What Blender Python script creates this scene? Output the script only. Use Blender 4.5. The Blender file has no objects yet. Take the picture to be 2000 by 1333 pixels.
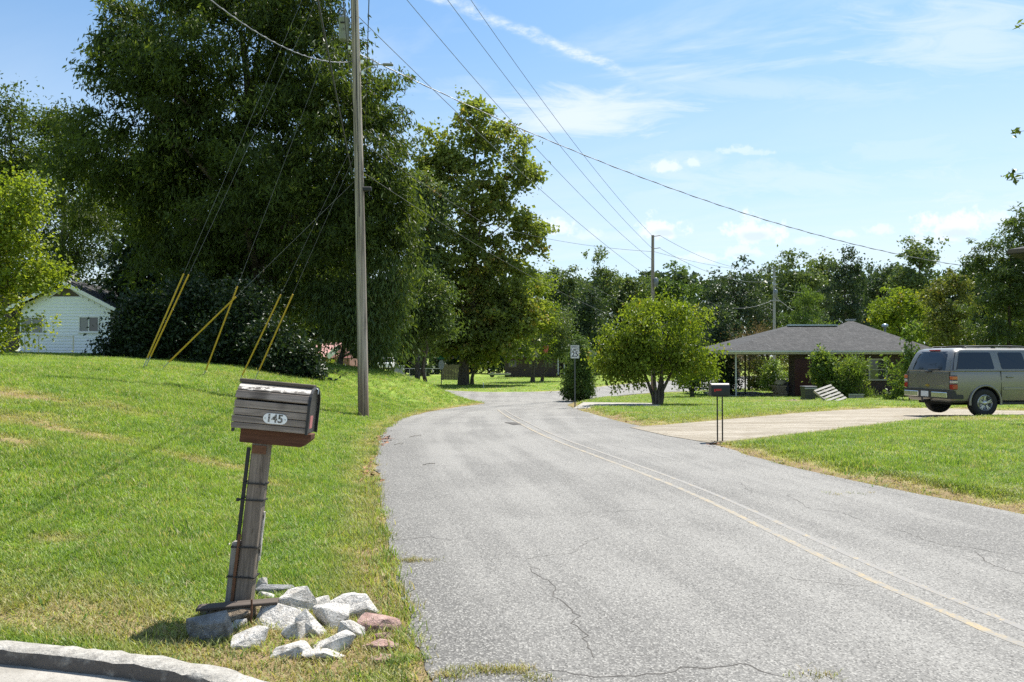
import bpy, bmesh, math, random
import numpy as np
from mathutils import Vector, Matrix, Euler
from mathutils.geometry import delaunay_2d_cdt

random.seed(7)
rng = np.random.default_rng(7)
S = bpy.context.scene
COL = S.collection
D = bpy.data

# ------------------------------------------------------------------ camera
FPX, HORIZON, CAMZ = 1455.0, 700.0, 1.55
PITCH = math.atan((HORIZON - 666.5) / FPX)
cam = D.objects.new('camera', D.cameras.new('camera'))
COL.objects.link(cam)
cam.location = (0, 0, CAMZ)
cam.rotation_euler = (math.pi / 2 + PITCH, 0, 0)
cam.data.sensor_width = 36
cam.data.lens = 36 * FPX / 2000
cam.data.clip_start = 0.05
cam.data.clip_end = 6000
S.camera = cam

# ------------------------------------------------------------------ light
SUN_DIR = Vector((0.28, 0.42, 1.0)).normalized()
SUN_EL = math.asin(SUN_DIR.z)
SUN_AZ = math.atan2(SUN_DIR.x, SUN_DIR.y)
sun = D.objects.new('sun', D.lights.new('sun', 'SUN'))
COL.objects.link(sun)
sun.data.energy = 4.4
sun.data.angle = math.radians(0.55)
sun.data.color = (1.0, 0.955, 0.88)
sun.rotation_euler = SUN_DIR.to_track_quat('Z', 'Y').to_euler()
sun.location = (20, 10, 60)
S.view_settings.view_transform = 'Standard'
S.view_settings.look = 'None'
S.view_settings.gamma = 1.0
S.view_settings.use_curve_mapping = False
S.view_settings.exposure = 1.05
S.render.engine = 'CYCLES'
S.cycles.max_bounces = 7
S.cycles.diffuse_bounces = 3
S.cycles.glossy_bounces = 3
S.cycles.transmission_bounces = 5
S.cycles.sample_clamp_indirect = 8
S.cycles.use_denoising = False
S.render.filter_size = 1.15


class NT:
    """small helper to write node trees"""
    def __init__(self, tree):
        self.t = tree
        self.n = tree.nodes
        self.l = tree.links

    def node(self, typ, **kw):
        n = self.n.new(typ)
        for k, v in kw.items():
            setattr(n, k, v)
        return n

    def put(self, sock, v):
        if v is None:
            return
        if isinstance(v, bpy.types.NodeSocket):
            self.l.new(v, sock)
        else:
            sock.default_value = v

    def math(self, op, a, b=None, c=None, clamp=False):
        n = self.node('ShaderNodeMath', operation=op, use_clamp=clamp)
        for i, v in enumerate((a, b, c)):
            self.put(n.inputs[i], v)
        return n.outputs[0]

    def vmath(self, op, a, b=None):
        n = self.node('ShaderNodeVectorMath', operation=op)
        self.put(n.inputs[0], a)
        if b is not None:
            self.put(n.inputs[1], b)
        return n.outputs['Value'] if op in ('DOT_PRODUCT', 'LENGTH') else n.outputs[0]

    def mix(self, f, a, b, typ='RGBA', blend='MIX'):
        n = self.node('ShaderNodeMix', data_type=typ)
        if typ == 'RGBA':
            n.blend_type = blend
        ins = {'RGBA': (0, 6, 7), 'FLOAT': (0, 2, 3)}[typ]
        for i, v in zip(ins, (f, a, b)):
            if typ == 'RGBA' and i != 0 and not isinstance(v, bpy.types.NodeSocket) and len(v) == 3:
                v = (*v, 1)
            self.put(n.inputs[i], v)
        return n.outputs[2 if typ == 'RGBA' else 0]

    def noise(self, vec, scale, detail=4, rough=0.55, dist=0.0, dim='3D'):
        n = self.node('ShaderNodeTexNoise', noise_dimensions=dim)
        self.put(n.inputs['Vector'], vec)
        n.inputs['Scale'].default_value = scale
        n.inputs['Detail'].default_value = detail
        n.inputs['Roughness'].default_value = rough
        n.inputs['Distortion'].default_value = dist
        return n.outputs[0]

    def ramp(self, f, stops, interp='LINEAR'):
        n = self.node('ShaderNodeValToRGB')
        n.color_ramp.interpolation = interp
        e = n.color_ramp.elements
        while len(e) < len(stops):
            e.new(0.5)
        for q, (p, c) in zip(e, stops):
            q.position = p
            q.color = (c, c, c, 1) if isinstance(c, (int, float)) else (*c, 1)
        self.put(n.inputs[0], f)
        return n.outputs[0]

    def smooth(self, v, lo, hi):
        n = self.node('ShaderNodeMapRange', interpolation_type='SMOOTHSTEP')
        self.put(n.inputs[0], v)
        n.inputs[1].default_value = lo
        n.inputs[2].default_value = hi
        return n.outputs[0]

    def comb(self, x, y, z):
        n = self.node('ShaderNodeCombineXYZ')
        for i, v in enumerate((x, y, z)):
            self.put(n.inputs[i], v)
        return n.outputs[0]


# ------------------------------------------------------------------ sky
W = D.worlds.new('World')
S.world = W
W.use_nodes = True
t = NT(W.node_tree)
t.n.clear()
sky = t.node('ShaderNodeTexSky', sky_type='NISHITA')
sky.sun_disc = False
sky.sun_elevation = SUN_EL
sky.sun_rotation = SUN_AZ
sky.altitude = 200
sky.air_density = 1.1
sky.dust_density = 1.6
sky.ozone_density = 2.2
tc = t.node('ShaderNodeTexCoord')
sx = t.node('ShaderNodeSeparateXYZ')
t.l.new(tc.outputs['Generated'], sx.inputs[0])
X, Y, Z = sx.outputs
zc = t.math('MAXIMUM', Z, 0.02)
# high thin cirrus sheet: a flat layer far above
zq = t.math('ADD', zc, 0.10)
px_, py_ = t.math('DIVIDE', X, zq), t.math('DIVIDE', Y, zq)
pv = t.comb(px_, t.math('MULTIPLY', py_, 1.0), 0.0)
rot = t.node('ShaderNodeVectorRotate', rotation_type='Z_AXIS')
t.l.new(pv, rot.inputs['Vector'])
rot.inputs['Angle'].default_value = 0.35
stretch = t.vmath('MULTIPLY', rot.outputs[0], (0.55, 1.6, 1.0))
n1 = t.noise(stretch, 1.15, 7, 0.62, 0.8)
n2 = t.noise(stretch, 0.45, 3, 0.5, 0.3)
cir = t.math('MULTIPLY', t.smooth(n1, 0.42, 0.68), t.smooth(n2, 0.40, 0.62))
# veil that thickens towards the horizon
veil = t.math('MULTIPLY', t.math('SUBTRACT', 1.0, t.smooth(Z, 0.06, 0.46)), t.math('ADD', t.math('MULTIPLY', n1, 1.0), 0.34))
# contrail drifting across the sheet
qx, qy = t.math('DIVIDE', X, zc), t.math('DIVIDE', Y, zc)
qv = t.comb(qx, qy, 0.0)
across = t.math('SUBTRACT', t.math('ADD', t.math('MULTIPLY', qx, -0.676), t.math('MULTIPLY', qy, 0.737)), 1.639)
along = t.math('ADD', t.math('MULTIPLY', qx, 0.737), t.math('MULTIPLY', qy, 0.676))
wob = t.math('MULTIPLY', t.math('SUBTRACT', t.noise(qv, 9, 5, 0.65), 0.5), 0.085)
adist = t.math('ABSOLUTE', t.math('ADD', across, wob))
con = t.math('SUBTRACT', 1.0, t.smooth(adist, 0.004, 0.048))
con = t.math('MULTIPLY', con, t.math('SUBTRACT', 1.0, t.smooth(along, 1.75, 2.25)))
con = t.math('MULTIPLY', con, t.smooth(t.noise(qv, 16, 5, 0.7), 0.25, 0.75))
con = t.math('MULTIPLY', con, t.smooth(Y, 0.0, 0.1))
# soft banks and little fair-weather puffs, as directions (x/y, z/y)
yc = t.math('MAXIMUM', Y, 0.05)
ax, ay = t.math('DIVIDE', X, yc), t.math('DIVIDE', Z, yc)
av = t.comb(ax, ay, 0.0)


def blob(u, v, ru, rv, warp, lo, hi, noise, flat=0.0):
    cx, cy = (u - 1000) / FPX, (HORIZON - v) / FPX
    dx = t.math('DIVIDE', t.math('SUBTRACT', ax, cx), ru / FPX)
    dy = t.math('DIVIDE', t.math('SUBTRACT', ay, cy), rv / FPX)
    if flat:
        dy = t.math('ADD', dy, t.math('MULTIPLY', t.math('MINIMUM', dy, 0.0), flat))
    r = t.math('SQRT', t.math('ADD', t.math('MULTIPLY', dx, dx), t.math('MULTIPLY', dy, dy)))
    r = t.math('ADD', r, t.math('MULTIPLY', t.math('SUBTRACT', noise, 0.5), warp))
    return t.math('SUBTRACT', 1.0, t.smooth(r, lo, hi))


front = t.smooth(Y, 0.05, 0.2)
nb = t.noise(t.vmath('MULTIPLY', av, (3.4, 13.0, 1)), 2.2, 8, 0.66, 0.9)
banks = None
for (u, v, ru, rv, k) in [(1130, 220, 290, 66, 0.85), (1560, 350, 640, 80, 0.55), (1900, 70, 300, 110, 0.55), (1980, 420, 420, 90, 0.7), (1300, 400, 420, 60, 0.5),
                          (1500, 170, 420, 40, 0.38), (900, 175, 170, 36, 0.30), (1800, 300, 420, 60, 0.45), (450, 90, 500, 90, 0.15)]:
    b = t.math('MULTIPLY', blob(u, v, ru, rv, 2.4, 0.0, 1.25, nb), k)
    banks = b if banks is None else t.math('MAXIMUM', banks, b)
nc = t.noise(av, 34, 7, 0.62)
nc2 = t.noise(av, 62, 5, 0.65)
ncm = t.math('ADD', t.math('MULTIPLY', nc, 0.6), t.math('MULTIPLY', nc2, 0.4))
puffs = None
shade = None
for (u, v, ru, rv, k) in [(1470, 452, 50, 30, 0.95), (1292, 448, 44, 22, 1.0), (1868, 446, 66, 32, 0.95), (1090, 446, 34, 18, 0.85),
                          (1720, 446, 24, 14, 0.7), (1300, 322, 26, 14, 0.75), (1356, 316, 18, 11, 0.6), (1450, 494, 44, 13, 0.65),
                          (1952, 432, 42, 16, 0.6), (1648, 457, 26, 8, 0.6), (1578, 470, 24, 8, 0.5), (1440, 292, 34, 8, 0.5), (1480, 297, 30, 7, 0.4),
                          (1375, 505, 40, 12, 0.6), (1160, 460, 30, 10, 0.4), (1835, 470, 60, 9, 0.45), (620, 400, 60, 20, 0.5)]:
    b = blob(u, v, ru * 1.25, rv * 1.3, 5.0, 0.35, 1.05, ncm, 0.5)
    b2 = t.math('MULTIPLY', b, k)
    puffs = b2 if puffs is None else t.math('MAXIMUM', puffs, b2)
    if ru > 40:
        s = blob(u + 6, v + rv * 0.3, ru * 0.75, rv * 0.45, 1.6, 0.3, 1.0, ncm)
        shade = s if shade is None else t.math('MAXIMUM', shade, s)
bg1 = t.node('ShaderNodeBackground')
skyc = t.mix(1.0, sky.outputs[0], (0.76, 1.02, 1.14), blend='MULTIPLY')
WHITE = (6.1, 6.7, 7.2)
cov = t.math('MAXIMUM', t.math('MULTIPLY', cir, 0.62), t.math('MULTIPLY', veil, 0.78))
cov = t.math('MAXIMUM', cov, t.math('MULTIPLY', banks, front))
cov = t.math('MINIMUM', t.math('ADD', cov, t.math('MULTIPLY', con, 0.85)), 0.93)
c1 = t.mix(cov, skyc, WHITE)
puffc = t.mix(t.math('MULTIPLY', shade, 0.8), (7.2, 7.5, 7.7), (4.9, 5.7, 6.5))
c2 = t.mix(t.math('MULTIPLY', t.math('MULTIPLY', puffs, front), 0.72), c1, puffc)
t.l.new(c2, bg1.inputs[0])
bg1.inputs[1].default_value = 0.074
wo = t.node('ShaderNodeOutputWorld')
t.l.new(bg1.outputs[0], wo.inputs[0])

# ------------------------------------------------------------------ numpy noise


def vnoise(x, y, seed=0):
    x = np.asarray(x, float); y = np.asarray(y, float)
    xi = np.floor(x).astype(np.int64); yi = np.floor(y).astype(np.int64)
    fx = x - xi; fy = y - yi
    fx = fx * fx * (3 - 2 * fx); fy = fy * fy * (3 - 2 * fy)

    def h(a, b):
        n = (a * 374761393 + b * 668265263 + seed * 974711) & 0x7fffffff
        n = ((n ^ (n >> 13)) * 1274126177) & 0x7fffffff
        return ((n ^ (n >> 16)) & 0xffff) / 65535.0
    return (h(xi, yi) * (1 - fx) + h(xi + 1, yi) * fx) * (1 - fy) + (h(xi, yi + 1) * (1 - fx) + h(xi + 1, yi + 1) * fx) * fy


def fbm(x, y, seed=0, o=3):
    r = 0; a = 0.5; s = 0
    for i in range(o):
        r = r + a * vnoise(x * 2 ** i, y * 2 ** i, seed + i); s += a; a *= 0.5
    return r / s


def sstep(a, b, x):
    q = np.clip((np.asarray(x, float) - a) / (b - a), 0, 1)
    return q * q * (3 - 2 * q)


# ------------------------------------------------------------------ terrain
_ys = np.linspace(-80, 900, 9801)
_bz = np.interp(_ys, [-80, 12, 20, 30, 40, 60, 90, 140, 300, 900], [0.1, 0, -.09, -.38, -.62, -.85, -.95, -.9, 1.0, 4])
_k = np.ones(41) / 41
_bz = np.convolve(np.pad(_bz, 20, mode='edge'), _k, 'valid')


def smoothcurve(ys, xs):
    g = np.linspace(ys[0], ys[-1], 800)
    v = np.interp(g, ys, xs)
    k = np.ones(15) / 15
    for _ in range(2):
        v = np.convolve(np.pad(v, 7, mode='reflect', reflect_type='odd'), k, 'valid')
    return g, v


_ly, _lx = smoothcurve([-20, 0, 3.56, 4.5, 6.44, 9, 12.5, 16.1, 20.3, 25, 29, 33], [4.9, .45, -.355, -.62, -1.08, -1.62, -2.28, -2.82, -3.02, -2.75, -2.1, -1.1])


def xleft(y):
    return np.interp(y, _ly, _lx)


def H(x, y):
    x = np.asarray(x, float); y = np.asarray(y, float)
    b = np.interp(y, _ys, _bz)
    s = xleft(np.minimum(y, 33)) - x
    g = np.interp(y, [20, 25, 29, 34], [1, 1.25, 1.9, 2.2])
    f = np.interp(s * g, [-50, .35, 1.0, 2.5, 4.5, 7, 12, 20, 60, 300], [0, 0, .07, .44, 1.02, 1.42, 1.72, 1.95, 2.3, 3])
    A = np.interp(y, [2.5, 3.6, 4.6, 8, 14, 18], [.1, .16, .25, .62, .95, 1.0])
    plate = sstep(-12, -20, x) * (1 - sstep(52, 66, y))
    W_ = np.maximum(1 - sstep(30.5, 36, y), plate)
    z = b + f * A * W_
    # grass shoulder on the right of the road and the gently rising right yard
    return z + 0.05 * (fbm(x * .35, y * .35, 5) - .5) * sstep(.5, 2.5, s)


def Hs(x, y):
    return float(H(np.array([x]), np.array([y]))[0])


CP, SP = math.cos(PITCH), math.sin(PITCH)


def ray(u, v):
    a, b = (u - 1000) / FPX, (666.5 - v) / FPX
    d = Vector((a, CP - b * SP, SP + b * CP))
    return d / d.y


def P(u, v, d):
    r = ray(u, v)
    return Vector((r.x * d, d, CAMZ + r.z * d))


def gp(u, v, lift=0.0):
    r = ray(u, v)
    ds = np.concatenate([np.linspace(2, 60, 4000), np.linspace(60.02, 400, 4000)])
    dz = CAMZ + r.z * ds - H(r.x * ds, ds)
    i = np.argmax(dz < 0)
    if dz[i] >= 0:
        i = len(ds) - 1
    d = ds[i]
    return Vector((r.x * d, d, Hs(r.x * d, d) + lift))


def gxy(u, v):
    p = gp(u, v)
    return (p.x, p.y)


# ------------------------------------------------------------------ materials
MATS = {}


def newmat(name):
    m = D.materials.new(name)
    m.use_nodes = True
    tt = NT(m.node_tree)
    tt.bsdf = m.node_tree.nodes['Principled BSDF']
    MATS[name] = m
    return m, tt


def setb(tt, **kw):
    for k, v in kw.items():
        s = tt.bsdf.inputs[k.replace('_', ' ')]
        if not isinstance(v, bpy.types.NodeSocket) and s.type == 'RGBA' and len(v) == 3:
            v = (*v, 1)
        tt.put(s, v)


def bump(tt, h, strength=0.4, dist=0.02):
    b = tt.node('ShaderNodeBump')
    b.inputs['Strength'].default_value = strength
    b.inputs['Distance'].default_value = dist
    tt.l.new(h, b.inputs['Height'])
    tt.l.new(b.outputs[0], tt.bsdf.inputs['Normal'])


def objco(tt):
    return tt.node('ShaderNodeTexCoord').outputs['Object']


def worldpos(tt):
    return tt.node('ShaderNodeNewGeometry').outputs['Position']


def rnd(tt):
    return tt.node('ShaderNodeObjectInfo').outputs['Random']


def plain(name, col, rough=0.6, metal=0.0, var=0.15, scale=8.0, bs=0.0, coat=0.0, spec=0.5):
    m, tt = newmat(name)
    n = tt.noise(objco(tt), scale, 5, 0.6)
    c = tt.mix(tt.math('MULTIPLY', n, 1.0), tuple(x * (1 - var) for x in col), tuple(min(1, x * (1 + var)) for x in col))
    setb(tt, Base_Color=c, Roughness=rough, Metallic=metal)
    tt.bsdf.inputs['Coat Weight'].default_value = coat
    tt.bsdf.inputs['Specular IOR Level'].default_value = spec
    if bs:
        bump(tt, n, bs, 0.01)
    return m


def wood(name, c1, c2, grain=(2, 30, 30), crack=0.5, axis_rand=True, bs=0.5):
    """weathered timber: grain runs along the object's x axis, per-piece offset"""
    m, tt = newmat(name)
    co = tt.vmath('ADD', objco(tt), tt.comb(tt.math('MULTIPLY', rnd(tt), 37.0), tt.math('MULTIPLY', rnd(tt), 11.0), 0.0))
    st = tt.vmath('MULTIPLY', co, grain)
    n = tt.noise(st, 1.6, 8, 0.7, 0.6)
    big = tt.noise(co, 3.0, 3, 0.5)
    f = tt.math('ADD', tt.math('MULTIPLY', tt.smooth(n, 0.25, 0.75), 0.75), tt.math('MULTIPLY', tt.math('SUBTRACT', rnd(tt), 0.5), 0.35), clamp=True)
    c = tt.mix(f, c1, c2)
    c = tt.mix(tt.smooth(big, 0.55, 0.8), c, tuple(x * .6 for x in c1))
    dark = tt.smooth(tt.noise(st, 3.2, 6, 0.6, 1.2), 0.60, 0.72)
    c = tt.mix(tt.math('MULTIPLY', dark, crack), c, tuple(x * .3 for x in c1))
    setb(tt, Base_Color=c, Roughness=0.9)
    tt.bsdf.inputs['Specular IOR Level'].default_value = 0.2
    bump(tt, tt.math('SUBTRACT', n, tt.math('MULTIPLY', dark, 0.6)), bs, 0.006)
    return m


def leafmat(name, cd, cl, cy=None, trans=0.45, gloss=0.12, yfrac=0.9):
    """tint attribute (0..1, one value per leaf and sprig) runs from cd to cl, the last few towards cy"""
    m, tt = newmat(name)
    at = tt.node('ShaderNodeAttribute', attribute_name='tint')
    f = at.outputs['Fac']
    c = tt.mix(f, cd, cl)
    if cy:
        c = tt.mix(tt.smooth(f, yfrac - .12, yfrac + .04), c, cy)
    setb(tt, Base_Color=c, Roughness=0.45)
    tt.bsdf.inputs['Specular IOR Level'].default_value = gloss * 3
    tr = tt.node('ShaderNodeBsdfTranslucent')
    c2 = tt.mix(1.0, c, (1.25, 1.25, 0.45), blend='MULTIPLY')
    tt.l.new(c2, tr.inputs[0])
    ms = tt.node('ShaderNodeMixShader')
    ms.inputs[0].default_value = trans
    tt.l.new(tt.bsdf.outputs[0], ms.inputs[1])
    tt.l.new(tr.outputs[0], ms.inputs[2])
    tt.l.new(ms.outputs[0], m.node_tree.nodes['Material Output'].inputs[0])
    return m


# ------------------------------------------------------------------ mesh helper
class MB:
    def __init__(self):
        self.v = []; self.f = []; self.s = []

    def add(self, vs, fs, smooth=False):
        o = len(self.v)
        self.v += [tuple(p) for p in vs]
        self.f += [tuple(i + o for i in q) for q in fs]
        self.s += [smooth] * len(fs)
        return self

    def box(self, c, size, M=None):
        hx, hy, hz = (q / 2 for q in size)
        vs = [Vector((x, y, z)) for z in (-hz, hz) for y in (-hy, hy) for x in (-hx, hx)]
        if M is not None:
            vs = [M @ p for p in vs]
        vs = [p + Vector(c) for p in vs]
        return self.add(vs, [(0, 2, 3, 1), (4, 5, 7, 6), (0, 1, 5, 4), (2, 6, 7, 3), (0, 4, 6, 2), (1, 3, 7, 5)])

    def beam(self, a, b, w, h, up=(0, 0, 1)):
        a, b = Vector(a), Vector(b)
        d = (b - a); L = d.length; d.normalize()
        s = d.cross(Vector(up)); s.normalize(); q = s.cross(d)
        M = Matrix((d, s, q)).transposed()
        return self.box((a + b) / 2, (L, w, h), M)

    def tube(self, pts, radii, n=8, caps=True, smooth=True):
        pts = [Vector(p) for p in pts]
        if isinstance(radii, (int, float)):
            radii = [radii] * len(pts)
        vs, fs = [], []
        prev = None
        for i, p in enumerate(pts):
            a = pts[max(i - 1, 0)]; b = pts[min(i + 1, len(pts) - 1)]
            d = (b - a).normalized()
            if prev is None:
                s = d.cross(Vector((0, 0, 1)))
                if s.length < 1e-3:
                    s = Vector((1, 0, 0))
            else:
                s = prev - d * prev.dot(d)
            s.normalize(); prev = s
            q = d.cross(s)
            for k in range(n):
                an = 2 * math.pi * k / n
                vs.append(p + (s * math.cos(an) + q * math.sin(an)) * radii[i])
        for i in range(len(pts) - 1):
            for k in range(n):
                k2 = (k + 1) % n
                fs.append((i * n + k, i * n + k2, (i + 1) * n + k2, (i + 1) * n + k))
        self.add(vs, fs, smooth)
        if caps:
            self.add(vs[:n][::-1], [tuple(range(n))])
            self.add(vs[-n:], [tuple(range(n))])
        return self

    def lathe(self, prof, n=16, M=None, smooth=True):
        """prof: list of (radius, z) about local z"""
        vs = [Vector((r * math.cos(2 * math.pi * k / n), r * math.sin(2 * math.pi * k / n), z)) for r, z in prof for k in range(n)]
        if M is not None:
            vs = [M @ p for p in vs]
        fs = [(i * n + k, i * n + (k + 1) % n, (i + 1) * n + (k + 1) % n, (i + 1) * n + k) for i in range(len(prof) - 1) for k in range(n)]
        self.add(vs, fs, smooth)
        self.add(vs[:n][::-1], [tuple(range(n))])
        self.add(vs[-n:], [tuple(range(n))])
        return self

    def prism(self, poly, depth, M):
        """poly in local xy, extruded along +z by depth, then M"""
        n = len(poly)
        vs = [M @ Vector((x, y, 0)) for x, y in poly] + [M @ Vector((x, y, depth)) for x, y in poly]
        fs = [tuple(range(n))[::-1], tuple(range(n, 2 * n))] + [(i, (i + 1) % n, n + (i + 1) % n, n + i) for i in range(n)]
        return self.add(vs, fs)

    def build(self, name, mat, parent=None, bevel=0.0, recalc=True, loc=None, sharp=None):
        me = D.meshes.new(name)
        me.from_pydata(self.v, [], self.f)
        for p, s in zip(me.polygons, self.s):
            p.use_smooth = s
        if recalc or bevel:
            bm = bmesh.new(); bm.from_mesh(me)
            if recalc:
                bmesh.ops.recalc_face_normals(bm, faces=bm.faces)
            if bevel:
                es = [e for e in bm.edges if len(e.link_faces) == 2 and e.calc_face_angle(0) > 0.5]
                bmesh.ops.bevel(bm, geom=es, offset=bevel, segments=1, affect='EDGES', clamp_overlap=True)
            bm.to_mesh(me); bm.free()
        if mat:
            me.materials.append(mat if not isinstance(mat, str) else MATS[mat])
        if sharp:
            me.shade_smooth()
            me.set_sharp_from_angle(angle=math.radians(sharp))
        o = D.objects.new(name, me)
        COL.objects.link(o)
        if parent:
            o.parent = parent
        if loc is not None:
            o.location = loc
        return o


def tag(o, label=None, cat=None, group=None, kind=None):
    if label: o['label'] = label
    if cat: o['category'] = cat
    if group: o['group'] = group
    if kind: o['kind'] = kind
    return o


def empty(name, loc, label, cat, group=None, rz=0.0):
    o = D.objects.new(name, None)
    COL.objects.link(o)
    o.empty_display_size = 0.2
    o.location = loc
    o.rotation_euler = (0, 0, rz)
    return tag(o, label, cat, group)


def rel(root, p):
    return Vector(p) - root.location


def wpart(mb, name, mat, root, **kw):
    """build from world-space coordinates under an unrotated root"""
    mb.v = [tuple(Vector(p) - root.location) for p in mb.v]
    return mb.build(name, mat, root, **kw)


def npmesh(name, verts, faces, mat, parent=None, attrs=None, smooth=False, loc=None):
    """verts (n,3), faces (m,4) or (m,3) numpy"""
    me = D.meshes.new(name)
    n, k = len(verts), faces.shape[1]
    me.vertices.add(n)
    me.vertices.foreach_set('co', verts.astype(np.float32).ravel())
    me.loops.add(faces.size)
    me.loops.foreach_set('vertex_index', faces.astype(np.int32).ravel())
    me.polygons.add(len(faces))
    me.polygons.foreach_set('loop_start', np.arange(0, faces.size, k, dtype=np.int32))
    me.polygons.foreach_set('use_smooth', np.full(len(faces), smooth))
    me.update(calc_edges=True)
    for an, av in (attrs or {}).items():
        a = me.attributes.new(an, 'FLOAT', 'POINT')
        a.data.foreach_set('value', av.astype(np.float32))
    if mat:
        me.materials.append(mat if not isinstance(mat, str) else MATS[mat])
    o = D.objects.new(name, me)
    COL.objects.link(o)
    if parent:
        o.parent = parent
    if loc is not None:
        o.location = loc
    return o


# ------------------------------------------------------------------ ground materials
def grasscol(tt, dryf, pos):
    g = tt.mix(tt.smooth(tt.noise(pos, 0.9, 4, 0.6), 0.35, 0.68), (0.140, 0.235, 0.032), (0.235, 0.325, 0.050))
    g = tt.mix(tt.smooth(tt.noise(pos, 3.2, 3, 0.6), 0.45, 0.75), g, (0.25, 0.32, 0.068))
    return tt.mix(dryf, g, (0.36, 0.28, 0.14))


m, tt = newmat('lawn_ground')
at = tt.node('ShaderNodeAttribute', attribute_name='dry').outputs['Fac']
pos = worldpos(tt)
nz = tt.noise(pos, 18, 5, 0.65)
c = grasscol(tt, at, pos)
soil = tt.mix(nz, (0.12, 0.085, 0.045), (0.33, 0.245, 0.14))
c = tt.mix(tt.math('MULTIPLY', tt.smooth(nz, 0.48, 0.7), 0.6), c, soil)
c = tt.mix(tt.smooth(tt.math('ADD', at, tt.math('MULTIPLY', nz, 0.4)), 0.85, 1.2), c, soil)
setb(tt, Base_Color=c, Roughness=0.95)
tt.bsdf.inputs['Specular IOR Level'].default_value = 0.1
bump(tt, nz, 0.8, 0.05)

m, tt = newmat('grass_blade')
dr = tt.node('ShaderNodeAttribute', attribute_name='dry', attribute_type='INSTANCER').outputs['Fac']
rv = tt.node('ShaderNodeAttribute', attribute_name='rv', attribute_type='INSTANCER').outputs['Fac']
c = grasscol(tt, dr, worldpos(tt))
c = tt.mix(tt.math('MULTIPLY', tt.smooth(rv, .45, .9), 0.8), c, (0.31, 0.40, 0.08))
c = tt.mix(tt.math('MULTIPLY', tt.math('SUBTRACT', 1.0, tt.smooth(rv, .0, .38)), 0.75), c, (0.04, 0.115, 0.016))
c = tt.mix(tt.smooth(rv, 0.86, 0.95), c, (0.46, 0.38, 0.20))
setb(tt, Base_Color=c, Roughness=0.5)
tt.bsdf.inputs['Specular IOR Level'].default_value = 0.35
tr = tt.node('ShaderNodeBsdfTranslucent')
tt.l.new(tt.mix(1.0, c, (1.3, 1.35, 0.6), blend='MULTIPLY'), tr.inputs[0])
ms = tt.node('ShaderNodeMixShader')
ms.inputs[0].default_value = 0.42
tt.l.new(tt.bsdf.outputs[0], ms.inputs[1]); tt.l.new(tr.outputs[0], ms.inputs[2])
tt.l.new(ms.outputs[0], m.node_tree.nodes['Material Output'].inputs[0])


def asphalt(name, dark, light, stone, grain=150):
    m, tt = newmat(name)
    pos = worldpos(tt)
    lat = tt.node('ShaderNodeAttribute', attribute_name='lat').outputs['Fac']
    big = tt.noise(pos, 0.55, 4, 0.55, 0.4)
    st = tt.noise(tt.vmath('MULTIPLY', tt.vmath('ADD', pos, tt.comb(tt.math('MULTIPLY', tt.node('ShaderNodeAttribute', attribute_name='along').outputs['Fac'], 1.0), 0.0, 0.0)), (1.5, 0.10, 1)), 1.3, 4, 0.6)
    gr = tt.noise(pos, grain, 2, 0.7)
    g2 = tt.noise(pos, grain * 0.38, 3, 0.6)
    c = tt.mix(tt.smooth(tt.math('ADD', tt.math('MULTIPLY', big, 0.45), tt.math('MULTIPLY', st, 0.55)), 0.38, 0.60), dark, light)
    c = tt.mix(tt.math('MULTIPLY', lat, 0.75), c, tuple(x * .62 for x in dark))
    vo = tt.node('ShaderNodeTexVoronoi')
    tt.put(vo.inputs['Vector'], pos)
    vo.inputs['Scale'].default_value = grain * .62
    sp = tt.node('ShaderNodeSeparateColor')
    tt.l.new(vo.outputs['Color'], sp.inputs[0])
    c = tt.mix(tt.math('MULTIPLY', tt.smooth(sp.outputs[0], 0.55, 0.95), 0.70), c, stone)
    c = tt.mix(tt.math('MULTIPLY', tt.smooth(sp.outputs[1], 0.62, 0.97), 0.7), c, tuple(x * .40 for x in dark))
    c = tt.mix(tt.math('MULTIPLY', tt.smooth(g2, 0.56, 0.72), 0.35), c, tuple(x * .5 for x in dark))
    setb(tt, Base_Color=c, Roughness=0.85)
    tt.bsdf.inputs['Specular IOR Level'].default_value = 0.3
    bump(tt, tt.math('ADD', gr, vo.outputs['Distance']), 0.55, 0.008)
    return m


asphalt('asphalt', (0.150, 0.144, 0.134), (0.232, 0.223, 0.206), (0.37, 0.355, 0.325), 180)
m, tt = newmat('crack_fill')
n = tt.noise(worldpos(tt), 40, 4, 0.6)
setb(tt, Base_Color=tt.mix(n, (0.03, 0.028, 0.026), (0.11, 0.10, 0.088)), Roughness=0.95)
m, tt = newmat('yellow_paint')
pos = worldpos(tt)
w = tt.smooth(tt.math('ADD', tt.math('MULTIPLY', tt.noise(pos, 5.5, 5, 0.7), 0.55), tt.math('MULTIPLY', tt.noise(pos, 48, 3, 0.7), 0.45)), 0.34, 0.56)
setb(tt, Base_Color=tt.mix(w, (0.34, 0.26, 0.14), (0.21, 0.20, 0.182)), Roughness=0.8)
m, tt = newmat('faded_yellow_paint')
pos = worldpos(tt)
w = tt.smooth(tt.math('ADD', tt.math('MULTIPLY', tt.noise(pos, 5.5, 5, 0.7), 0.55), tt.math('MULTIPLY', tt.noise(pos, 48, 3, 0.7), 0.45)), 0.34, 0.50)
setb(tt, Base_Color=tt.mix(w, (0.36, 0.28, 0.15), (0.21, 0.20, 0.185)), Roughness=0.8)

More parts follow.
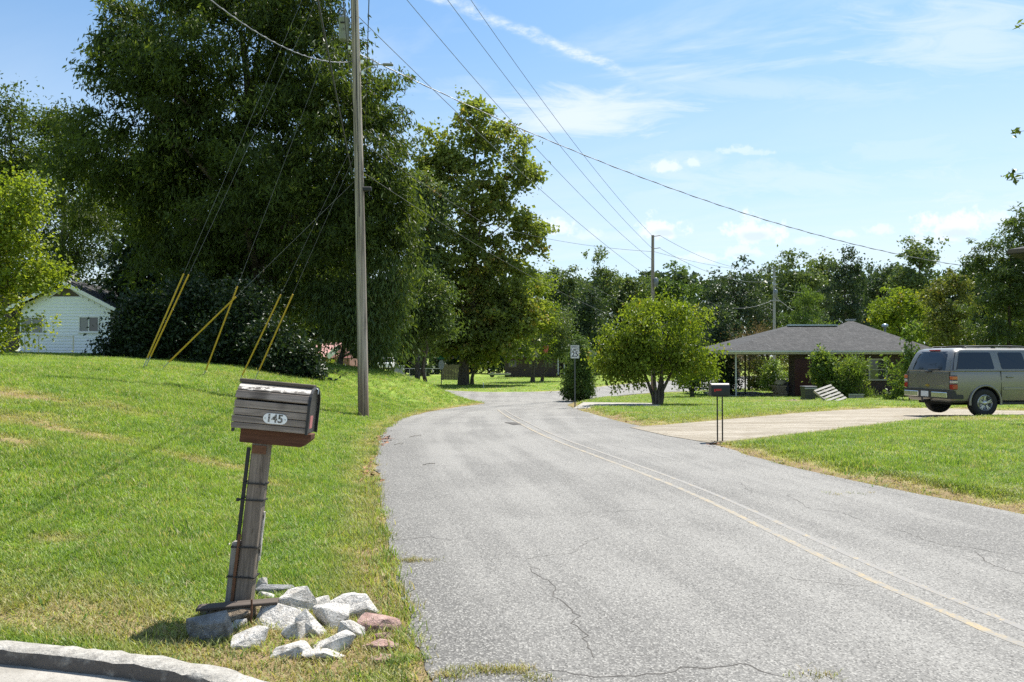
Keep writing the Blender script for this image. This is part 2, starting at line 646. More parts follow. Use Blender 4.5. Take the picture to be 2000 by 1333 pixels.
m, tt = newmat('concrete')
pos = worldpos(tt)
a_, b_, c_ = tt.noise(pos, 2.2, 5, 0.6), tt.noise(pos, 55, 4, 0.7), tt.noise(pos, 9, 5, 0.65)
c = tt.mix(tt.smooth(a_, 0.3, 0.7), (0.25, 0.232, 0.20), (0.38, 0.355, 0.315))
c = tt.mix(tt.math('MULTIPLY', tt.smooth(b_, 0.5, 0.68), 0.5), c, (0.2, 0.18, 0.155))
c = tt.mix(tt.math('MULTIPLY', tt.smooth(c_, 0.56, 0.74), 0.55), c, (0.22, 0.2, 0.165))
setb(tt, Base_Color=c, Roughness=0.9)
bump(tt, tt.math('ADD', b_, c_), 0.7, 0.012)

m, tt = newmat('old_kerb_concrete')
pos = worldpos(tt)
b_, c_ = tt.noise(pos, 70, 4, 0.7), tt.noise(pos, 12, 6, 0.65)
c = tt.mix(tt.smooth(c_, 0.35, 0.65), (0.29, 0.27, 0.235), (0.43, 0.405, 0.36))
c = tt.mix(tt.math('MULTIPLY', tt.smooth(b_, 0.50, 0.66), 0.65), c, (0.17, 0.155, 0.14))
# shade of the upright kerb face, painted into the colour in dark patches
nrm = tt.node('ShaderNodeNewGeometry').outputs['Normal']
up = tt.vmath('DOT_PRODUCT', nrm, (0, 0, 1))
face_shade = tt.math('MULTIPLY', tt.math('SUBTRACT', 1.0, tt.smooth(up, 0.35, 0.8)), tt.smooth(c_, 0.28, 0.5))
c = tt.mix(tt.math('MULTIPLY', face_shade, 0.9), c, (0.085, 0.072, 0.062))
setb(tt, Base_Color=c, Roughness=0.92)
bump(tt, tt.math('ADD', b_, c_), 0.9, 0.012)

m, tt = newmat('gravel_dirt')
pos = worldpos(tt)
a_, b_, c_ = tt.noise(tt.vmath('MULTIPLY', pos, (.35, 1.6, 1)), 1.1, 6, 0.65), tt.noise(pos, 24, 5, 0.8), tt.noise(tt.vmath('MULTIPLY', pos, (.6, 1.5, 1)), 4, 6, 0.7)
c = tt.mix(tt.smooth(a_, 0.36, 0.64), (0.25, 0.214, 0.16), (0.38, 0.338, 0.272))
c = tt.mix(tt.math('MULTIPLY', tt.smooth(c_, 0.50, 0.66), 0.7), c, (0.20, 0.16, 0.10))
c = tt.mix(tt.math('MULTIPLY', tt.smooth(b_, 0.48, 0.62), 0.6), c, (0.15, 0.12, 0.085))
setb(tt, Base_Color=c, Roughness=0.95)
bump(tt, tt.math('ADD', b_, c_), 0.9, 0.03)

# ------------------------------------------------------------------ outlines of the paved ground
def chaikin(pts, n=2):
    for _ in range(n):
        q = [pts[0]]
        for a, b in zip(pts, pts[1:]):
            q.append((a[0] * .75 + b[0] * .25, a[1] * .75 + b[1] * .25))
            q.append((a[0] * .25 + b[0] * .75, a[1] * .25 + b[1] * .75))
        q.append(pts[-1])
        pts = q
    return pts


def resample(pts, step0=0.25):
    out = []
    for a, b in zip(pts, pts[1:]):
        L = math.hypot(b[0] - a[0], b[1] - a[1])
        d = max(3.0, min(abs(a[1]), 60))
        n = max(1, int(L / (step0 * d / 8)))
        out += [(a[0] + (b[0] - a[0]) * i / n, a[1] + (b[1] - a[1]) * i / n) for i in range(n)]
    out.append(pts[-1])
    return out


def ragged(pts, amp, seed):
    p = np.array(pts)
    t_ = np.gradient(p, axis=0)
    L = np.hypot(t_[:, 0], t_[:, 1]) + 1e-6
    nrm_ = np.stack([-t_[:, 1] / L, t_[:, 0] / L], 1)
    n = (fbm(p[:, 0] * 2.6, p[:, 1] * 2.6, seed, 3) - .5) * 2 * amp + (vnoise(p[:, 0] * 14, p[:, 1] * 14, seed) - .5) * amp * .5
    return [tuple(q) for q in p + nrm_ * n[:, None]]


left_edge = [(float(xleft(y)), float(y)) for y in np.arange(-12, 33.2, .4)]
left_edge = ragged(resample(left_edge), .09, 3)
side_l = chaikin([(-1.15, 33.2), (-2.8, 35.6), (-4.8, 39), (-7, 47), (-10, 60), (-14, 80), (-19, 110)], 2)
side_r = chaikin([(-15, 110), (-10.3, 80), (-6.5, 61), (-4.4, 53), (-1.8, 50.0), gxy(1050, 765.5)], 2)
far_e = chaikin([gxy(1050, 765.5), gxy(1100, 764), gxy(1200, 752), gxy(1290, 745), (30, 102), (52, 124)], 2)
near_e = chaikin([(58, 112), (40, 86), (26, 66), gxy(1330, 765), gxy(1260, 769), gxy(1165, 778), gxy(1122, 786), gxy(1106, 792), gxy(1122, 798), gxy(1150, 807), gxy(1200, 822), gxy(1300, 845), gxy(1400, 870),
                  gxy(1500, 904), gxy(1700, 947), gxy(2000, 1006), (5.7, 5.2), (6.7, 1), (9.5, -12)], 2)
near_e = ragged(resample(near_e), .07, 8)
ROAD = left_edge + side_l[1:] + side_r + far_e[1:] + near_e
DRIVE = chaikin([gxy(1395, 868), gxy(1490, 856), gxy(1600, 843), gxy(1700, 831), gxy(1850, 814), (19, 18.2), (26, 18.8)], 1)
DRIVE = ragged(resample(DRIVE), .12, 21) + [(27, 25.5)] + ragged(resample(chaikin([(26, 25.2), (17.5, 24.5), gxy(1770, 796), gxy(1600, 804), gxy(1400, 823), gxy(1268, 833)], 1)), .12, 22)
DRIVE += [gxy(1230, 836), gxy(1300, 852)]
WALK = [gxy(1118, 799), gxy(1290, 800.5), gxy(1290, 793.5), gxy(1140, 791.5)]
kerb_line = chaikin([(-7.5, 4.45), (-4.2, 4.02), (-2.69, 3.76), (-1.79, 3.56), (-1.40, 3.41), (-1.03, 3.23), (-.62, 2.90), (-.28, 2.40)], 2)
SLAB = [(-9, -6)] + [(-9, 4.9)] + kerb_line + [(0.2, 1.2), (1.9, -6)]
CARPORT = [(11.6, 40.0), (16.2, 40.0), (16.2, 48), (11.6, 48)]


def inside(x, y, poly):
    x = np.asarray(x); y = np.asarray(y)
    r = np.zeros(x.shape, bool)
    px, py = zip(*poly)
    j = len(poly) - 1
    for i in range(len(poly)):
        if py[i] != py[j]:
            c = ((py[i] > y) != (py[j] > y)) & (x < (px[j] - px[i]) * (y - py[i]) / (py[j] - py[i]) + px[i])
            r ^= c
        j = i
    return r


def edist(x, y, pts):
    """distance to a polyline"""
    x = np.asarray(x, float); y = np.asarray(y, float)
    best = np.full(x.shape, 1e9)
    for (ax_, ay_), (bx, by) in zip(pts, pts[1:]):
        dx, dy = bx - ax_, by - ay_
        L2 = dx * dx + dy * dy + 1e-12
        q = np.clip(((x - ax_) * dx + (y - ay_) * dy) / L2, 0, 1)
        best = np.minimum(best, (x - ax_ - q * dx) ** 2 + (y - ay_ - q * dy) ** 2)
    return np.sqrt(best)


def thin(pts, k):
    return pts[::k] + [pts[-1]]


LE, NE, FE, SLE, SRE = thin(left_edge, 3), thin(near_e, 3), far_e, side_l, side_r
DRE = thin(DRIVE, 3)
patches = [(*gxy(40, 775), 1.6, .8), (*gxy(90, 830), 1.1, .55), (*gxy(160, 845), .8, .4), (*gxy(130, 1050), .26, .2), (*gxy(20, 860), .5, .35),
           (*gxy(540, 950), .4, .3), (*gxy(720, 915), .22, .22), (*gxy(715, 943), .2, .2), (*gxy(708, 1050), .15, .12), (*gxy(1550, 788), 1.6, .8), (*gxy(1480, 790), 1.6, .6),
           (*gxy(1260, 815), .8, .5), (*gxy(1880, 828), 1.2, .6), (*gxy(1960, 826), 1.6, .5), (*gxy(410, 905), .8, .25)]


def dryness(x, y):
    n = fbm(x * 1.7, y * 1.7, 31, 4)
    n2 = fbm(x * .5, y * .5, 37, 3)
    dl, dn, df = edist(x, y, LE), edist(x, y, NE), edist(x, y, FE)
    d = 1.15 * (1 - sstep(.05, .62, dl + (n - .5) * .5)) * np.interp(y, [5, 12, 28], [.85, .8, .9])
    d = np.maximum(d, 1.2 * (1 - sstep(.18, .72, dn + (n - .5) * .7)))
    d = np.maximum(d, .8 * (1 - sstep(.1, .8, df)))
    d = np.maximum(d, .9 * (1 - sstep(.1, .9, edist(x, y, DRE) + (n - .5))))
    for (cx, cy, rx, ry) in patches:
        q = np.hypot((x - cx) / rx, (y - cy) / ry) + (n - .5) * 2.6
        d = np.maximum(d, 1.05 * (1 - sstep(.2, 1.15, q)) * (.45 + 1.0 * n))
    # thin straw-coloured turf beside the kerb and around the mailbox stones
    kd = edist(x, y, kerb_line)
    d = np.maximum(d, .85 * (1 - sstep(.45, 1.45, kd + (n - .5) * .9)) * sstep(.15, .4, kd) * sstep(.30, .55, n2 + .14))
    md = np.hypot((x + 1.12) / .95, (y - 4.0) / .75) + (n - .5) * .7
    d = np.maximum(d, .92 * (1 - sstep(.6, 1.15, md)) * (.72 + .5 * n))
    d = np.maximum(d, .42 * sstep(.52, .72, n2) * sstep(.4, .7, n))
    # right-hand yard: drier strip in front of the far house
    return np.clip(d, 0, 1)


def G(x, y):
    """finished ground: terrain, sunk a little under the paving, lawn a few centimetres proud of the road on the right"""
    x = np.asarray(x, float); y = np.asarray(y, float)
    z = H(x, y)
    near = (y < 130) & (np.abs(x) < 70)
    ins = inside(x, y, ROAD) & near
    dn = edist(x, y, NE)
    drv = inside(x, y, DRIVE)
    lawn = (~ins) & (~drv) & (x > 2) & (y < 40)
    ed = edist(x, y, DRE)
    z = z + np.where(lawn, .085 * sstep(.30, .62, dn + (fbm(x * 3, y * 3, 50) - .5) * .3) * sstep(.1, .9, ed), 0)
    e = np.minimum(np.minimum(edist(x, y, LE), dn), np.minimum(edist(x, y, FE), np.minimum(edist(x, y, SLE), edist(x, y, SRE))))
    z = z - np.where(ins, .06 * sstep(.0, .5, e) + .012, 0)
    z = z - np.where(drv, .05 * sstep(0, .5, ed), 0)
    z = np.where(inside(x, y, SLAB) | (edist(x, y, kerb_line) < .06), -.14, z)
    return z


def axis(lo, hi, f0, f1, fine, coarse_n, p=2.2):
    mid = np.arange(f0, f1 + fine * .5, fine)
    a = f0 - (f0 - lo) * np.linspace(1, 0, coarse_n, endpoint=False) ** p
    b = f1 + (hi - f1) * np.linspace(0, 1, coarse_n + 1)[1:] ** p
    return np.concatenate([a, mid, b])


gx = axis(-260, 260, -16, 24, .25, 34)
gx = np.unique(np.round(np.concatenate([gx, np.arange(-5, 0.3, .06)]), 4))
gy = np.concatenate([np.linspace(-40, 0, 12, endpoint=False), np.arange(0, 2.2, .2), np.arange(2.2, 5.2, .06), np.arange(5.2, 26, .2), np.arange(26, 52, .4), np.arange(52, 110, 1.2), 110 + 700 * np.linspace(0, 1, 30) ** 2])
GX, GY = np.meshgrid(gx, gy)
gz = G(GX.ravel(), GY.ravel())
nx, ny = len(gx), len(gy)
ii = np.arange(nx * ny).reshape(ny, nx)
gf = np.stack([ii[:-1, :-1].ravel(), ii[:-1, 1:].ravel(), ii[1:, 1:].ravel(), ii[1:, :-1].ravel()], 1)
dryv = np.where((GY.ravel() < 110) & (np.abs(GX.ravel()) < 60), dryness(GX.ravel(), GY.ravel()), .1)
ground = npmesh('ground', np.stack([GX.ravel(), GY.ravel(), gz], 1), gf, 'lawn_ground', attrs={'dry': dryv}, smooth=True)
tag(ground, kind='structure')


def drape(name, poly, mat, lift, step, far_step, attrs=None, zf=H):
    """a sheet with the outline poly laid on the terrain"""
    P_ = np.array(poly)
    lo, hi = P_.min(0), P_.max(0)
    pts = []
    y = lo[1]
    while y < hi[1]:
        s = step + (far_step - step) * min(max(y / 60, 0), 1)
        xs = np.arange(lo[0], hi[0], s) + (random.random() - .5) * s * .5
        pts += [(float(a), float(y)) for a in xs]
        y += s
    pts = np.array(pts)
    ok = inside(pts[:, 0], pts[:, 1], poly) & (edist(pts[:, 0], pts[:, 1], thin(poly, 2) + [poly[0]]) > step * .35)
    pts = pts[ok]
    vs = [Vector(p) for p in poly] + [Vector(p) for p in pts]
    n = len(poly)
    v2, e2, f2, _, _, _ = delaunay_2d_cdt(vs, [(i, (i + 1) % n) for i in range(n)], [list(range(n))], 1, 1e-5)
    V = np.array([(p.x, p.y) for p in v2])
    F = np.array([f for f in f2 if len(f) == 3])
    # face up
    a, b, c = V[F[:, 0]], V[F[:, 1]], V[F[:, 2]]
    cr = (b[:, 0] - a[:, 0]) * (c[:, 1] - a[:, 1]) - (b[:, 1] - a[:, 1]) * (c[:, 0] - a[:, 0])
    F[cr < 0] = F[cr < 0][:, ::-1]
    z = zf(V[:, 0], V[:, 1]) + lift
    at_ = {k: f(V[:, 0], V[:, 1]) for k, f in (attrs or {}).items()}
    o = npmesh(name, np.column_stack([V, z]), F, mat, attrs=at_, smooth=True)
    return tag(o, kind='structure')


def latf(x, y):
    e = edist(x, y, LE)
    return np.clip((1 - sstep(.05, 1.0, e + (fbm(x * 2, y * 2, 4) - .5) * .5)) * np.interp(y, [4, 14, 22], [1, .8, .0]), 0, 1)


road = drape('road', ROAD, 'asphalt', .004, .42, 1.6, {'lat': latf, 'along': lambda x, y: -xleft(np.clip(y, -20, 33))})
driveway = drape('gravel_driveway', DRIVE, 'gravel_dirt', .012, .5, .6)
walk = drape('concrete_path', WALK, 'concrete', .035, .5, .6, zf=G)
slab = drape('driveway_apron', SLAB, 'concrete', .045, .5, .5, zf=lambda x, y: np.zeros_like(x))


def ribbon(name, pts, wf, mat, lift, parent=None):
    """thin flat strip on the road along pts (xy)"""
    p = np.array(pts)
    t_ = np.gradient(p, axis=0)
    L = np.hypot(t_[:, 0], t_[:, 1]) + 1e-9
    nr = np.stack([-t_[:, 1] / L, t_[:, 0] / L], 1)
    w_ = np.array([wf(i / (len(p) - 1)) for i in range(len(p))])[:, None] / 2
    a, b = p - nr * w_, p + nr * w_
    V = np.empty((2 * len(p), 3))
    V[0::2, :2] = a; V[1::2, :2] = b
    V[:, 2] = H(V[:, 0], V[:, 1]) + .004 + (lift - .004) * (.30 + .9 * sstep(9, 20, V[:, 1]))
    i = np.arange(len(p) - 1) * 2
    F = np.stack([i, i + 2, i + 3, i + 1], 1)
    return npmesh(name, V, F, mat, parent)


def fine_line(pts, step):
    q = []
    for a, b in zip(pts, pts[1:]):
        n = max(1, int(math.hypot(b[0] - a[0], b[1] - a[1]) / step))
        q += [(a[0] + (b[0] - a[0]) * i / n, a[1] + (b[1] - a[1]) * i / n) for i in range(n)]
    return q + [pts[-1]]


cl = [(4.9, -1.0), gxy(2000, 1268), gxy(1850, 1200), gxy(1700, 1135), gxy(1550, 1063), gxy(1400, 987), gxy(1300, 943), gxy(1200, 905), gxy(1100, 868), gxy(1050, 847), gxy(1015, 828), gxy(990, 815), gxy(972, 801)]
cl = fine_line(chaikin(cl, 3), .3)
cl2 = [(x + .235, y + .03) for x, y in cl]
r1 = ribbon('centre_line', cl, lambda q: .066, 'yellow_paint', .009, road)
r2 = ribbon('centre_line', cl2, lambda q: .058, 'faded_yellow_paint', .009, road)


def crack(pix, w0, seed):
    r_ = random.Random(seed)
    pts = fine_line([gxy(*q) for q in pix], .05)
    o = []
    for i, (x, y) in enumerate(pts):
        o.append((x + r_.gauss(0, .013) + .05 * (vnoise(x * 6, y * 6, seed) - .5), y + r_.gauss(0, .013) + .05 * (vnoise(x * 6, y * 6, seed + 9) - .5)))
    nz_ = [r_.uniform(.35, 1.3) for _ in range(200)]
    return ribbon('road_crack', o, lambda q: w0 * .72 * nz_[int(q * 197)] * min(1, 8 * q + .15, 8 * (1 - q) + .15), 'crack_fill', .008, road)


crack([(1036, 1106), (1050, 1122), (1078, 1143), (1080, 1164), (1108, 1184), (1130, 1204), (1118, 1218), (1142, 1244), (1150, 1266), (1160, 1290)], .011, 1)
crack([(1018, 1096), (1060, 1088), (1120, 1080), (1150, 1062), (1172, 1050)], .008, 2)
crack([(1036, 1106), (1052, 1112), (1056, 1118)], .008, 12)
crack([(990, 1318), (1100, 1316), (1200, 1326), (1280, 1318), (1360, 1310), (1450, 1300), (1490, 1312), (1560, 1330)], .014, 3)
crack([(752, 1060), (800, 1055), (830, 1050), (880, 1056)], .012, 4)
crack([(960, 1082), (1010, 1090)], .006, 5)
crack([(1540, 965), (1562, 982), (1580, 995), (1640, 1001), (1694, 1024)], .009, 6)
crack([(1730, 1032), (1760, 1040), (1840, 1066), (1900, 1072), (1990, 1090)], .009, 7)
crack([(1912, 1082), (1942, 1108), (2000, 1124)], .010, 8)
crack([(1440, 942), (1466, 958), (1474, 966)], .007, 9)
crack([(1100, 1004), (1200, 1000), (1320, 995)], .006, 10)
crack([(1500, 1120), (1600, 1140), (1720, 1150)], .006, 11)
crack([(1180, 868), (1260, 884), (1330, 905)], .008, 14)
pp = [gxy(985, 826), gxy(1004, 826), gxy(1019, 829.5), gxy(1003, 831)]
mb = MB(); mb.add([(x, y, Hs(x, y) + .012) for x, y in pp], [(0, 1, 2, 3)])
mb.build('road_patch', 'crack_fill', road)

# kerb: swept concrete upstand with a rounded worn shoulder
prof = [(-.02, -.12), (-.02, .085), (-.012, .112), (.008, .122), (.06, .124), (.09, .117), (.105, .08), (.105, -.12)]
kl = np.array(fine_line(kerb_line, .05))
tg = np.gradient(kl, axis=0); tg /= np.hypot(tg[:, 0], tg[:, 1])[:, None]
nr = np.stack([-tg[:, 1], tg[:, 0]], 1)
if nr[len(nr) // 2, 1] < 0:
    nr = -nr
kv = []
for i, (c0, n0) in enumerate(zip(kl, nr)):
    q = i / len(kl)
    drop = 1 - .75 * sstep(.8, 1, q)
    for k, (o_, z_) in enumerate(prof):
        j = (vnoise(c0[0] * 16 + k * 7, c0[1] * 16, 60) - .5) * .018
        kv.append((c0[0] + n0[0] * (o_ + j), c0[1] + n0[1] * (o_ + j), z_ * (drop if z_ > 0 else 1) + (j * .7 if z_ > .05 else 0)))
m_ = len(prof)
kf = [(i * m_ + k, (i + 1) * m_ + k, (i + 1) * m_ + k + 1, i * m_ + k + 1) for i in range(len(kl) - 1) for k in range(m_ - 1)]
mb = MB(); mb.add(kv, kf, False)
tag(mb.build('kerb', 'old_kerb_concrete', sharp=40), kind='structure')

# ------------------------------------------------------------------ turf: tufts of real blades
def tuft(seed, nb, hmin, hmax, w, spread, lean):
    r_ = random.Random(seed)
    mb = MB()
    for _ in range(nb):
        x0, y0 = r_.gauss(0, spread), r_.gauss(0, spread)
        h = r_.uniform(hmin, hmax); a = r_.uniform(0, 6.283); l = r_.uniform(.25, 1) * lean * h
        d = Vector((math.cos(a), math.sin(a), 0)); s = Vector((-d.y, d.x, 0)) * w * r_.uniform(.7, 1.25) / 2
        b = Vector((x0, y0, -.01)); m1 = b + Vector((0, 0, h * .55)) + d * l * .3; tp = b + Vector((0, 0, h)) + d * l
        mb.add([b - s, b + s, m1 + s * .8, m1 - s * .8, tp], [(0, 1, 2, 3), (3, 2, 4)])
    o = mb.build('grass_tuft', 'grass_blade', recalc=False)
    COL.objects.unlink(o)
    return o


TUFTS = [tuft(100 + i, 13, .022, .062, .0058, .034, 1.1) for i in range(4)]


def scatter_group(objs):
    ng = D.node_groups.new('scatter_tufts', 'GeometryNodeTree')
    ng.interface.new_socket('Geometry', in_out='INPUT', socket_type='NodeSocketGeometry')
    ng.interface.new_socket('Geometry', in_out='OUTPUT', socket_type='NodeSocketGeometry')
    N, L = ng.nodes, ng.links
    gi, go = N.new('NodeGroupInput'), N.new('NodeGroupOutput')
    jn = N.new('GeometryNodeJoinGeometry')
    for o in reversed(objs):
        oi = N.new('GeometryNodeObjectInfo'); oi.inputs['Object'].default_value = o
        gti = N.new('GeometryNodeGeometryToInstance')
        L.new(oi.outputs['Geometry'], gti.inputs[0]); L.new(gti.outputs[0], jn.inputs[0])
    iop = N.new('GeometryNodeInstanceOnPoints')
    iop.inputs['Pick Instance'].default_value = True
    L.new(gi.outputs[0], iop.inputs['Points']); L.new(jn.outputs[0], iop.inputs['Instance'])

    def attr(nm, dt):
        a = N.new('GeometryNodeInputNamedAttribute'); a.data_type = dt
        a.inputs['Name'].default_value = nm
        return a.outputs[0]
    L.new(attr('idx', 'INT'), iop.inputs['Instance Index'])
    L.new(attr('rot', 'FLOAT_VECTOR'), iop.inputs['Rotation'])
    L.new(attr('scl', 'FLOAT_VECTOR'), iop.inputs['Scale'])
    L.new(iop.outputs[0], go.inputs[0])
    return ng


NG = scatter_group(TUFTS)


def scatter(name, pts, dry, rv_, scl, label, idx=None):
    n = len(pts)
    me = D.meshes.new(name)
    me.vertices.add(n)
    me.vertices.foreach_set('co', pts.astype(np.float32).ravel())
    for an, dt, v in (('dry', 'FLOAT', dry), ('rv', 'FLOAT', rv_)):
        me.attributes.new(an, dt, 'POINT').data.foreach_set('value', v.astype(np.float32))
    me.attributes.new('idx', 'INT', 'POINT').data.foreach_set('value', (rng.integers(0, 4, n) if idx is None else idx).astype(np.int32))
    r_ = np.column_stack([rng.normal(0, .12, n), rng.normal(0, .12, n), rng.uniform(0, 6.283, n)])
    me.attributes.new('rot', 'FLOAT_VECTOR', 'POINT').data.foreach_set('vector', r_.astype(np.float32).ravel())
    me.attributes.new('scl', 'FLOAT_VECTOR', 'POINT').data.foreach_set('vector', scl.astype(np.float32).ravel())
    o = D.objects.new(name, me)
    COL.objects.link(o)
    md = o.modifiers.new('scatter', 'NODES'); md.node_group = NG
    return tag(o, label, 'grass', kind='stuff')


bins = [(2.6, 6, 1700, .95), (6, 10, 1000, 1.08), (10, 16, 520, 1.3), (16, 26, 260, 1.6), (26, 48, 110, 1.9), (48, 100, 12, 3.6)]
allp = []
for (y0, y1, dens, sc_) in bins:
    w = .82 * y1 + 1.5
    n = int((y1 - y0) * 2 * w * dens)
    x = rng.uniform(-w, w, n); y = rng.uniform(y0, y1, n)
    ok = np.abs(x) < .80 * y + 1.3
    x, y = x[ok], y[ok]
    ok = ~inside(x, y, ROAD) & ~inside(x, y, DRIVE) & ~inside(x, y, WALK) & ~inside(x, y, SLAB) & ~inside(x, y, CARPORT)
    ok &= edist(x, y, kerb_line) > .115
    x, y = x[ok], y[ok]
    allp.append(np.column_stack([x, y, np.full(len(x), sc_)]))
Q = np.vstack(allp)
qd = dryness(Q[:, 0], Q[:, 1])
# thin out where it is worn, a few stragglers on the bare ground stay
n_ = fbm(Q[:, 0] * 3.1, Q[:, 1] * 3.1, 71, 2)
keep = rng.random(len(Q)) > np.clip(.82 * sstep(.6, 1.0, qd), 0, .82)
clear = np.ones(len(Q), bool)
Q, qd, n_ = Q[keep & clear], qd[keep & clear], n_[keep & clear]
qz = G(Q[:, 0], Q[:, 1])
hgt = (.45 + 1.15 * n_) * (1 - .45 * qd)
scl = np.column_stack([Q[:, 2], Q[:, 2], np.minimum(Q[:, 2], 1.35) * hgt]) * rng.uniform(.75, 1.3, len(Q))[:, None]
P3 = np.column_stack([Q[:, 0], Q[:, 1], qz])
rvv = rng.random(len(Q))
lft = (Q[:, 0] < xleft(np.minimum(Q[:, 1], 33)) + .2) & (Q[:, 1] < 34)
far = ~lft & (Q[:, 1] > 36) & (Q[:, 0] < 12)
rgt = ~lft & ~far
for nm, ms_, lb in (('lawn_grass', lft, 'green mown grass covering the bank left of the road'), ('yard_grass', rgt, 'green grass of the yards right of the road'),
                    ('far_lawn_grass', far, 'green grass under the tall trees beyond the bend')):
    scatter(nm, P3[ms_], qd[ms_], rvv[ms_], scl[ms_], lb)
# longer rough tufts along the road edge, weeds at the seam
ey = rng.uniform(3.2, 22, 900)
exx = xleft(ey) - np.abs(rng.normal(.02, .13, 900))
q = fbm(exx * 1.2, ey * 1.2, 90, 2)
ok = (q > .42)
ex, ey = exx[ok], ey[ok]
scatter('verge_grass', np.column_stack([ex, ey, G(ex, ey)]), np.clip(rng.normal(.35, .3, len(ex)), 0, 1), rng.random(len(ex)),
        np.column_stack([np.full(len(ex), 1.4)] * 2 + [rng.uniform(1.0, 2.0, len(ex))]), 'rough uncut grass tufts along the left edge of the road')
# darker broad-leaved weed clumps scattered in the turf, and tufts that grow between the mailbox stones
wy = rng.uniform(3.4, 24, 1300)
wx = rng.uniform(-.8, .8, 1300) * wy
ok = ~inside(wx, wy, ROAD) & ~inside(wx, wy, DRIVE) & ~inside(wx, wy, SLAB) & (edist(wx, wy, kerb_line) > .2) & (fbm(wx * .8, wy * .8, 44, 2) > .5)
wx, wy = wx[ok], wy[ok]
scatter('lawn_weeds', np.column_stack([wx, wy, G(wx, wy)]), np.zeros(len(wx)), rng.uniform(0, .16, len(wx)),
        np.column_stack([rng.uniform(1.5, 2.8, len(wx))] * 2 + [rng.uniform(.7, 1.15, len(wx))]), 'dark green weed clumps dotted through the lawns')
sx0, sy0 = rng.uniform(-1.95, -.62, 240), rng.uniform(3.6, 4.6, 240)
ok = (sx0 < xleft(sy0) - .05) & (edist(sx0, sy0, kerb_line) > .15) & (np.hypot((sx0 + 1.2) / .75, (sy0 - 4.05) / .5) < 1.1)
sx0, sy0 = sx0[ok], sy0[ok]
scatter('stone_pile_grass', np.column_stack([sx0, sy0, G(sx0, sy0)]), rng.uniform(.2, 1, len(sx0)), rng.random(len(sx0)),
        np.column_stack([np.full(len(sx0), 1.1)] * 2 + [rng.uniform(.6, 1.2, len(sx0))]), 'straggling grass growing between the stones at the mailbox')
wp = []
for (u, v, n0, sx_, sy_) in [(945, 1313, 26, .06, .015), (1018, 1312, 12, .03, .012), (790, 1097, 30, .09, .012), (795, 1293, 26, .04, .03), (1060, 1328, 8, .06, .01), (870, 1326, 14, .05, .02),
                             (1590, 1325, 6, .1, .01), (1640, 965, 6, .2, .05)]:
    c0 = gp(u, v)
    for _ in range(n0):
        a, b = random.gauss(c0.x, sx_), random.gauss(c0.y, sy_)
        wp.append((a, b, Hs(a, b) + .006, 1.0 if u != 795 else .1))
wp = np.array(wp)
scatter('crack_weeds', wp[:, :3], wp[:, 3], rng.random(len(wp)) * .8, np.column_stack([np.full(len(wp), .8)] * 2 + [np.full(len(wp), .55)]),
        'straw coloured weeds growing from cracks at the road edge')

# ------------------------------------------------------------------ trees
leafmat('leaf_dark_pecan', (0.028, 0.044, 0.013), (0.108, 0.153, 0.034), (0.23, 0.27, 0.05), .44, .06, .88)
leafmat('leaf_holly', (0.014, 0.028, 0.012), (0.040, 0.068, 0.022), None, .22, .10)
leafmat('leaf_sycamore', (0.11, 0.155, 0.042), (0.27, 0.305, 0.08), (0.36, 0.25, 0.08), .48, .08, .86)
leafmat('leaf_yellow_green', (0.095, 0.150, 0.022), (0.245, 0.300, 0.042), (0.40, 0.27, 0.05), .5, .08, .93)
leafmat('leaf_bright', (0.13, 0.20, 0.028), (0.29, 0.33, 0.045), (0.40, 0.38, 0.06), .52, .12, .9)
leafmat('leaf_mid', (0.055, 0.092, 0.026), (0.130, 0.180, 0.044), (0.22, 0.22, 0.055), .38, .12, .92)
leafmat('leaf_olive', (0.100, 0.122, 0.034), (0.205, 0.215, 0.06), (0.30, 0.20, 0.08), .38, .1, .9)
leafmat('leaf_far', (0.068, 0.108, 0.044), (0.160, 0.205, 0.074), (0.30, 0.20, 0.09), .34, .1, .94)
leafmat('leaf_far_dark', (0.032, 0.056, 0.034), (0.080, 0.115, 0.054), None, .3, .12)
leafmat('leaf_cedar', (0.065, 0.115, 0.038), (0.155, 0.22, 0.058), None, .36, .08)
leafmat('leaf_dead', (0.13, 0.085, 0.05), (0.26, 0.19, 0.12), None, .2, .05)
leafmat('leaf_shrub', (0.07, 0.125, 0.032), (0.19, 0.26, 0.066), (0.32, 0.36, 0.11), .45, .10, .88)

m, tt = newmat('bark')
co = objco(tt)
n = tt.noise(tt.vmath('MULTIPLY', co, (9, 9, 1.6)), 1.5, 6, 0.65, 0.5)
setb(tt, Base_Color=tt.mix(tt.smooth(n, .3, .7), (0.045, 0.036, 0.028), (0.16, 0.135, 0.105)), Roughness=.95)
tt.bsdf.inputs['Specular IOR Level'].default_value = .15
bump(tt, n, .9, .04)
m, tt = newmat('pale_bark')
co = objco(tt)
n = tt.noise(tt.vmath('MULTIPLY', co, (2, 2, .8)), 1.5, 5, 0.65, 0.5)
setb(tt, Base_Color=tt.mix(tt.smooth(n, .4, .6), (0.10, 0.085, 0.065), (0.40, 0.36, 0.30)), Roughness=.9)
bump(tt, n, .5, .03)


def unit(v):
    return v / (np.linalg.norm(v, axis=-1, keepdims=True) + 1e-9)


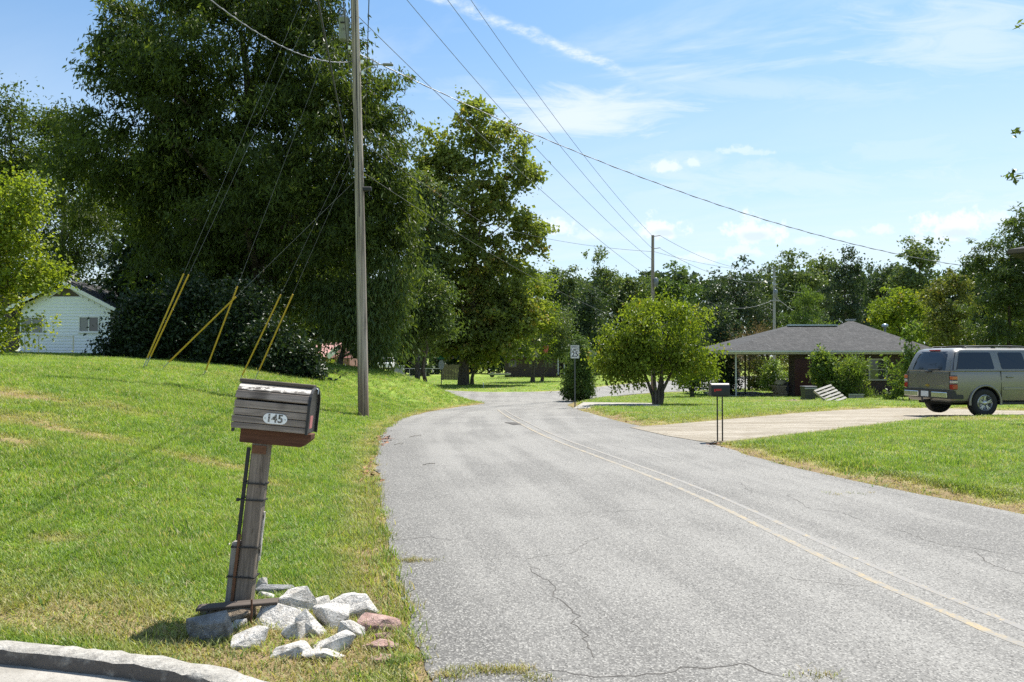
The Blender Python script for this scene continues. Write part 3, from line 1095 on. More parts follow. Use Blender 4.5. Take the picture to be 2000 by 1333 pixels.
def crown_arrays(ells, n, L, Wd, clump, seed, droop=.3, spray=.5, shell=.5, per=36, flat=.75, jag=.35, cup=.25, lump=0.0, lumpn=1.0):
    """ells: list of (cx,cy,cz,rx,ry,rz) world; leaves as folded diamond quads gathered in clumps"""
    r = np.random.default_rng(seed)
    E = np.array(ells, float)
    wgt = (E[:, 3] * E[:, 4] * E[:, 5]) ** (2 / 3)
    wgt /= wgt.sum()
    nc = max(3, n // per)
    ei = r.choice(len(E), nc, p=wgt)
    dirs = unit(r.normal(size=(nc, 3)))
    # uneven outline: lobes pushed out and in
    lob = 1 - jag + jag * (vnoise(dirs[:, 0] * 2.1 + ei * 3.3, dirs[:, 1] * 2.1 + dirs[:, 2] * 2.6, seed) * 1.25 + .12)
    rad = (1 - shell * r.random(nc) ** 1.35) * lob
    cc = E[ei, :3] + dirs * E[ei, 3:] * rad[:, None]
    if lump:
        # boughs: clumps gather on lumps spread over the crown, with gaps between
        area = 4 * math.pi * ((E[:, 3] * E[:, 5]) ** 1.0).sum()
        nl = int(np.clip(area / (lump * lump) * .42 * lumpn, 6, 900))
        li = r.choice(len(E), nl, p=wgt)
        ld = unit(r.normal(size=(nl, 3)))
        lc = E[li, :3] + ld * E[li, 3:] * (1 - shell * r.random(nl) ** 1.2)[:, None] * r.uniform(.85, 1.04, nl)[:, None]
        lr = lump * r.uniform(.55, 1.3, nl)
        k0 = r.choice(nl, nc, p=lr ** 2 / (lr ** 2).sum())
        d0 = unit(r.normal(size=(nc, 3)) + np.array([0, 0, .25]))
        cc = lc[k0] + d0 * lr[k0][:, None] * (r.random(nc) ** .45)[:, None] * np.array([1.1, 1.1, .75])
        dirs = unit(d0 + ld[k0] * .6)
        ltint = r.random(nl)[k0]
    caxis = unit(dirs * np.array([1, 1, .4]) + r.normal(size=(nc, 3)) * .5 + np.array([0, 0, -droop]))
    ctint = r.random(nc)
    if lump:
        ctint = .62 * ltint + .38 * ctint
    csize = r.uniform(.55, 1.35, nc)
    k = r.integers(0, nc, n)
    off = r.normal(size=(n, 3)) * clump * csize[k][:, None]
    off[:, 2] *= flat
    c = cc[k] + off
    a = unit(caxis[k] * spray + r.normal(size=(n, 3)) * (1 - spray) + np.array([0, 0, -droop * .8]))
    up = unit(r.normal(size=(n, 3)) * .75 + np.array([0, 0, .75]))
    s = unit(np.cross(a, up)); nn = np.cross(s, a)
    sz = r.uniform(.65, 1.3, n)[:, None]
    l2, w2 = a * L * sz * .5, s * Wd * sz * .5
    V = np.empty((n, 4, 3))
    V[:, 0] = c - l2
    V[:, 1] = c - w2 + nn * Wd * cup * sz
    V[:, 2] = c + l2
    V[:, 3] = c + w2 + nn * Wd * cup * sz
    tint = np.clip(.62 * ctint[k] + .38 * r.random(n) + r.normal(0, .05, n), 0, 1)
    return V.reshape(-1, 3), np.repeat(tint, 4), cc


def pxells(lst, d, thick=.8, cap=None):
    out = []
    for q in lst:
        u, v, ru, rv = q[:4]
        dz = q[4] if len(q) > 4 else 0
        p = P(u, v, d + dz)
        s = (d + dz) / FPX
        ry = max(ru, rv * .5) * s * thick
        if cap: ry = min(ry, cap)
        out.append((p.x, p.y, p.z, ru * s, ry, rv * s))
    return out


def trunk_mesh(base, top, r0, r1, limbs, seed, nlimb=12, kids=True):
    r_ = random.Random(seed)
    mb = MB()
    base, top = Vector(base), Vector(top)
    n = 9
    L = (top - base).length
    pts = []
    for i in range(n):
        q = i / (n - 1)
        p = base.lerp(top, q)
        w = L * .018 * math.sin(q * math.pi)
        pts.append(p + Vector((r_.gauss(0, w), r_.gauss(0, w), 0)))
    rad = [r0 * (1 + .45 * math.exp(-i * 2.2)) * (1 - i / (n - 1)) + r1 * i / (n - 1) for i in range(n)]
    pts[0] = pts[0] - Vector((0, 0, .25))
    mb.tube(pts, rad, 10)
    lim = list(limbs)
    r_.shuffle(lim)
    for e in lim[:nlimb]:
        e = Vector(e); e = e.lerp(base.lerp(top, .6), .14)
        hq = min(max((e.z - base.z) / max(L, .1) - r_.uniform(.12, .3), .18), .93)
        i = hq * (n - 1); i0 = min(int(i), n - 2)
        st = pts[i0].lerp(pts[i0 + 1], i - i0)
        rr = (r0 * (1 - hq) + r1 * hq) * r_.uniform(.35, .6)
        mid = st.lerp(e, .5) + Vector((r_.gauss(0, .05), r_.gauss(0, .05), .06)) * (e - st).length
        path = [st, st.lerp(mid, .5) + Vector((0, 0, .02 * L)), mid, mid.lerp(e, .55), e]
        mb.tube(path, [rr, rr * .8, rr * .6, rr * .35, rr * .12], 6, caps=False)
        if kids:
            for _ in range(3):
                q = r_.uniform(.35, .9)
                s0 = mid.lerp(e, q * .8)
                e2 = s0 + Vector((r_.uniform(-1, 1), r_.uniform(-1, 1), r_.uniform(-.5, .7))) * (e - st).length * .14
                mb.tube([s0, s0.lerp(e2, .5) + Vector((0, 0, .03)), e2], [rr * .3, rr * .2, rr * .06], 5, caps=False)
    return mb


def tree(name, label, cat, base, ells, n, L, Wd, clump, mat, seed, trunk=None, group=None, stem_mat='bark', nlimb=12, crown_name='crown', **kw):
    base = Vector(base)
    root = empty(name, base, label, cat, group)
    V, tint, cc = crown_arrays(ells, n, L, Wd, clump, seed, **kw)
    V = V - np.array(base)
    F = np.arange(len(V)).reshape(-1, 4)
    cr = npmesh(crown_name, V, F, mat, root, {'tint': tint})
    cr['kind'] = 'stuff'
    if trunk:
        top, r0, r1 = trunk
        mb = trunk_mesh(base, top, r0, r1, [tuple(q) for q in cc], seed + 1, nlimb)
        wpart(mb, 'trunk', stem_mat, root, recalc=False)
    return root


def gbase(u, d, sink=0.0):
    x = (u - 1000) / FPX * d
    return Vector((x, d, Hs(x, d) - sink))


# the huge tree on the bank, long drooping sprays
ge = pxells([(470, 130, 235, 190), (330, 250, 190, 190), (620, 180, 150, 215), (560, 400, 215, 220, -1), (368, 440, 132, 185), (475, 565, 205, 140, 1),
             (690, 330, 116, 260, -2), (770, 470, 40, 150, -1), (150, 390, 60, 100, 3), (765, 620, 40, 80, -1), (735, 500, 70, 170, -1.5), (215, 130, 70, 65), (560, -40, 190, 130), (400, -40, 130, 90), (190, 330, 90, 110), (640, 600, 90, 70, -1),
             (740, 230, 55, 90, -1), (250, 60, 80, 60)], 33, .75, 6.0)
b0 = gbase(505, 33.5)
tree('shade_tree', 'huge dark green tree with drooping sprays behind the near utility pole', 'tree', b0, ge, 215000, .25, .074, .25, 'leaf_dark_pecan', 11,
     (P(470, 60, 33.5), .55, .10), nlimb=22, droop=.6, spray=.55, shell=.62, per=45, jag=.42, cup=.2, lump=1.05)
# a smaller one whose bare leaning trunk shows left of the pole
e2 = pxells([(690, 640, 60, 55), (735, 615, 62, 80), (655, 600, 60, 50), (765, 560, 45, 80), (745, 690, 40, 35)], 31, .8)
tree('weeping_tree', 'small tree with a leaning bare trunk and hanging leaves at the pole', 'tree', gbase(663, 31.5), e2, 9000, .26, .06, .32, 'leaf_mid', 12,
     (P(684, 610, 31.5), .13, .05), nlimb=8, droop=.95, spray=.65)
# dark broadleaf evergreens along the foot of the big tree
for i, (lst, d, lb) in enumerate([
    ([(268, 668, 55, 55), (232, 702, 40, 26), (275, 615, 34, 45)], 26, 'dark glossy evergreen shrub against the corner of the white house'),
    ([(330, 640, 80, 85), (370, 585, 60, 55), (300, 690, 70, 30)], 26.5, 'broad dark evergreen shrub behind the paired yellow guy guards'),
    ([(455, 650, 75, 85), (440, 700, 70, 45), (480, 590, 60, 45)], 26, 'dense blackish evergreen shrub behind the forked yellow guy guards'),
    ([(555, 715, 65, 40), (530, 665, 50, 45), (590, 700, 38, 40), (600, 735, 28, 24)], 25.0, 'dark leafy shrub directly above the wooden mailbox roof')]):
    es = pxells(lst, d, .9)
    b = gbase(lst[0][0], d)
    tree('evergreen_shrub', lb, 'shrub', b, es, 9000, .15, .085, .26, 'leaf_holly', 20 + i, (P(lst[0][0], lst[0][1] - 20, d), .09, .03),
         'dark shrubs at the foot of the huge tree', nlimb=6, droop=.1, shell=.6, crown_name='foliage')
# sunlit tree at the left edge
es = pxells([(-10, 440, 62, 95), (35, 430, 42, 62), (0, 560, 55, 50), (70, 540, 30, 30), (-28, 650, 36, 50), (55, 634, 16, 9), (95, 528, 26, 22), (52, 470, 30, 30), (50, 385, 14, 40)], 22, .8)
tree('maple_tree', 'bright yellow green tree at the left edge before the white house', 'tree', gbase(-70, 22), es, 13000, .105, .085, .22, 'leaf_bright', 31,
     (P(-15, 400, 22), .16, .04), nlimb=14, droop=.2, per=30, jag=.45, lump=.5)
# woods behind the white house
for i, (nm, lb, d, lst, mt, L_, n_l, cat) in enumerate([
    ('pine_tree', 'tall rough pine rising at the far left edge against blue sky', 54, [(20, 235, 55, 65), (60, 320, 70, 60), (10, 390, 80, 80), (-50, 300, 70, 90)], 'leaf_dark_pecan', .30, 13000, 'pine'),
    ('oak_tree', 'dim tree between the left pine and the huge tree', 50, [(120, 280, 66, 80), (150, 380, 80, 90), (95, 240, 30, 40), (170, 480, 90, 90)], 'leaf_dark_pecan', .26, 12000, 'tree'),
    ('oak_tree', 'shadowy tree directly behind the white house roof', 56, [(60, 470, 95, 90), (130, 560, 100, 70), (220, 520, 80, 120), (20, 560, 80, 80)], 'leaf_holly', .30, 11000, 'tree')]):
    es = pxells(lst, d, .8, 5)
    tree(nm, lb, cat, gbase(lst[0][0], d), es, n_l, L_, L_ * .42, .55, mt, 40 + i, (P(lst[0][0], lst[0][1], d), .3, .07), 'trees behind the white house', nlimb=10, shell=.7, lump=.9)

# dark-leaved trees added behind the huge one so its crown gaps read dark
for i, (lb, d, lst) in enumerate([
    ('dark tree added behind the left half of the huge tree to darken its gaps', 47, [(330, 420, 110, 120), (300, 560, 110, 110), (420, 520, 110, 130), (360, 650, 150, 60)]),
    ('dark tree added behind the right half of the huge tree to darken its gaps', 46, [(560, 400, 110, 130), (600, 540, 110, 110), (690, 470, 80, 130), (560, 630, 120, 50)])]):
    es = pxells(lst, d, .6, 5)
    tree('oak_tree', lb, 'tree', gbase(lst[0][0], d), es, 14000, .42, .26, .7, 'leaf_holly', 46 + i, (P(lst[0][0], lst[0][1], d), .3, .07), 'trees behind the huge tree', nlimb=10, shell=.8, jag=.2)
# tall sycamore past the bend
sy = pxells([(930, 265, 62, 62), (865, 300, 55, 55), (985, 330, 65, 75), (900, 390, 92, 95), (990, 430, 66, 85), (905, 520, 95, 90), (990, 545, 62, 75), (930, 640, 85, 70),
             (850, 470, 50, 90), (930, 225, 34, 24), (1030, 360, 28, 40), (1035, 470, 26, 40), (845, 330, 42, 40), (880, 640, 80, 55), (985, 640, 72, 55), (838, 560, 48, 80), (1012, 600, 48, 60), (930, 690, 95, 26)], 67, .75, 5.2)
tree('sycamore_tree', 'tall open crowned sycamore on the lawn at the bend', 'tree', gbase(905, 67), sy, 46000, .36, .28, .36, 'leaf_sycamore', 51,
     (P(930, 260, 67), .40, .09), stem_mat='bark', nlimb=30, droop=.25, shell=.55, per=30, jag=.4, lump=1.4, lumpn=1.1)
es = pxells([(925, 670, 30, 45), (950, 640, 34, 40)], 69)
tree('understory_tree', 'slim dark tree close beside the sycamore trunk', 'tree', gbase(922, 69), es, 2500, .3, .2, .4, 'leaf_mid', 52, (P(930, 650, 69), .17, .06), nlimb=5)
for i, (nm, lb, d, lst, mt, L_, n_l, tr) in enumerate([
    ('hickory_tree', 'hazy tree filling the gap left of the sycamore', 62, [(815, 400, 45, 70), (800, 480, 50, 80), (830, 560, 45, 70), (850, 420, 40, 60), (790, 620, 50, 60)], 'leaf_far', .32, 16000, .2),
    ('willow_tree', 'drooping mid green tree between pole and sycamore', 52, [(830, 600, 42, 70), (805, 640, 46, 50), (850, 635, 34, 46), (775, 660, 34, 40)], 'leaf_mid', .24, 14000, .15),
    ('elm_tree', 'yellowing tree at the right flank of the sycamore', 76, [(1040, 600, 42, 65), (1020, 660, 40, 55), (1060, 650, 28, 50), (1045, 555, 24, 24)], 'leaf_yellow_green', .28, 6500, .2),
    ('lawn_tree', 'grey green tree whose trunk stands on the far lawn', 79, [(1088, 640, 32, 42), (1070, 670, 34, 40), (1100, 690, 22, 30)], 'leaf_far', .26, 6000, .16)]):
    es = pxells(lst, d, .8)
    ub = 1058 if nm == 'lawn_tree' else lst[0][0]
    tree(nm, lb, 'tree', gbase(ub, d), es, n_l, L_, L_ * .5, .45, mt, 60 + i, (P(lst[0][0], lst[0][1], d), tr, .05), nlimb=8, droop=.5 if nm == 'willow_tree' else .2, lump=.9)

# round tree beside the path, several stems from one foot
rb = gp(1285, 796)
rd = rb.y
re_ = pxells([(1280, 652, 80, 74), (1222, 672, 50, 56), (1340, 682, 48, 58), (1288, 603, 42, 28), (1248, 700, 60, 42), (1325, 722, 46, 30), (1206, 716, 30, 34), (1372, 712, 16, 40), (1192, 666, 18, 30), (1240, 742, 34, 12), (1178, 702, 10, 20), (1350, 624, 22, 24)], rd, .95)
root = tree('ornamental_tree', 'round yellow green tree with forked stems beside the concrete path', 'tree', rb, re_, 17500, .135, .075, .19, 'leaf_yellow_green', 71, None, droop=.75, spray=.45, shell=.72, per=26, jag=.36, lump=.42)
mb = MB()
r_ = random.Random(5)
V_, T_, cc_ = crown_arrays(re_, 3000, .1, .1, .2, 71)
foot = rb + Vector((0, 0, -.1))
for k, (du, v) in enumerate([(-46, 690), (-16, 650), (22, 640), (52, 690), (6, 680)]):
    e = P(1285 + du, v, rd + r_.uniform(-.6, .6))
    s0 = foot + Vector(((k - 2) * .045, r_.uniform(-.05, .05), 0))
    k1 = s0 + Vector(((k - 2) * .05, 0, .55)); k2 = k1.lerp(e, .45) + Vector((0, 0, .12))
    mb.tube([s0, k1, k2, k2.lerp(e, .6), e], [.105, .075, .05, .032, .012], 7)
    for q in range(5):
        tgt = Vector(cc_[r_.randrange(len(cc_))])
        a = k2.lerp(e, r_.uniform(0, .9))
        if (tgt - a).length < 1.7:
            mb.tube([a, a.lerp(tgt, .5) + Vector((0, 0, .08)), tgt], [.024, .015, .005], 5, caps=False)
wpart(mb, 'trunk', 'bark', root, recalc=False)

# feathery evergreen by the speed sign, second small tree
fb = gp(1131, 785)
fd = fb.y + .5
es = pxells([(1130, 745, 34, 36), (1130, 705, 28, 36), (1138, 765, 24, 20), (1115, 768, 18, 18), (1142, 722, 22, 30), (1133, 675, 13, 24)], fd, .9)
tree('conifer_bush', 'feathery dark conifer bush behind the speed limit sign', 'bush', Vector((fb.x, fd, Hs(fb.x, fd))), es, 14000, .17, .042, .13, 'leaf_cedar', 75, (P(1130, 700, fd), .07, .02), nlimb=10, droop=.35, spray=.7, crown_name='foliage')
es = pxells([(1350, 735, 34, 26), (1330, 700, 40, 40), (1372, 740, 22, 26)], 39)
tree('crape_myrtle', 'low dark small tree with fanned stems behind the round tree', 'tree', gbase(1351, 39), es, 4500, .16, .09, .25, 'leaf_mid', 77, (P(1352, 720, 39), .13, .04), nlimb=9)

# trees beyond the right-hand house and along the far skyline
FAR = [
    ('poplar_tree', 'left of the twin round topped trees on the skyline beyond the bend', 128, [(1084, 545, 18, 28), (1082, 610, 22, 60), (1084, 680, 22, 40)], 'leaf_far', 5000),
    ('poplar_tree', 'right of the twin round topped trees on the skyline beyond the bend', 130, [(1110, 545, 18, 30), (1112, 610, 24, 60), (1112, 690, 28, 40)], 'leaf_far', 5000),
    ('poplar_tree', 'tall bronze topped tree left of the far utility pole', 112, [(1166, 525, 26, 30), (1168, 570, 40, 40), (1160, 640, 42, 70)], 'leaf_far', 7000),
    ('gum_tree', 'vine dark column of foliage under the bronze topped tree', 100, [(1150, 610, 26, 60), (1140, 665, 30, 40)], 'leaf_far_dark', 4500),
    ('gum_tree', 'low shadowy tree below the twin round topped trees', 100, [(1100, 640, 30, 40), (1092, 690, 36, 40)], 'leaf_far_dark', 4500),
    ('maple_tree', 'pale broad tree just left of the far utility pole', 118, [(1215, 570, 34, 34), (1225, 630, 46, 60), (1240, 560, 26, 26)], 'leaf_far', 6000),
    ('maple_tree', 'pale feathery tree just right of the far utility pole', 122, [(1305, 555, 38, 34), (1320, 600, 48, 50), (1280, 590, 36, 50), (1345, 560, 18, 22)], 'leaf_cedar', 7000),
    ('oak_tree', 'wide dark oak left of the thin grey third pole', 98, [(1440, 555, 52, 48), (1410, 620, 44, 60), (1470, 610, 50, 60), (1385, 580, 20, 36), (1440, 670, 60, 40)], 'leaf_far_dark', 9000),
    ('oak_tree', 'tall green tree right behind the thin grey third pole', 104, [(1552, 528, 42, 42), (1520, 580, 48, 60), (1575, 580, 40, 60), (1545, 640, 60, 50)], 'leaf_far', 9000),
    ('oak_tree', 'small hazy tree between third pole and magnolia', 112, [(1610, 540, 26, 40), (1600, 600, 30, 60)], 'leaf_far', 4500),
    ('magnolia_tree', 'blackish magnolia with upswept limbs above the dark roof', 84, [(1652, 520, 30, 34), (1640, 570, 42, 50), (1672, 570, 32, 50), (1650, 630, 46, 40)], 'leaf_far_dark', 7500),
    ('oak_tree', 'distant hazy trees low on the skyline right of the magnolia', 135, [(1715, 545, 34, 26), (1722, 600, 40, 50)], 'leaf_far_dark', 4000),
    ('ash_tree', 'tall slender airy tree standing above the right skyline', 112, [(1800, 490, 34, 32), (1796, 530, 42, 36), (1815, 560, 36, 30), (1775, 565, 28, 40), (1800, 620, 50, 60)], 'leaf_far', 7500),
    ('hackberry_tree', 'round yellow green tree over the right slope of the dark roof', 66, [(1755, 600, 52, 46), (1740, 645, 50, 50), (1790, 640, 44, 50)], 'leaf_yellow_green', 7500),
    ('hackberry_tree', 'brownish vine tangled tree right of the dark roof', 58, [(1850, 590, 48, 46), (1835, 645, 48, 46), (1880, 640, 44, 50), (1865, 560, 30, 26)], 'leaf_olive', 8000),
    ('walnut_tree', 'big leafy tree leaning in from the right behind the vehicle', 44, [(1975, 500, 44, 58), (1945, 560, 52, 62), (2010, 560, 70, 90), (1930, 630, 50, 52), (1985, 640, 60, 56), (2050, 480, 60, 80), (2005, 445, 34, 36), (2040, 410, 50, 50), (1925, 500, 26, 30), (1895, 535, 24, 26)], 'leaf_mid', 24000),
    ('cedar_tree', 'pointed light green cedar peeking over the dark roof', 60, [(1575, 600, 20, 26), (1572, 630, 32, 34), (1545, 640, 20, 26), (1600, 650, 24, 24), (1575, 585, 9, 16)], 'leaf_cedar', 5000),
    ('gum_tree', 'deep green tree behind the round yellow green tree', 60, [(1410, 640, 26, 44), (1395, 690, 30, 46), (1425, 690, 20, 40)], 'leaf_far_dark', 5500),
]
for i, (nm, lb, d, lst, mt, n_l) in enumerate(FAR):
    es = pxells(lst, d, .8, 7)
    L_ = max(.22, d * .0042)
    kw = dict(droop=.2)
    if nm == 'walnut_tree':
        kw = dict(droop=.45, spray=.6); L_ = .24
    if nm == 'cedar_tree':
        kw = dict(droop=-.5, spray=.7)
    tree(nm, lb, 'tree', gbase(lst[0][0], d), es, n_l, L_, L_ * (.30 if nm in ('walnut_tree', 'cedar_tree') else .55), .0042 * d, mt, 100 + i,
         (P(lst[0][0], lst[0][1], d), .0026 * d, .05), 'trees along the skyline', nlimb=9, jag=.45, lump=.0125 * d, **kw)

# a brown, half bare shrub and the thicket behind the carport
es = pxells([(1468, 660, 40, 34), (1450, 700, 36, 40), (1500, 670, 36, 30)], 54, .8)
tree('dead_shrub', 'brown half dead shrub rising left of the dark roof', 'shrub', gbase(1462, 54), es, 3800, .18, .04, .35, 'leaf_dead', 140, (P(1465, 665, 54), .09, .02), nlimb=24, shell=.5, droop=-.3, spray=.7, crown_name='foliage')
for i, (u, v, ru, rv, d, mt, lb) in enumerate([
    (1478, 725, 24, 36, 54, 'leaf_olive', 'olive thicket bush seen through the left of the carport'),
    (1510, 735, 26, 36, 52, 'leaf_shrub', 'light green bush seen through the middle of the carport'),
    (1545, 715, 28, 44, 56, 'leaf_olive', 'dull tall bush seen against the brick through the carport'),
    (1416, 735, 22, 44, 43, 'leaf_far_dark', 'dark conical bush at the left carport post')]):
    es = pxells([(u, v, ru, rv), (u + 6, v + 20, ru, rv * .6)], d, .8)
    tree('thicket_bush', lb, 'bush', gbase(u, d), es, 3200, .16, .08, .25, mt, 150 + i, (P(u, v, d), .05, .02), 'bushes around the carport', nlimb=6, crown_name='foliage')
# shrubs against the brick front
hd = 37.6
es = pxells([(1608, 735, 26, 32), (1602, 705, 18, 22), (1622, 760, 28, 20), (1605, 690, 6, 10), (1618, 715, 14, 26)], hd, .9)
tree('hydrangea_bush', 'leafy light green shrub left of the two before the brick wall', 'shrub', gbase(1612, hd), es, 4200, .17, .10, .17, 'leaf_shrub', 160, (P(1610, 715, hd), .03, .012), nlimb=8, droop=.1, crown_name='foliage')
es = pxells([(1655, 735, 30, 28), (1670, 712, 24, 18), (1645, 765, 28, 18), (1680, 735, 16, 26)], hd, .9)
tree('mimosa_bush', 'feathery grey green shrub right of the two before the brick wall', 'shrub', gbase(1655, hd), es, 4200, .18, .045, .2, 'leaf_shrub', 161, (P(1658, 725, hd), .03, .012), nlimb=10, droop=-.2, spray=.75, crown_name='foliage')
es = pxells([(1780, 650, 9, 28), (1778, 690, 16, 22), (1768, 715, 24, 20), (1775, 740, 18, 24)], 34, .9)
tree('sapling', 'spindly sapling standing just left of the parked vehicle', 'sapling', gbase(1775, 34), es, 1100, .17, .085, .17, 'leaf_shrub', 162, (P(1781, 628, 34), .03, .008), nlimb=10, droop=.6)
es = pxells([(1738, 725, 13, 22), (1752, 755, 16, 22), (1745, 772, 24, 9)], 34.5, .9)
tree('sapling', 'leaning weedy sprout left of the spindly sapling', 'sapling', gbase(1765, 34.5), es, 650, .17, .08, .14, 'leaf_shrub', 163, (P(1730, 708, 34.5), .018, .006), nlimb=8, droop=.4)
es = pxells([(1692, 770, 12, 12), (1660, 775, 10, 8), (1715, 778, 14, 7)], 37, .9)
tree('weed_clump', 'low pale weeds at the foot of the brick wall', 'weeds', gbase(1692, 37), es, 700, .14, .03, .12, 'leaf_shrub', 164, None, droop=-.6, spray=.7, crown_name='foliage')
# branch tips reaching in at the top right
tb = Vector((17.6, 19.0, Hs(17.6, 19.0)))
es = [(16.9, 19.2, 9.2, 1.9, 1.9, 1.6), (17.0, 19.4, 6.7, 2.1, 2.0, 1.5), (15.9, 19.6, 10.6, .8, .8, .8)]
rt = tree('pear_tree', 'tree off to the right with only leafy branch tips showing against the sky', 'tree', tb, es, 3000, .17, .085, .24, 'leaf_mid', 171, ((17.2, 19.2, 10), .16, .04), nlimb=8, droop=.5)
tips = []
mb = MB()
for (u, v, n_) in [(1988, 48, 5), (1988, 258, 8), (1976, 342, 13), (1992, 350, 8)]:
    e = P(u, v, 19.3); s0 = Vector((17.15, 19.2, e.z + .25))
    mb = MB(); mb.tube([s0, s0.lerp(e, .35) + Vector((0, 0, .16)), s0.lerp(e, .75) + Vector((0, 0, .10)), e], [.035, .024, .013, .005], 5); wpart(mb, 'twig', 'bark', rt, recalc=False)
    tips.append((e.x, e.y, e.z, .02 + .012 * n_, .15, .02 + .010 * n_))
for q, (e, n_) in enumerate(zip(tips, (7, 10, 18, 10))):
    V, tint, _ = crown_arrays([e], n_, .19, .085, .06, 180 + q, droop=.55, spray=.5, per=4)
    npmesh('leaf_spray', V - np.array(tb), np.arange(len(V)).reshape(-1, 4), 'leaf_mid', rt, {'tint': tint})

# scrub under the far trees along the side street and beyond the lawn
es = []
r3_ = np.random.default_rng(78)
for u in np.arange(560, 1420, 13):
    d = 118 + r3_.uniform(-7, 8) - (10 if u < 850 else 0)
    top = 632 + r3_.uniform(-24, 26)
    p = P(u, (top + 736) / 2, d); s = d / FPX
    es.append((p.x, p.y, p.z, 17 * s, 1.6, (740 - top) / 2 * s))
V, tint, _ = crown_arrays(es, 46000, .66, .42, .5, 201, shell=.6, jag=.4)
scrub = npmesh('undergrowth', V, np.arange(len(V)).reshape(-1, 4), 'leaf_far_dark', None, {'tint': tint})
tag(scrub, 'tangled green undergrowth beyond the far lawn below the tall trees', 'undergrowth', kind='stuff')
# the wooded rise that closes the view: one far mass
V_all, T_all = [], []
r2_ = np.random.default_rng(77)
es = []
for u in np.arange(-500, 2500, 34):
    d = 165 + r2_.uniform(-12, 30)
    top = 541 + 26 * (fbm(np.array([u * .006]), np.array([0.3]), 5, 3)[0] - .5) * 2 + r2_.uniform(-12, 12)
    if u < 850: top += 25
    p = P(u, (top + 735) / 2, d); s = d / FPX
    es.append((p.x, p.y, p.z, 34 * s, 5, (735 - top) / 2 * s))
    es.append((p.x, p.y, p.z + (735 - top) / 2 * s - 22 * s, 30 * s, 5, 22 * s))
V, tint, _ = crown_arrays(es, 110000, 1.25, .9, 1.1, 200, shell=.5, jag=.4)
woods = npmesh('far_woods', V, np.arange(len(V)).reshape(-1, 4), 'leaf_far_dark', None, {'tint': tint})
tag(woods, 'distant wooded ridge closing the view behind everything', 'woods', kind='stuff')

# ------------------------------------------------------------------ materials for the built things
wood('grey_plank', (0.115, 0.096, 0.082), (0.40, 0.34, 0.29), (1.2, 26, 26), .8)
wood('red_brown_wood', (0.075, 0.036, 0.024), (0.16, 0.08, 0.05), (1.5, 22, 22), .5)
wood('post_wood', (0.12, 0.097, 0.077), (0.34, 0.285, 0.232), (1.4, 24, 24), .7)
wood('pale_plank', (0.17, 0.155, 0.135), (0.34, 0.315, 0.28), (1.4, 22, 22), .4)
wood('dark_board', (0.06, 0.048, 0.04), (0.14, 0.115, 0.095), (1.4, 22, 22), .6)
wood('lumber', (0.30, 0.23, 0.15), (0.50, 0.41, 0.28), (1.4, 18, 18), .25)
wood('pallet_wood', (0.36, 0.33, 0.29), (0.56, 0.53, 0.48), (1.2, 18, 18), .35)
wood('fence_wood', (0.12, 0.10, 0.08), (0.24, 0.20, 0.16), (1.2, 18, 18), .5)
m, tt = newmat('peeling_white_paint')
co = objco(tt)
n = tt.noise(tt.vmath('MULTIPLY', co, (9, 26, 26)), 1.6, 6, .7)
sp = tt.node('ShaderNodeSeparateXYZ'); tt.l.new(co, sp.inputs[0])
edge = tt.math('ADD', tt.math('MULTIPLY', sp.outputs[2], 9.0), tt.math('MULTIPLY', tt.math('SUBTRACT', n, .5), 3.2))
f = tt.smooth(edge, -.22, -.10)
setb(tt, Base_Color=tt.mix(f, (0.10, 0.085, 0.072), tt.mix(n, (0.40, 0.365, 0.32), (0.64, 0.60, 0.545))), Roughness=.85)
bump(tt, tt.math('ADD', n, f), .8, .006)
m, tt = newmat('pole_wood')
co = objco(tt)
n = tt.noise(tt.vmath('MULTIPLY', co, (6, 6, .16)), 1.5, 8, .72, .3)
sp = tt.node('ShaderNodeSeparateXYZ'); tt.l.new(co, sp.inputs[0])
c = tt.mix(tt.smooth(n, .3, .7), (0.12, 0.092, 0.073), (0.52, 0.445, 0.37))
low = tt.math('SUBTRACT', 1.0, tt.smooth(tt.math('ADD', sp.outputs[2], tt.math('MULTIPLY', n, .6)), .5, 2.3))
c = tt.mix(tt.math('MULTIPLY', low, .6), c, tt.mix(n, (0.10, 0.05, 0.03), (0.26, 0.14, 0.08)))
c = tt.mix(tt.math('MULTIPLY', tt.smooth(tt.noise(tt.vmath('MULTIPLY', co, (14, 14, .2)), 1.4, 5, .6), .56, .64), .8), c, (0.04, 0.03, 0.025))
setb(tt, Base_Color=c, Roughness=.9)
bump(tt, n, .8, .012)
plain('black_metal', (0.018, 0.018, 0.019), .42, .2, .3, 14)
plain('strap_black', (0.012, 0.012, 0.013), .6)
plain('rusty_iron', (0.16, 0.075, 0.038), .85, .2, .55, 40, .4)
plain('galvanised', (0.42, 0.44, 0.45), .42, .75, .2, 20)
plain('grey_steel_paint', (0.19, 0.205, 0.215), .45, .1, .12, 4)
plain('white_enamel', (0.80, 0.81, 0.80), .4, 0, .08, 22)
plain('black_paint', (0.02, 0.02, 0.022), .55)
m, tt = newmat('worn_numeral_paint')
n = tt.noise(worldpos(tt), 130, 3, .7)
setb(tt, Base_Color=tt.mix(tt.smooth(n, .50, .66), (0.075, 0.07, 0.06), (0.62, 0.60, 0.56)), Roughness=.7)
plain('sign_white', (0.78, 0.78, 0.76), .45)
plain('sign_back', (0.46, 0.47, 0.48), .45, .5)
plain('sign_green', (0.01, 0.16, 0.09), .5)
plain('guard_yellow', (0.50, 0.32, 0.015), .5, 0, .2, 6)
plain('wire_black', (0.03, 0.03, 0.03), .6)
plain('wire_dim', (0.09, 0.09, 0.092), .7)
plain('wire_grey', (0.19, 0.19, 0.20), .5, .3)
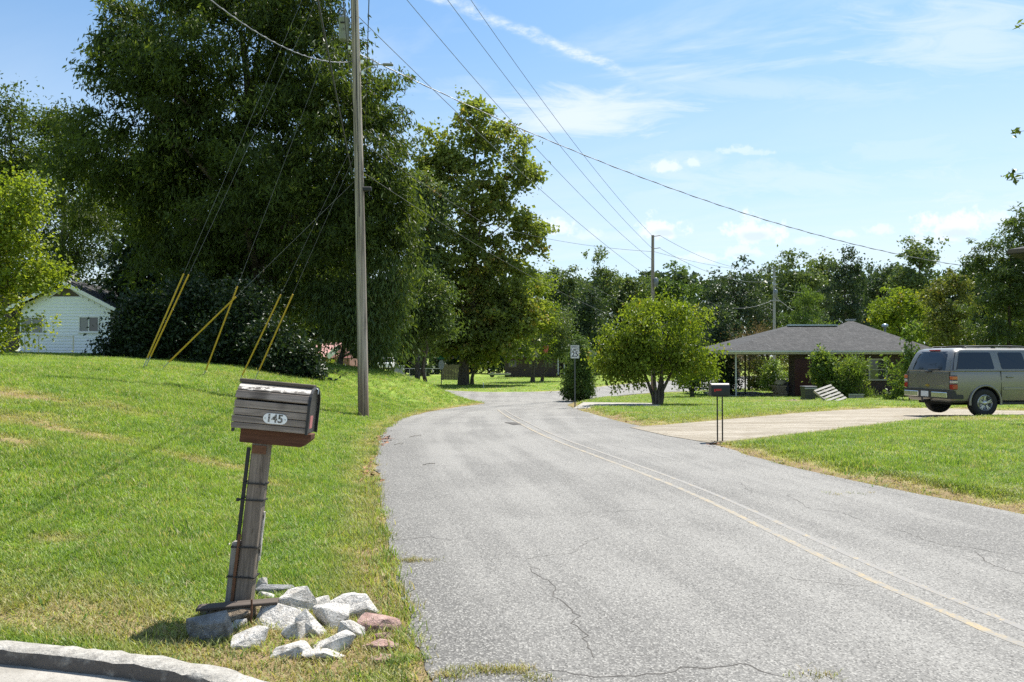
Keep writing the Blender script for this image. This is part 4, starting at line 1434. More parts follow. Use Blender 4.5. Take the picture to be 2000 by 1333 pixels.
plain('flag_red', (0.42, 0.02, 0.02), .5)
plain('cloth_pink', (0.60, 0.16, 0.15), .8)
plain('white_trim', (0.74, 0.75, 0.76), .6, 0, .06, 6)
plain('cream_trim', (0.48, 0.44, 0.36), .6, 0, .12, 5)
plain('vinyl_siding', (0.82, 0.86, 0.92), .5, 0, .05, 3)
plain('brown_soffit_shade', (0.10, 0.08, 0.065), .9)  # brown of the neighbour eave, also the shade painted on the carport ceiling
plain('bin_plastic', (0.055, 0.058, 0.06), .5)
plain('pale_bin', (0.30, 0.32, 0.33), .5)
plain('gutter_white', (0.55, 0.55, 0.53), .5)
plain('ridge_metal', (0.42, 0.50, 0.56), .35, .5)
m, tt = newmat('window_glass')
setb(tt, Base_Color=(0.045, 0.05, 0.055), Roughness=.06)
tt.bsdf.inputs['Specular IOR Level'].default_value = .8
m, tt = newmat('blind_glass')
setb(tt, Base_Color=(0.20, 0.21, 0.215), Roughness=.12)
m, tt = newmat('shingles')
co = objco(tt)
bt = tt.node('ShaderNodeTexBrick')
tt.put(bt.inputs['Vector'], tt.vmath('MULTIPLY', co, (1, 1, 3.1)))
bt.offset = .5
spx = tt.node('ShaderNodeSeparateXYZ'); tt.l.new(co, spx.inputs[0])
tt.put(bt.inputs['Vector'], tt.comb(tt.math('ADD', spx.outputs[0], tt.math('MULTIPLY', spx.outputs[1], .0)), tt.math('MULTIPLY', spx.outputs[2], 3.1), 0.0))
bt.inputs['Scale'].default_value = 1.0; bt.inputs['Brick Width'].default_value = .33; bt.inputs['Row Height'].default_value = .15; bt.inputs['Mortar Size'].default_value = .014
bt.inputs['Color1'].default_value = (.55, .55, .55, 1); bt.inputs['Color2'].default_value = (1.5, 1.48, 1.45, 1); bt.inputs['Mortar'].default_value = (.35, .35, .35, 1)
n = tt.noise(co, 3.5, 5, .7); n3 = tt.noise(co, 38, 3, .7)
n2 = tt.noise(tt.vmath('MULTIPLY', co, (5, .6, .6)), 1.2, 4, .6)
c = tt.mix(tt.smooth(n, .3, .7), (0.024, 0.0235, 0.0235), (0.046, 0.044, 0.043))
c = tt.mix(1.0, c, bt.outputs[0], blend='MULTIPLY')
c = tt.mix(tt.math('MULTIPLY', tt.smooth(tt.noise(tt.vmath('MULTIPLY', co, (14, 5, 5)), 1.0, 4, .7), .52, .66), .6), c, (0.13, 0.127, 0.123))
wv = tt.node('ShaderNodeTexWave', wave_type='BANDS', bands_direction='Z')
tt.put(wv.inputs['Vector'], co); wv.inputs['Scale'].default_value = 6.4; wv.inputs['Distortion'].default_value = .6
wv.inputs['Detail'].default_value = 3
c = tt.mix(tt.math('MULTIPLY', tt.smooth(wv.outputs[1], .62, .95), .45), c, (0.020, 0.020, 0.021))
c = tt.mix(tt.math('MULTIPLY', tt.smooth(n2, .55, .75), .35), c, (0.125, 0.12, 0.118))
setb(tt, Base_Color=c, Roughness=.92)
bump(tt, tt.math('ADD', n3, wv.outputs[1]), .5, .02)


def brick(name, c1, c2, mortar, sc=1.0):
    m, tt = newmat(name)
    b = tt.node('ShaderNodeTexBrick')
    co = objco(tt)
    sp = tt.node('ShaderNodeSeparateXYZ'); tt.l.new(co, sp.inputs[0])
    tt.put(b.inputs['Vector'], tt.comb(tt.math('ADD', sp.outputs[0], sp.outputs[1]), sp.outputs[2], 0.0))
    b.inputs['Color1'].default_value = (*c1, 1); b.inputs['Color2'].default_value = (*c2, 1); b.inputs['Mortar'].default_value = (*mortar, 1)
    b.inputs['Scale'].default_value = 1.0
    b.inputs['Brick Width'].default_value = .21 * sc; b.inputs['Row Height'].default_value = .072 * sc; b.inputs['Mortar Size'].default_value = .010
    n = tt.noise(co, 5, 4, .6)
    setb(tt, Base_Color=tt.mix(tt.math('MULTIPLY', tt.smooth(n, .4, .75), .4), b.outputs[0], tuple(x * .5 for x in c1)), Roughness=.9)
    bump(tt, tt.math('SUBTRACT', 1.0, b.outputs[1]), .6, .01)


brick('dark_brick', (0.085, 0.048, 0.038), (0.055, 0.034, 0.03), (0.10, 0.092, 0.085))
brick('red_brick', (0.30, 0.11, 0.07), (0.20, 0.075, 0.05), (0.28, 0.25, 0.22))
plain('pink_shingles', (0.40, 0.215, 0.185), .9, 0, .12, 3)
plain('maroon_door', (0.07, 0.02, 0.02), .55)


def rock_mat(name, c1, c2, c3):
    m, tt = newmat(name)
    co = tt.vmath('ADD', objco(tt), tt.comb(tt.math('MULTIPLY', rnd(tt), 9.0), 0.0, tt.math('MULTIPLY', rnd(tt), 5.0)))
    n = tt.noise(co, 16, 7, .7, .6); k = tt.noise(co, 7, 5, .6, 1.2); s = tt.noise(co, 80, 3, .7)
    c = tt.mix(tt.smooth(n, .35, .65), c1, c2)
    c = tt.mix(tt.math('MULTIPLY', tt.smooth(k, .52, .68), .55), c, c3)
    c = tt.mix(tt.math('MULTIPLY', tt.smooth(s, .55, .68), .6), c, tuple(x * .35 for x in c1))
    c = tt.mix(tt.math('MULTIPLY', tt.math('SUBTRACT', rnd(tt), .5), .3), c, c2)
    setb(tt, Base_Color=c, Roughness=.9)
    bump(tt, tt.math('ADD', n, tt.math('ADD', tt.math('MULTIPLY', s, .4), tt.math('MULTIPLY', k, .8))), 1.0, .035)


rock_mat('white_stone', (0.46, 0.43, 0.385), (0.74, 0.705, 0.65), (0.27, 0.23, 0.175))
rock_mat('grey_stone', (0.17, 0.172, 0.172), (0.31, 0.31, 0.305), (0.13, 0.125, 0.115))
rock_mat('brown_stone', (0.17, 0.125, 0.085), (0.32, 0.25, 0.17), (0.09, 0.07, 0.05))
rock_mat('tan_stone', (0.40, 0.29, 0.15), (0.60, 0.48, 0.28), (0.25, 0.17, 0.09))
rock_mat('pink_stone', (0.34, 0.20, 0.165), (0.50, 0.34, 0.29), (0.24, 0.14, 0.115))

# ------------------------------------------------------------------ wooden mailbox with its leaning post
mbp = gp(472, 1192)
MD = mbp.y + .02
mbx = empty('wooden_mailbox', mbp, 'leaning weathered wooden mailbox with oval plate 145 on a post', 'mailbox')
mbx.rotation_euler = (math.radians(-2), math.radians(5.6), math.radians(3))
PXM = MD / FPX          # metres per photo pixel here
# local frame: x right (towards the road), y away, z up the post; foot of post at origin


def lx(u, v):
    """photo pixel -> local x,z in the tilted frame (about the foot)"""
    X_, Z_ = (u - 472) * PXM, -(v - 1192) * PXM
    a = math.radians(5.6)
    return X_ * math.cos(a) - Z_ * math.sin(a), X_ * math.sin(a) + Z_ * math.cos(a)


def lpart(mb, name, mat, parent=mbx, bevel=.0, loc=(0, 0, 0), sharp=None):
    return mb.build(name, mat, parent, bevel=bevel, loc=loc, sharp=sharp)


def vboard(name, c, size, mat, bevel=.003, parent=mbx, upright=False):
    """a board whose grain (local x) follows its long side"""
    mb = MB()
    if upright:
        mb.box((0, 0, 0), (size[2], size[1], size[0]))
        o = lpart(mb, name, mat, parent, bevel)
        o.rotation_euler = (0, -math.pi / 2, 0)
    else:
        mb.box((0, 0, 0), size)
        o = lpart(mb, name, mat, parent, bevel)
    o.location = c
    return o


Zb = lx(530, 848)[1]           # underside of the box
xL, xR = lx(463, 800)[0], lx(603, 800)[0]
xC, BL = (xL + xR) / 2, xR - xL
post_top = Zb - .085
pz = post_top / 2 + .005
vboard('post', (.008, 0, (post_top + .07 - .12) / 2), (.098, .098, post_top + .07 + .12), 'post_wood', .006, upright=True)
vboard('side_plank', (-.072, .004, .185), (.046, .085, .44), 'pale_plank', .004, upright=True)
vboard('paint_strip', (.0615, .03, .44), (.010, .03, .30), 'peeling_white_paint', .002, upright=True)
mb = MB(); mb.tube([(-.048, -.056, .05), (-.050, -.058, .25), (-.048, -.058, .46)], .0095, 6)
lpart(mb, 'iron_bar', 'rusty_iron')
mb = MB(); mb.box((0, 0, 0), (.020, .014, .56)); o = lpart(mb, 'backing_strip', 'strap_black', loc=(-.058, -.044, .70))
for k, (z, x0, x1) in enumerate([(.765, -.060, .062), (.665, -.074, .062), (.385, -.088, .062), (.205, -.092, .064)]):
    mb = MB()
    th = .006
    for (a, b) in [((x0, -.066), (x1, -.056)), ((x1, -.056), (x1, .056)), ((x1, .056), (x0, .062)), ((x0, .062), (x0, -.066))]:
        mb.beam((a[0], a[1], z + random.uniform(-.004, .004)), (b[0], b[1], z + random.uniform(-.004, .004)), .005, .009)
    lpart(mb, 'tie_strap', 'strap_black')
    if k == 1:
        mb = MB(); mb.box((x0 - .008, -.062, z), (.016, .014, .018)); lpart(mb, 'strap_buckle', 'strap_black')
# support beam with a chamfered end
bxL, bxR = lx(468, 855)[0], lx(604, 855)[0]
mb = MB()
prof_b = [(bxL, -.085), (bxR - .055, -.085), (bxR, -.035), (bxR, 0), (bxL, 0)]
mb.prism(prof_b, .115, Matrix.Translation((0, .055, Zb)) @ Matrix.Rotation(math.pi / 2, 4, 'X'))
lpart(mb, 'support_beam', 'red_brown_wood', bevel=.004)
mb = MB(); mb.box((.008, -.0585, post_top - .035), (.085, .004, .05)); lpart(mb, 'rust_plate', 'rusty_iron')
# box: front and back walls of planks, arched top of narrow planks, ends
HW = .135
px_m = PXM
rows = [(.003, .036), (.040, .042), (.083, .044), (.128, .046)]
for sgn in (-1, 1):
    for k, (z0, h) in enumerate(rows):
        o = vboard('plank', (xC + random.uniform(-.004, .004), sgn * (HW - .009 + random.uniform(-.0015, .0015)), Zb + z0 + h / 2), (BL + random.uniform(-.006, .006), .018, h - .003), 'grey_plank', .0025)
        if k == 0 and sgn < 0:
            o.location.x += .0
zs = Zb + .176
RA, RB = HW - .006, .100
arcs = [math.radians(a) for a in (4, 32, 60, 84)]
for sgn in (-1, 1):
    for k in range(3):
        a0, a1 = arcs[k], arcs[k + 1]
        p0 = Vector((0, sgn * RA * math.cos(a0), RB * math.sin(a0))); p1 = Vector((0, sgn * RA * math.cos(a1), RB * math.sin(a1)))
        c = (p0 + p1) / 2; d = (p1 - p0); L = d.length - .003
        mb = MB(); mb.box((0, 0, 0), (BL + random.uniform(-.008, .006), .016, L))
        o = lpart(mb, 'plank', 'peeling_white_paint' if (k == 1 and sgn < 0) else 'grey_plank', bevel=.0025)
        o.location = (xC, c.y, zs + c.z)
        o.rotation_euler = (-math.atan2(d.y, d.z), 0, 0)
        if k == 1 and sgn < 0:
            o['label'] = 'roof plank with peeling white paint'
vboard('ridge_board', (xC - .004, -.012, zs + RB + .012), (BL + .01, .085, .022), 'dark_board', .003)
# underside and ends
vboard('floor_board', (xC, 0, Zb + .012), (BL - .012, 2 * HW - .04, .018), 'dark_board', .002)
n_ = 9
arch = [(-HW + .012, 0.004), (HW - .012, 0.004)] + [((HW - .012) * math.cos(a), .176 + (RB - .012) * math.sin(a)) for a in np.linspace(0, math.pi, n_)]
MX = Matrix(((0, 0, 1, 0), (1, 0, 0, 0), (0, 1, 0, 0), (0, 0, 0, 1)))
for nm, xx, mt in (('rear_panel', xL + .006, 'dark_board'), ('door', xR - .012, 'black_metal')):
    mb = MB(); mb.prism(arch, .012, Matrix.Translation((xx, 0, Zb)) @ MX)
    dd = lpart(mb, nm, mt)
rimp = [((HW + .004) * math.cos(a), .176 + (RB + .006) * math.sin(a)) for a in np.linspace(-.02, math.pi + .02, 15)]
rimp = [(HW + .004, .0)] + rimp + [(-HW - .004, .0)]
mb = MB()
for (a, b) in zip(rimp, rimp[1:]):
    mb.beam((xR + .006, a[0], Zb + a[1]), (xR + .006, b[0], Zb + b[1]), .014, .016, up=(1, 0, 0))
lpart(mb, 'door_frame', 'black_metal')
mb = MB(); mb.box((xR + .0155, -.085, Zb + .075), (.003, .07, .075)); o = lpart(mb, 'faded_sticker', plain('sticker_pink', (0.46, 0.16, 0.15), .6)); o['label'] = 'faded reddish sticker on the end'
mb = MB(); mb.tube([(xR + .010, -.06, zs + RB * .92), (xR + .022, -.062, zs + RB * 1.04), (xR + .034, -.063, zs + RB * .96), (xR + .034, -.064, zs + RB * .70)], .0035, 6)
lpart(mb, 'wire_loop', 'galvanised')
mb = MB()
mb.box((0, -.026, 0), (.018, .004, .02))
lpart(mb, 'corner_tab', 'black_metal', loc=(xL + .012, -HW + .02, Zb - .006))
# oval number plate
ox, oz = lx(541, 824)
ow, oh = .084, .040
ov = [(ow / 2 * 0 + (ow - oh) * sg + 0, 0) for sg in (1, -1)]
oval = [((ow - oh) * .62 + .026 * math.cos(a), .026 * math.sin(a)) for a in np.linspace(-math.pi / 2, math.pi / 2, 10)] + [(-(ow - oh) * .62 + .026 * math.cos(a), .026 * math.sin(a)) for a in np.linspace(math.pi / 2, 1.5 * math.pi, 10)]
oval = [(x * 1.34, y * 1.18) for x, y in oval]
Mf = Matrix.Rotation(math.pi / 2, 4, 'X')     # local xy -> facing -y
mb = MB(); mb.prism(oval, .004, Mf)
plate = lpart(mb, 'number_plate', 'white_enamel', loc=(ox, -HW - .0012, oz))
for sg in (-1, 1):
    mb = MB(); mb.lathe([(.0048, 0), (.0042, .002)], 10, Matrix.Translation((sg * .059, -.004, 0)) @ Mf)
    mb.build('screw', 'galvanised', plate)


def text(name, s, size, mat, parent, loc, rot=(math.pi / 2, 0, 0), ext=.0008, width=1.0, bold=0.0):
    cu = D.curves.new(name, 'FONT')
    cu.body = s; cu.size = size; cu.extrude = ext; cu.align_x = 'CENTER'; cu.align_y = 'CENTER'
    cu.offset = bold
    cu.materials.append(MATS[mat])
    o = D.objects.new(name, cu)
    COL.objects.link(o)
    o.parent = parent; o.location = loc; o.rotation_euler = rot; o.scale = (width, 1, 1)
    return o


for ch, x in (('1', -.036), ('4', -.004), ('5', .031)):
    text('digit', ch, .068, 'worn_numeral_paint', plate, (x, -.0052, .0), bold=.0016, width=1.0)
# old board lying across the stones, rusted stake beside the post foot
a, b = gp(470, 1215), None
bc = P(465, 1181, MD - .19)
brd = empty('weathered_board', bc, 'thin dark board lying across the stones at the mailbox post foot', 'board')
mb = MB(); mb.box((0, 0, 0), (.455, .07, .016))
o = mb.build('board', 'dark_board', brd, bevel=.003); o.rotation_euler = (.1, math.radians(-2.6), math.radians(8))
stp = gp(489, 1222)
stk = empty('rusty_stake', stp, 'short rusty stake standing among the stones under the dark board', 'stake')
mb = MB(); mb.tube([(0, 0, -.05), (.003, .01, .085), (.001, .015, .14)], [.006, .007, .006], 6)
mb.build('rod', 'rusty_iron', stk)

# ------------------------------------------------------------------ stones round its foot
STONES = [
    (409, 1230, 32, 33, .9, 'grey_stone', 'large dark grey angular stone at the left end of the pile, in the mailbox shadow'),
    (451, 1206, 40, 20, .7, 'brown_stone', 'flat brown stone right under the dark board'),
    (405, 1199, 18, 11, .9, 'grey_stone', 'small grey stone behind the large dark stone at the left'),
    (460, 1222, 17, 8, .8, 'white_stone', 'little pale stone wedged between the brown stone and the large dark one'),
    (494, 1251, 40, 17, .55, 'white_stone', 'flat pale slab in front of the rusty stake'),
    (536, 1214, 46, 27, .7, 'white_stone', 'biggest white boulder, right of the rusty stake'),
    (580, 1238, 22, 20, .7, 'white_stone', 'white stone leaning on the lower right of the biggest boulder'),
    (608, 1224, 25, 26, .8, 'white_stone', 'upright white slab between the biggest boulder and the next white stone'),
    (578, 1182, 32, 26, .8, 'white_stone', 'blocky white stone just behind the biggest boulder'),
    (642, 1212, 32, 24, .8, 'white_stone', 'white stone with dark pits right of the upright slab'),
    (684, 1234, 21, 17, .8, 'white_stone', 'small white stone between the pitted stone and the pink one'),
    (686, 1190, 41, 22, .75, 'white_stone', 'broad white stone at the back right of the pile'),
    (625, 1182, 17, 13, .8, 'white_stone', 'small white stone left of the broad one at the back right'),
    (649, 1191, 14, 9, .7, 'grey_stone', 'small grey flat stone in front of the broad one at the back right'),
    (742, 1222, 32, 18, .8, 'pink_stone', 'pink stone nearest the road edge, largest of the pink ones'),
    (748, 1244, 14, 9, .7, 'pink_stone', 'small pink stone just below the largest pink one'),
    (742, 1263, 30, 10, .5, 'pink_stone', 'low half buried pink stone second below the largest pink one'),
    (757, 1290, 24, 7, .5, 'pink_stone', 'nearly buried pinkish stone nearest the camera'),
    (648, 1262, 34, 19, .6, 'white_stone', 'pale stone at the front right of the pile, above the buried one'),
    (574, 1276, 34, 15, .5, 'white_stone', 'half buried pale stone at the front centre of the pile'),
    (634, 1283, 30, 12, .4, 'white_stone', 'low sunken pale stone in front of the front right one'),
    (538, 1153, 27, 13, .8, 'grey_stone', 'mottled grey stone at the back behind the post'),
    (506, 1148, 12, 18, .8, 'white_stone', 'white stone touching the right side of the post'),
    (518, 1168, 14, 10, .8, 'white_stone', 'small white stone between post and blocky white stone'),
    (594, 1163, 12, 7, .8, 'white_stone', 'tiny white stone at the back rim of the pile'),
    (520, 1192, 27, 13, .7, 'tan_stone', 'yellowish tan slab under the right end of the dark board'),
]


def stone(name, seed, sz, mat, loc, label, n=22):
    r_ = random.Random(seed)
    bm = bmesh.new()
    for _ in range(n):
        v = Vector((r_.gauss(0, 1), r_.gauss(0, 1), r_.gauss(0, 1))).normalized()
        # squared-off superellipsoid gives flat broken faces
        k = (abs(v.x) ** 3.2 + abs(v.y) ** 3.2 + abs(v.z) ** 3.2) ** (-1 / 3.2)
        v = v * k * r_.uniform(.86, 1.03)
        bm.verts.new((v.x * sz[0], v.y * sz[1], v.z * sz[2]))
    res = bmesh.ops.convex_hull(bm, input=bm.verts)
    bmesh.ops.delete(bm, geom=[g for g in res['geom_interior'] if isinstance(g, bmesh.types.BMVert)], context='VERTS')
    bmesh.ops.bevel(bm, geom=[e for e in bm.edges if len(e.link_faces) == 2 and e.calc_face_angle(0) > .35], offset=min(sz) * .055, segments=1, affect='EDGES', clamp_overlap=True)
    bmesh.ops.triangulate(bm, faces=bm.faces)
    bmesh.ops.subdivide_edges(bm, edges=[e for e in bm.edges if e.calc_length() > min(sz) * .35], cuts=1)
    for v in bm.verts:
        q = v.co * (9 / .12)
        v.co += v.co.normalized() * (vnoise(np.array([q.x * .35 + seed]), np.array([q.y * .35 + q.z * .27]), seed)[0] - .5) * min(sz) * .16
    bmesh.ops.recalc_face_normals(bm, faces=bm.faces)
    me = D.meshes.new(name); bm.to_mesh(me); bm.free()
    me.materials.append(MATS[mat])
    o = D.objects.new(name, me); COL.objects.link(o)
    o.location = loc
    o.rotation_euler = (r_.uniform(-.15, .15), r_.uniform(-.28, .28), r_.uniform(-.4, .4))
    return tag(o, label, 'stone', 'stones piled round the mailbox post')


for i, (u, v, hw, hh, ty, mt, lb) in enumerate(STONES):
    g0 = gp(u, min(v + hh * .55, 1330))
    s = g0.y / FPX
    hx, hz = hw * s * 1.48, hh * s * 1.46
    hy = hx * .62
    q = P(u, v, g0.y + hy * .35)
    stone('stone', 300 + i * 7, (hx, hy, hz), mt, q - Vector((0, 0, hz * .10)), lb, 15 + i % 4)
g0 = gp(448, 1071)
o = stone('stone', 77, (.015, .012, .018), 'white_stone', g0 + Vector((0, 0, .022)), 'tiny white pebble alone on the grass left of the post')

# ------------------------------------------------------------------ near utility pole
pb = gp(710, 815)
PD = pb.y
PB = Vector((pb.x, PD, pb.z))
toppt = P(686, -330, PD)
pole = empty('utility_pole', PB, 'tall grey wooden utility pole with transformer on the left bank', 'utility pole')
mb = MB()
npt = 14
for_pts = [Vector((0, 0, -.6))] + [rel(pole, PB.lerp(toppt, q)) + Vector((.02 * math.sin(q * 5), 0, 0)) for q in np.linspace(0, 1, npt)]
mb.tube(for_pts, [.150] + list(np.linspace(.145, .088, npt)), 18)
mb.build('shaft', 'pole_wood', pole)


def pole_at(v):
    q = (815 - v) / (815 + 330.0)
    return PB.lerp(toppt, q)


# transformer can with bushing, hung on the left face
tp = P(672, 58, PD - .05)
tcan = MB(); tcan.lathe([(.02, -.30), (.13, -.30), (.142, -.285), (.142, .26), (.150, .265), (.150, .30), (.10, .34), (.02, .36)], 20)
tc_ = tcan.build('transformer', 'grey_steel_paint', pole, loc=rel(pole, tp))
mb = MB(); mb.lathe([(.035, .34), (.035, .40), (.05, .41), (.035, .43), (.05, .45), (.035, .47), (.045, .49), (.012, .56), (.012, .62)], 10)
mb.build('bushing', 'grey_steel_paint', tc_)
for z in (-.17, .17):
    mb = MB(); mb.beam((.10, 0, z), (.27, .03, z), .05, .05); mb.build('bracket', 'galvanised', tc_)
for k in range(3):
    mb = MB(); mb.lathe([(.018, 0), (.024, .015), (.018, .03), (.01, .06)], 8, Matrix.Translation((-.05 + k * .05, -.142, .12)) @ Matrix.Rotation(math.pi / 2, 4, 'X')); mb.build('terminal', 'strap_black', tc_)
text('lettering', '15', .10, 'black_paint', tc_, (0, -.1445, -.06))
# luminaire-style service arm to the right
mb = MB()
mb.tube([rel(pole, pole_at(148)) + Vector((.10, 0, 0)), rel(pole, P(712, 136, PD)), rel(pole, P(733, 127, PD)), rel(pole, P(752, 126, PD))], [.022, .02, .018, .018], 8)
arm = mb.build('lamp_arm', 'galvanised', pole)
mb = MB(); mb.beam(rel(pole, P(748, 126.5, PD)), rel(pole, P(768, 127, PD)), .12, .055); mb.build('lamp_head', 'grey_steel_paint', arm, bevel=.015)
for v, sx_ in ((128, .09), (100, -.08), (150, .1)):
    mb = MB(); mb.lathe([(.02, -.05), (.045, -.04), (.03, 0), (.045, .04), (.02, .05)], 10); mb.build('insulator', 'white_enamel', pole, loc=rel(pole, pole_at(v)) + Vector((sx_ + .08 * np.sign(sx_), -.05, 0)))
mb = MB(); mb.tube([rel(pole, pole_at(v)) + Vector((.03, -.135 + (815 - v) * .00004, 0)) for v in (-200, 100, 300, 430)] , .012, 6)
mb.build('riser_cable', 'wire_black', pole)
mb = MB()
for v in (340, 352):
    p = rel(pole, pole_at(v)); mb.beam(p + Vector((-.14, -.02, 0)), p + Vector((.2, -.02, 0)), .03, .03)
mb.build('cable_bracket', 'galvanised', pole)
mb = MB(); mb.box(rel(pole, pole_at(375)) + Vector((.22, -.02, 0)), (.26, .10, .12)); mb.build('splice_box', 'strap_black', pole, bevel=.02)

# guy wires: anchor rod, yellow guard, strand up to the pole
GUYS = [((282, 713), (288, 700), (357, 541), -226, 'guy wire at the far left, outer of the closely paired yellow guards'),
        ((287, 712), (293, 697), (366, 541), -151, 'guy wire at the far left, inner of the closely paired yellow guards'),
        ((309, 728), (330, 708), (457, 583), 352, 'shallow guy wire whose yellow guard crosses a steeper one'),
        ((395, 742), (400, 724), (463, 561), -40, 'steep guy wire whose yellow guard is crossed by a shallow one'),
        ((464, 752), (472, 733), (548, 576), 268, 'guy wire with a separate yellow guard just right of the crossing pair'),
        ((496, 746), (506, 724), (576, 574), 295, 'guy wire with the yellow guard nearest the pole')]
for i, (an, g0, g1, vt, lb) in enumerate(GUYS):
    t1 = pole_at(vt)
    dA = PD - .5 + .25 * i
    A = P(an[0], an[1], dA)
    gz_ = Hs(A.x, A.y)
    root = empty('guy_wire', A, lb, 'guy wire', 'guy wires of the near pole')
    # points on the straight strand
    f0 = (g0[0] - an[0]) / (686 + (vt * .0) - an[0]); f1 = (g1[0] - an[0]) / (690 - an[0])
    a0 = A.lerp(t1, (an[1] - g0[1]) / (an[1] - vt)); a1 = A.lerp(t1, (an[1] - g1[1]) / (an[1] - vt))
    dirv = (t1 - A).normalized()
    mb = MB(); mb.tube([A - dirv * .35 - Vector((0, 0, 0)), a0], .012, 6); wpart(mb, 'anchor_rod', 'galvanised', root)
    mb = MB(); mb.tube([a0, a1], .022, 8); wpart(mb, 'yellow_guard', 'guard_yellow', root)
    mb = MB(); mb.tube([a1, t1], .0036, 4, caps=False); wpart(mb, 'strand', 'wire_grey', root)


def sag_wire(name, a, b, sag, r, mat, label, extra=None, n=40, twist=False):
    a, b = Vector(a), Vector(b)
    pts = [a.lerp(b, i / n) - Vector((0, 0, sag * 4 * (i / n) * (1 - i / n))) for i in range(n + 1)]
    root = empty(name, a, label, 'overhead wire', 'overhead wires')
    mb = MB(); mb.tube(pts, r, 5, caps=False); wpart(mb, 'cable', mat, root, recalc=False)
    if twist:
        mb = MB()
        tw = []
        for i in range(n * 6 + 1):
            q = i / (n * 6)
            p = a.lerp(b, q) - Vector((0, 0, sag * 4 * q * (1 - q)))
            tw.append(p + Vector((0, math.cos(q * 150) * r * 1.4, math.sin(q * 150) * r * 1.4)))
        mb.tube(tw, r * .6, 4, caps=False); wpart(mb, 'wrapped_conductor', mat, root, recalc=False)
    return root


# far pole
FD = 48.7
fbase = Vector(((1275 - 1000) / FPX * FD, FD, 0)); fbase.z = Hs(fbase.x, fbase.y)
ftop = P(1275, 460, FD)
fp = empty('utility_pole', fbase, 'dark utility pole standing behind the round yellow green tree', 'utility pole')
mb = MB(); mb.tube([(0, 0, -.5), (0, 0, (ftop.z - fbase.z) * .5), rel(fp, ftop)], [.15, .125, .095], 10); mb.build('shaft', 'pole_wood', fp)
for v in (462, 486):
    p = rel(fp, P(1277, v, FD))
    mb = MB(); mb.tube([p, p + Vector((.22, 0, .03)), p + Vector((.42, 0, .06))], .03, 6); mb.build('insulator_arm', 'wire_grey', fp)
mb = MB(); mb.lathe([(.02, -.28), (.15, -.27), (.15, .24), (.03, .30)], 12); mb.build('transformer', 'grey_steel_paint', fp, loc=rel(fp, P(1280, 552, FD)) + Vector((0, -.2, 0)))
# third pole
TD = 76
tbase = Vector(((1512 - 1000) / FPX * TD, TD, 0)); tbase.z = Hs(tbase.x, tbase.y)
ttop = P(1512, 521, TD)
tpo = empty('utility_pole', tbase, 'thin pale grey utility pole beyond the dark roofed house', 'utility pole')
mb = MB(); mb.tube([(0, 0, -.5), rel(tpo, ttop)], [.17, .11], 8); mb.build('shaft', plain('weathered_grey', (0.34, 0.33, 0.31), .85), tpo)
mb = MB(); mb.lathe([(.02, -.35), (.2, -.34), (.2, .3), (.03, .38)], 10); mb.build('transformer', 'grey_steel_paint', tpo, loc=rel(tpo, P(1513, 573, TD)) + Vector((0, -.25, 0)))
mb = MB(); mb.beam(rel(tpo, P(1503, 588, TD)) + Vector((0, -.2, 0)), rel(tpo, P(1521, 588, TD)) + Vector((0, -.2, 0)), .12, .12); mb.build('crossarm', 'weathered_grey' and MATS['weathered_grey'], tpo)
for v in (541, 556):
    mb = MB(); mb.beam(rel(tpo, P(1507, v, TD)) + Vector((0, -.2, 0)), rel(tpo, P(1517, v, TD)) + Vector((0, -.2, 0)), .09, .09); mb.build('bracket', 'galvanised', tpo)

near_hi = [P(688, -118, PD) + Vector((.12, 0, 0)), P(690, -235, PD) + Vector((.18, 0, 0)), P(690, -330, PD) + Vector((.1, 0, 0))]
WT, WK = .0105, 'wire_grey'
sag_wire('power_line', near_hi[0], P(1273, 508, FD), .62, WT, WK, 'lowest of three power wires from the near pole to the dark far pole')
sag_wire('power_line', near_hi[1], P(1272, 484, FD), .62, WT, WK, 'middle of three power wires from the near pole to the dark far pole')
sag_wire('power_line', near_hi[2], P(1274, 461, FD), .70, WT, WK, 'topmost of three power wires from the near pole to the dark far pole')
sag_wire('power_line', pole_at(38) + Vector((.1, 0, 0)), P(1272, 545, FD), .45, WT, WK, 'power wire leaving the near pole beside its transformer towards the far pole')
sag_wire('phone_line', pole_at(285) + Vector((.13, 0, 0)), P(1272, 612, FD), .45, .007, 'wire_dim', 'higher of the two phone cables between near and far pole')
sag_wire('phone_line', pole_at(345) + Vector((.18, 0, 0)), P(1272, 640, FD), .6, .007, 'wire_dim', 'lower of the two phone cables between near and far pole')
sag_wire('service_drop', pole_at(112) + Vector((.12, 0, 0)), P(1885, 520, 30), .85, .011, 'wire_grey', 'twisted thick service cable crossing the road to the right', twist=True, n=50)
sag_wire('service_drop', pole_at(126) + Vector((-.12, 0, 0)), P(240, -150, 9.5), .55, .010, 'wire_grey', 'twisted service cable sagging to the upper left before the huge tree', twist=True, n=50)
back = [((5.2, -24, 8.0), 346, 'wire_black', .020, 'thick black cable dropping from overhead to the left side of the near pole', -.15),
        ((5.6, -24, 8.7), 318, 'wire_black', .011, 'thin black cable passing in front of the near pole shaft', .0),
        ((6.4, -24, 8.0), 280, 'wire_black', .012, 'black cable dropping from overhead to the right side of the near pole', .20)]
sag_wire('phone_line', pole_at(346) + Vector((-.16, -.05, 0)), P(640, 0, 9.6).lerp(pole_at(346), -1.8), .12, .014, 'wire_black', back[0][4])
sag_wire('phone_line', pole_at(330) + Vector((.05, -.14, 0)), P(669, 0, 9.6).lerp(pole_at(330), -1.8), .12, .006, 'wire_black', back[1][4])
sag_wire('phone_line', pole_at(288) + Vector((.20, -.05, 0)), P(702, 0, 9.6).lerp(pole_at(288), -1.8), .12, .007, 'wire_black', back[2][4])
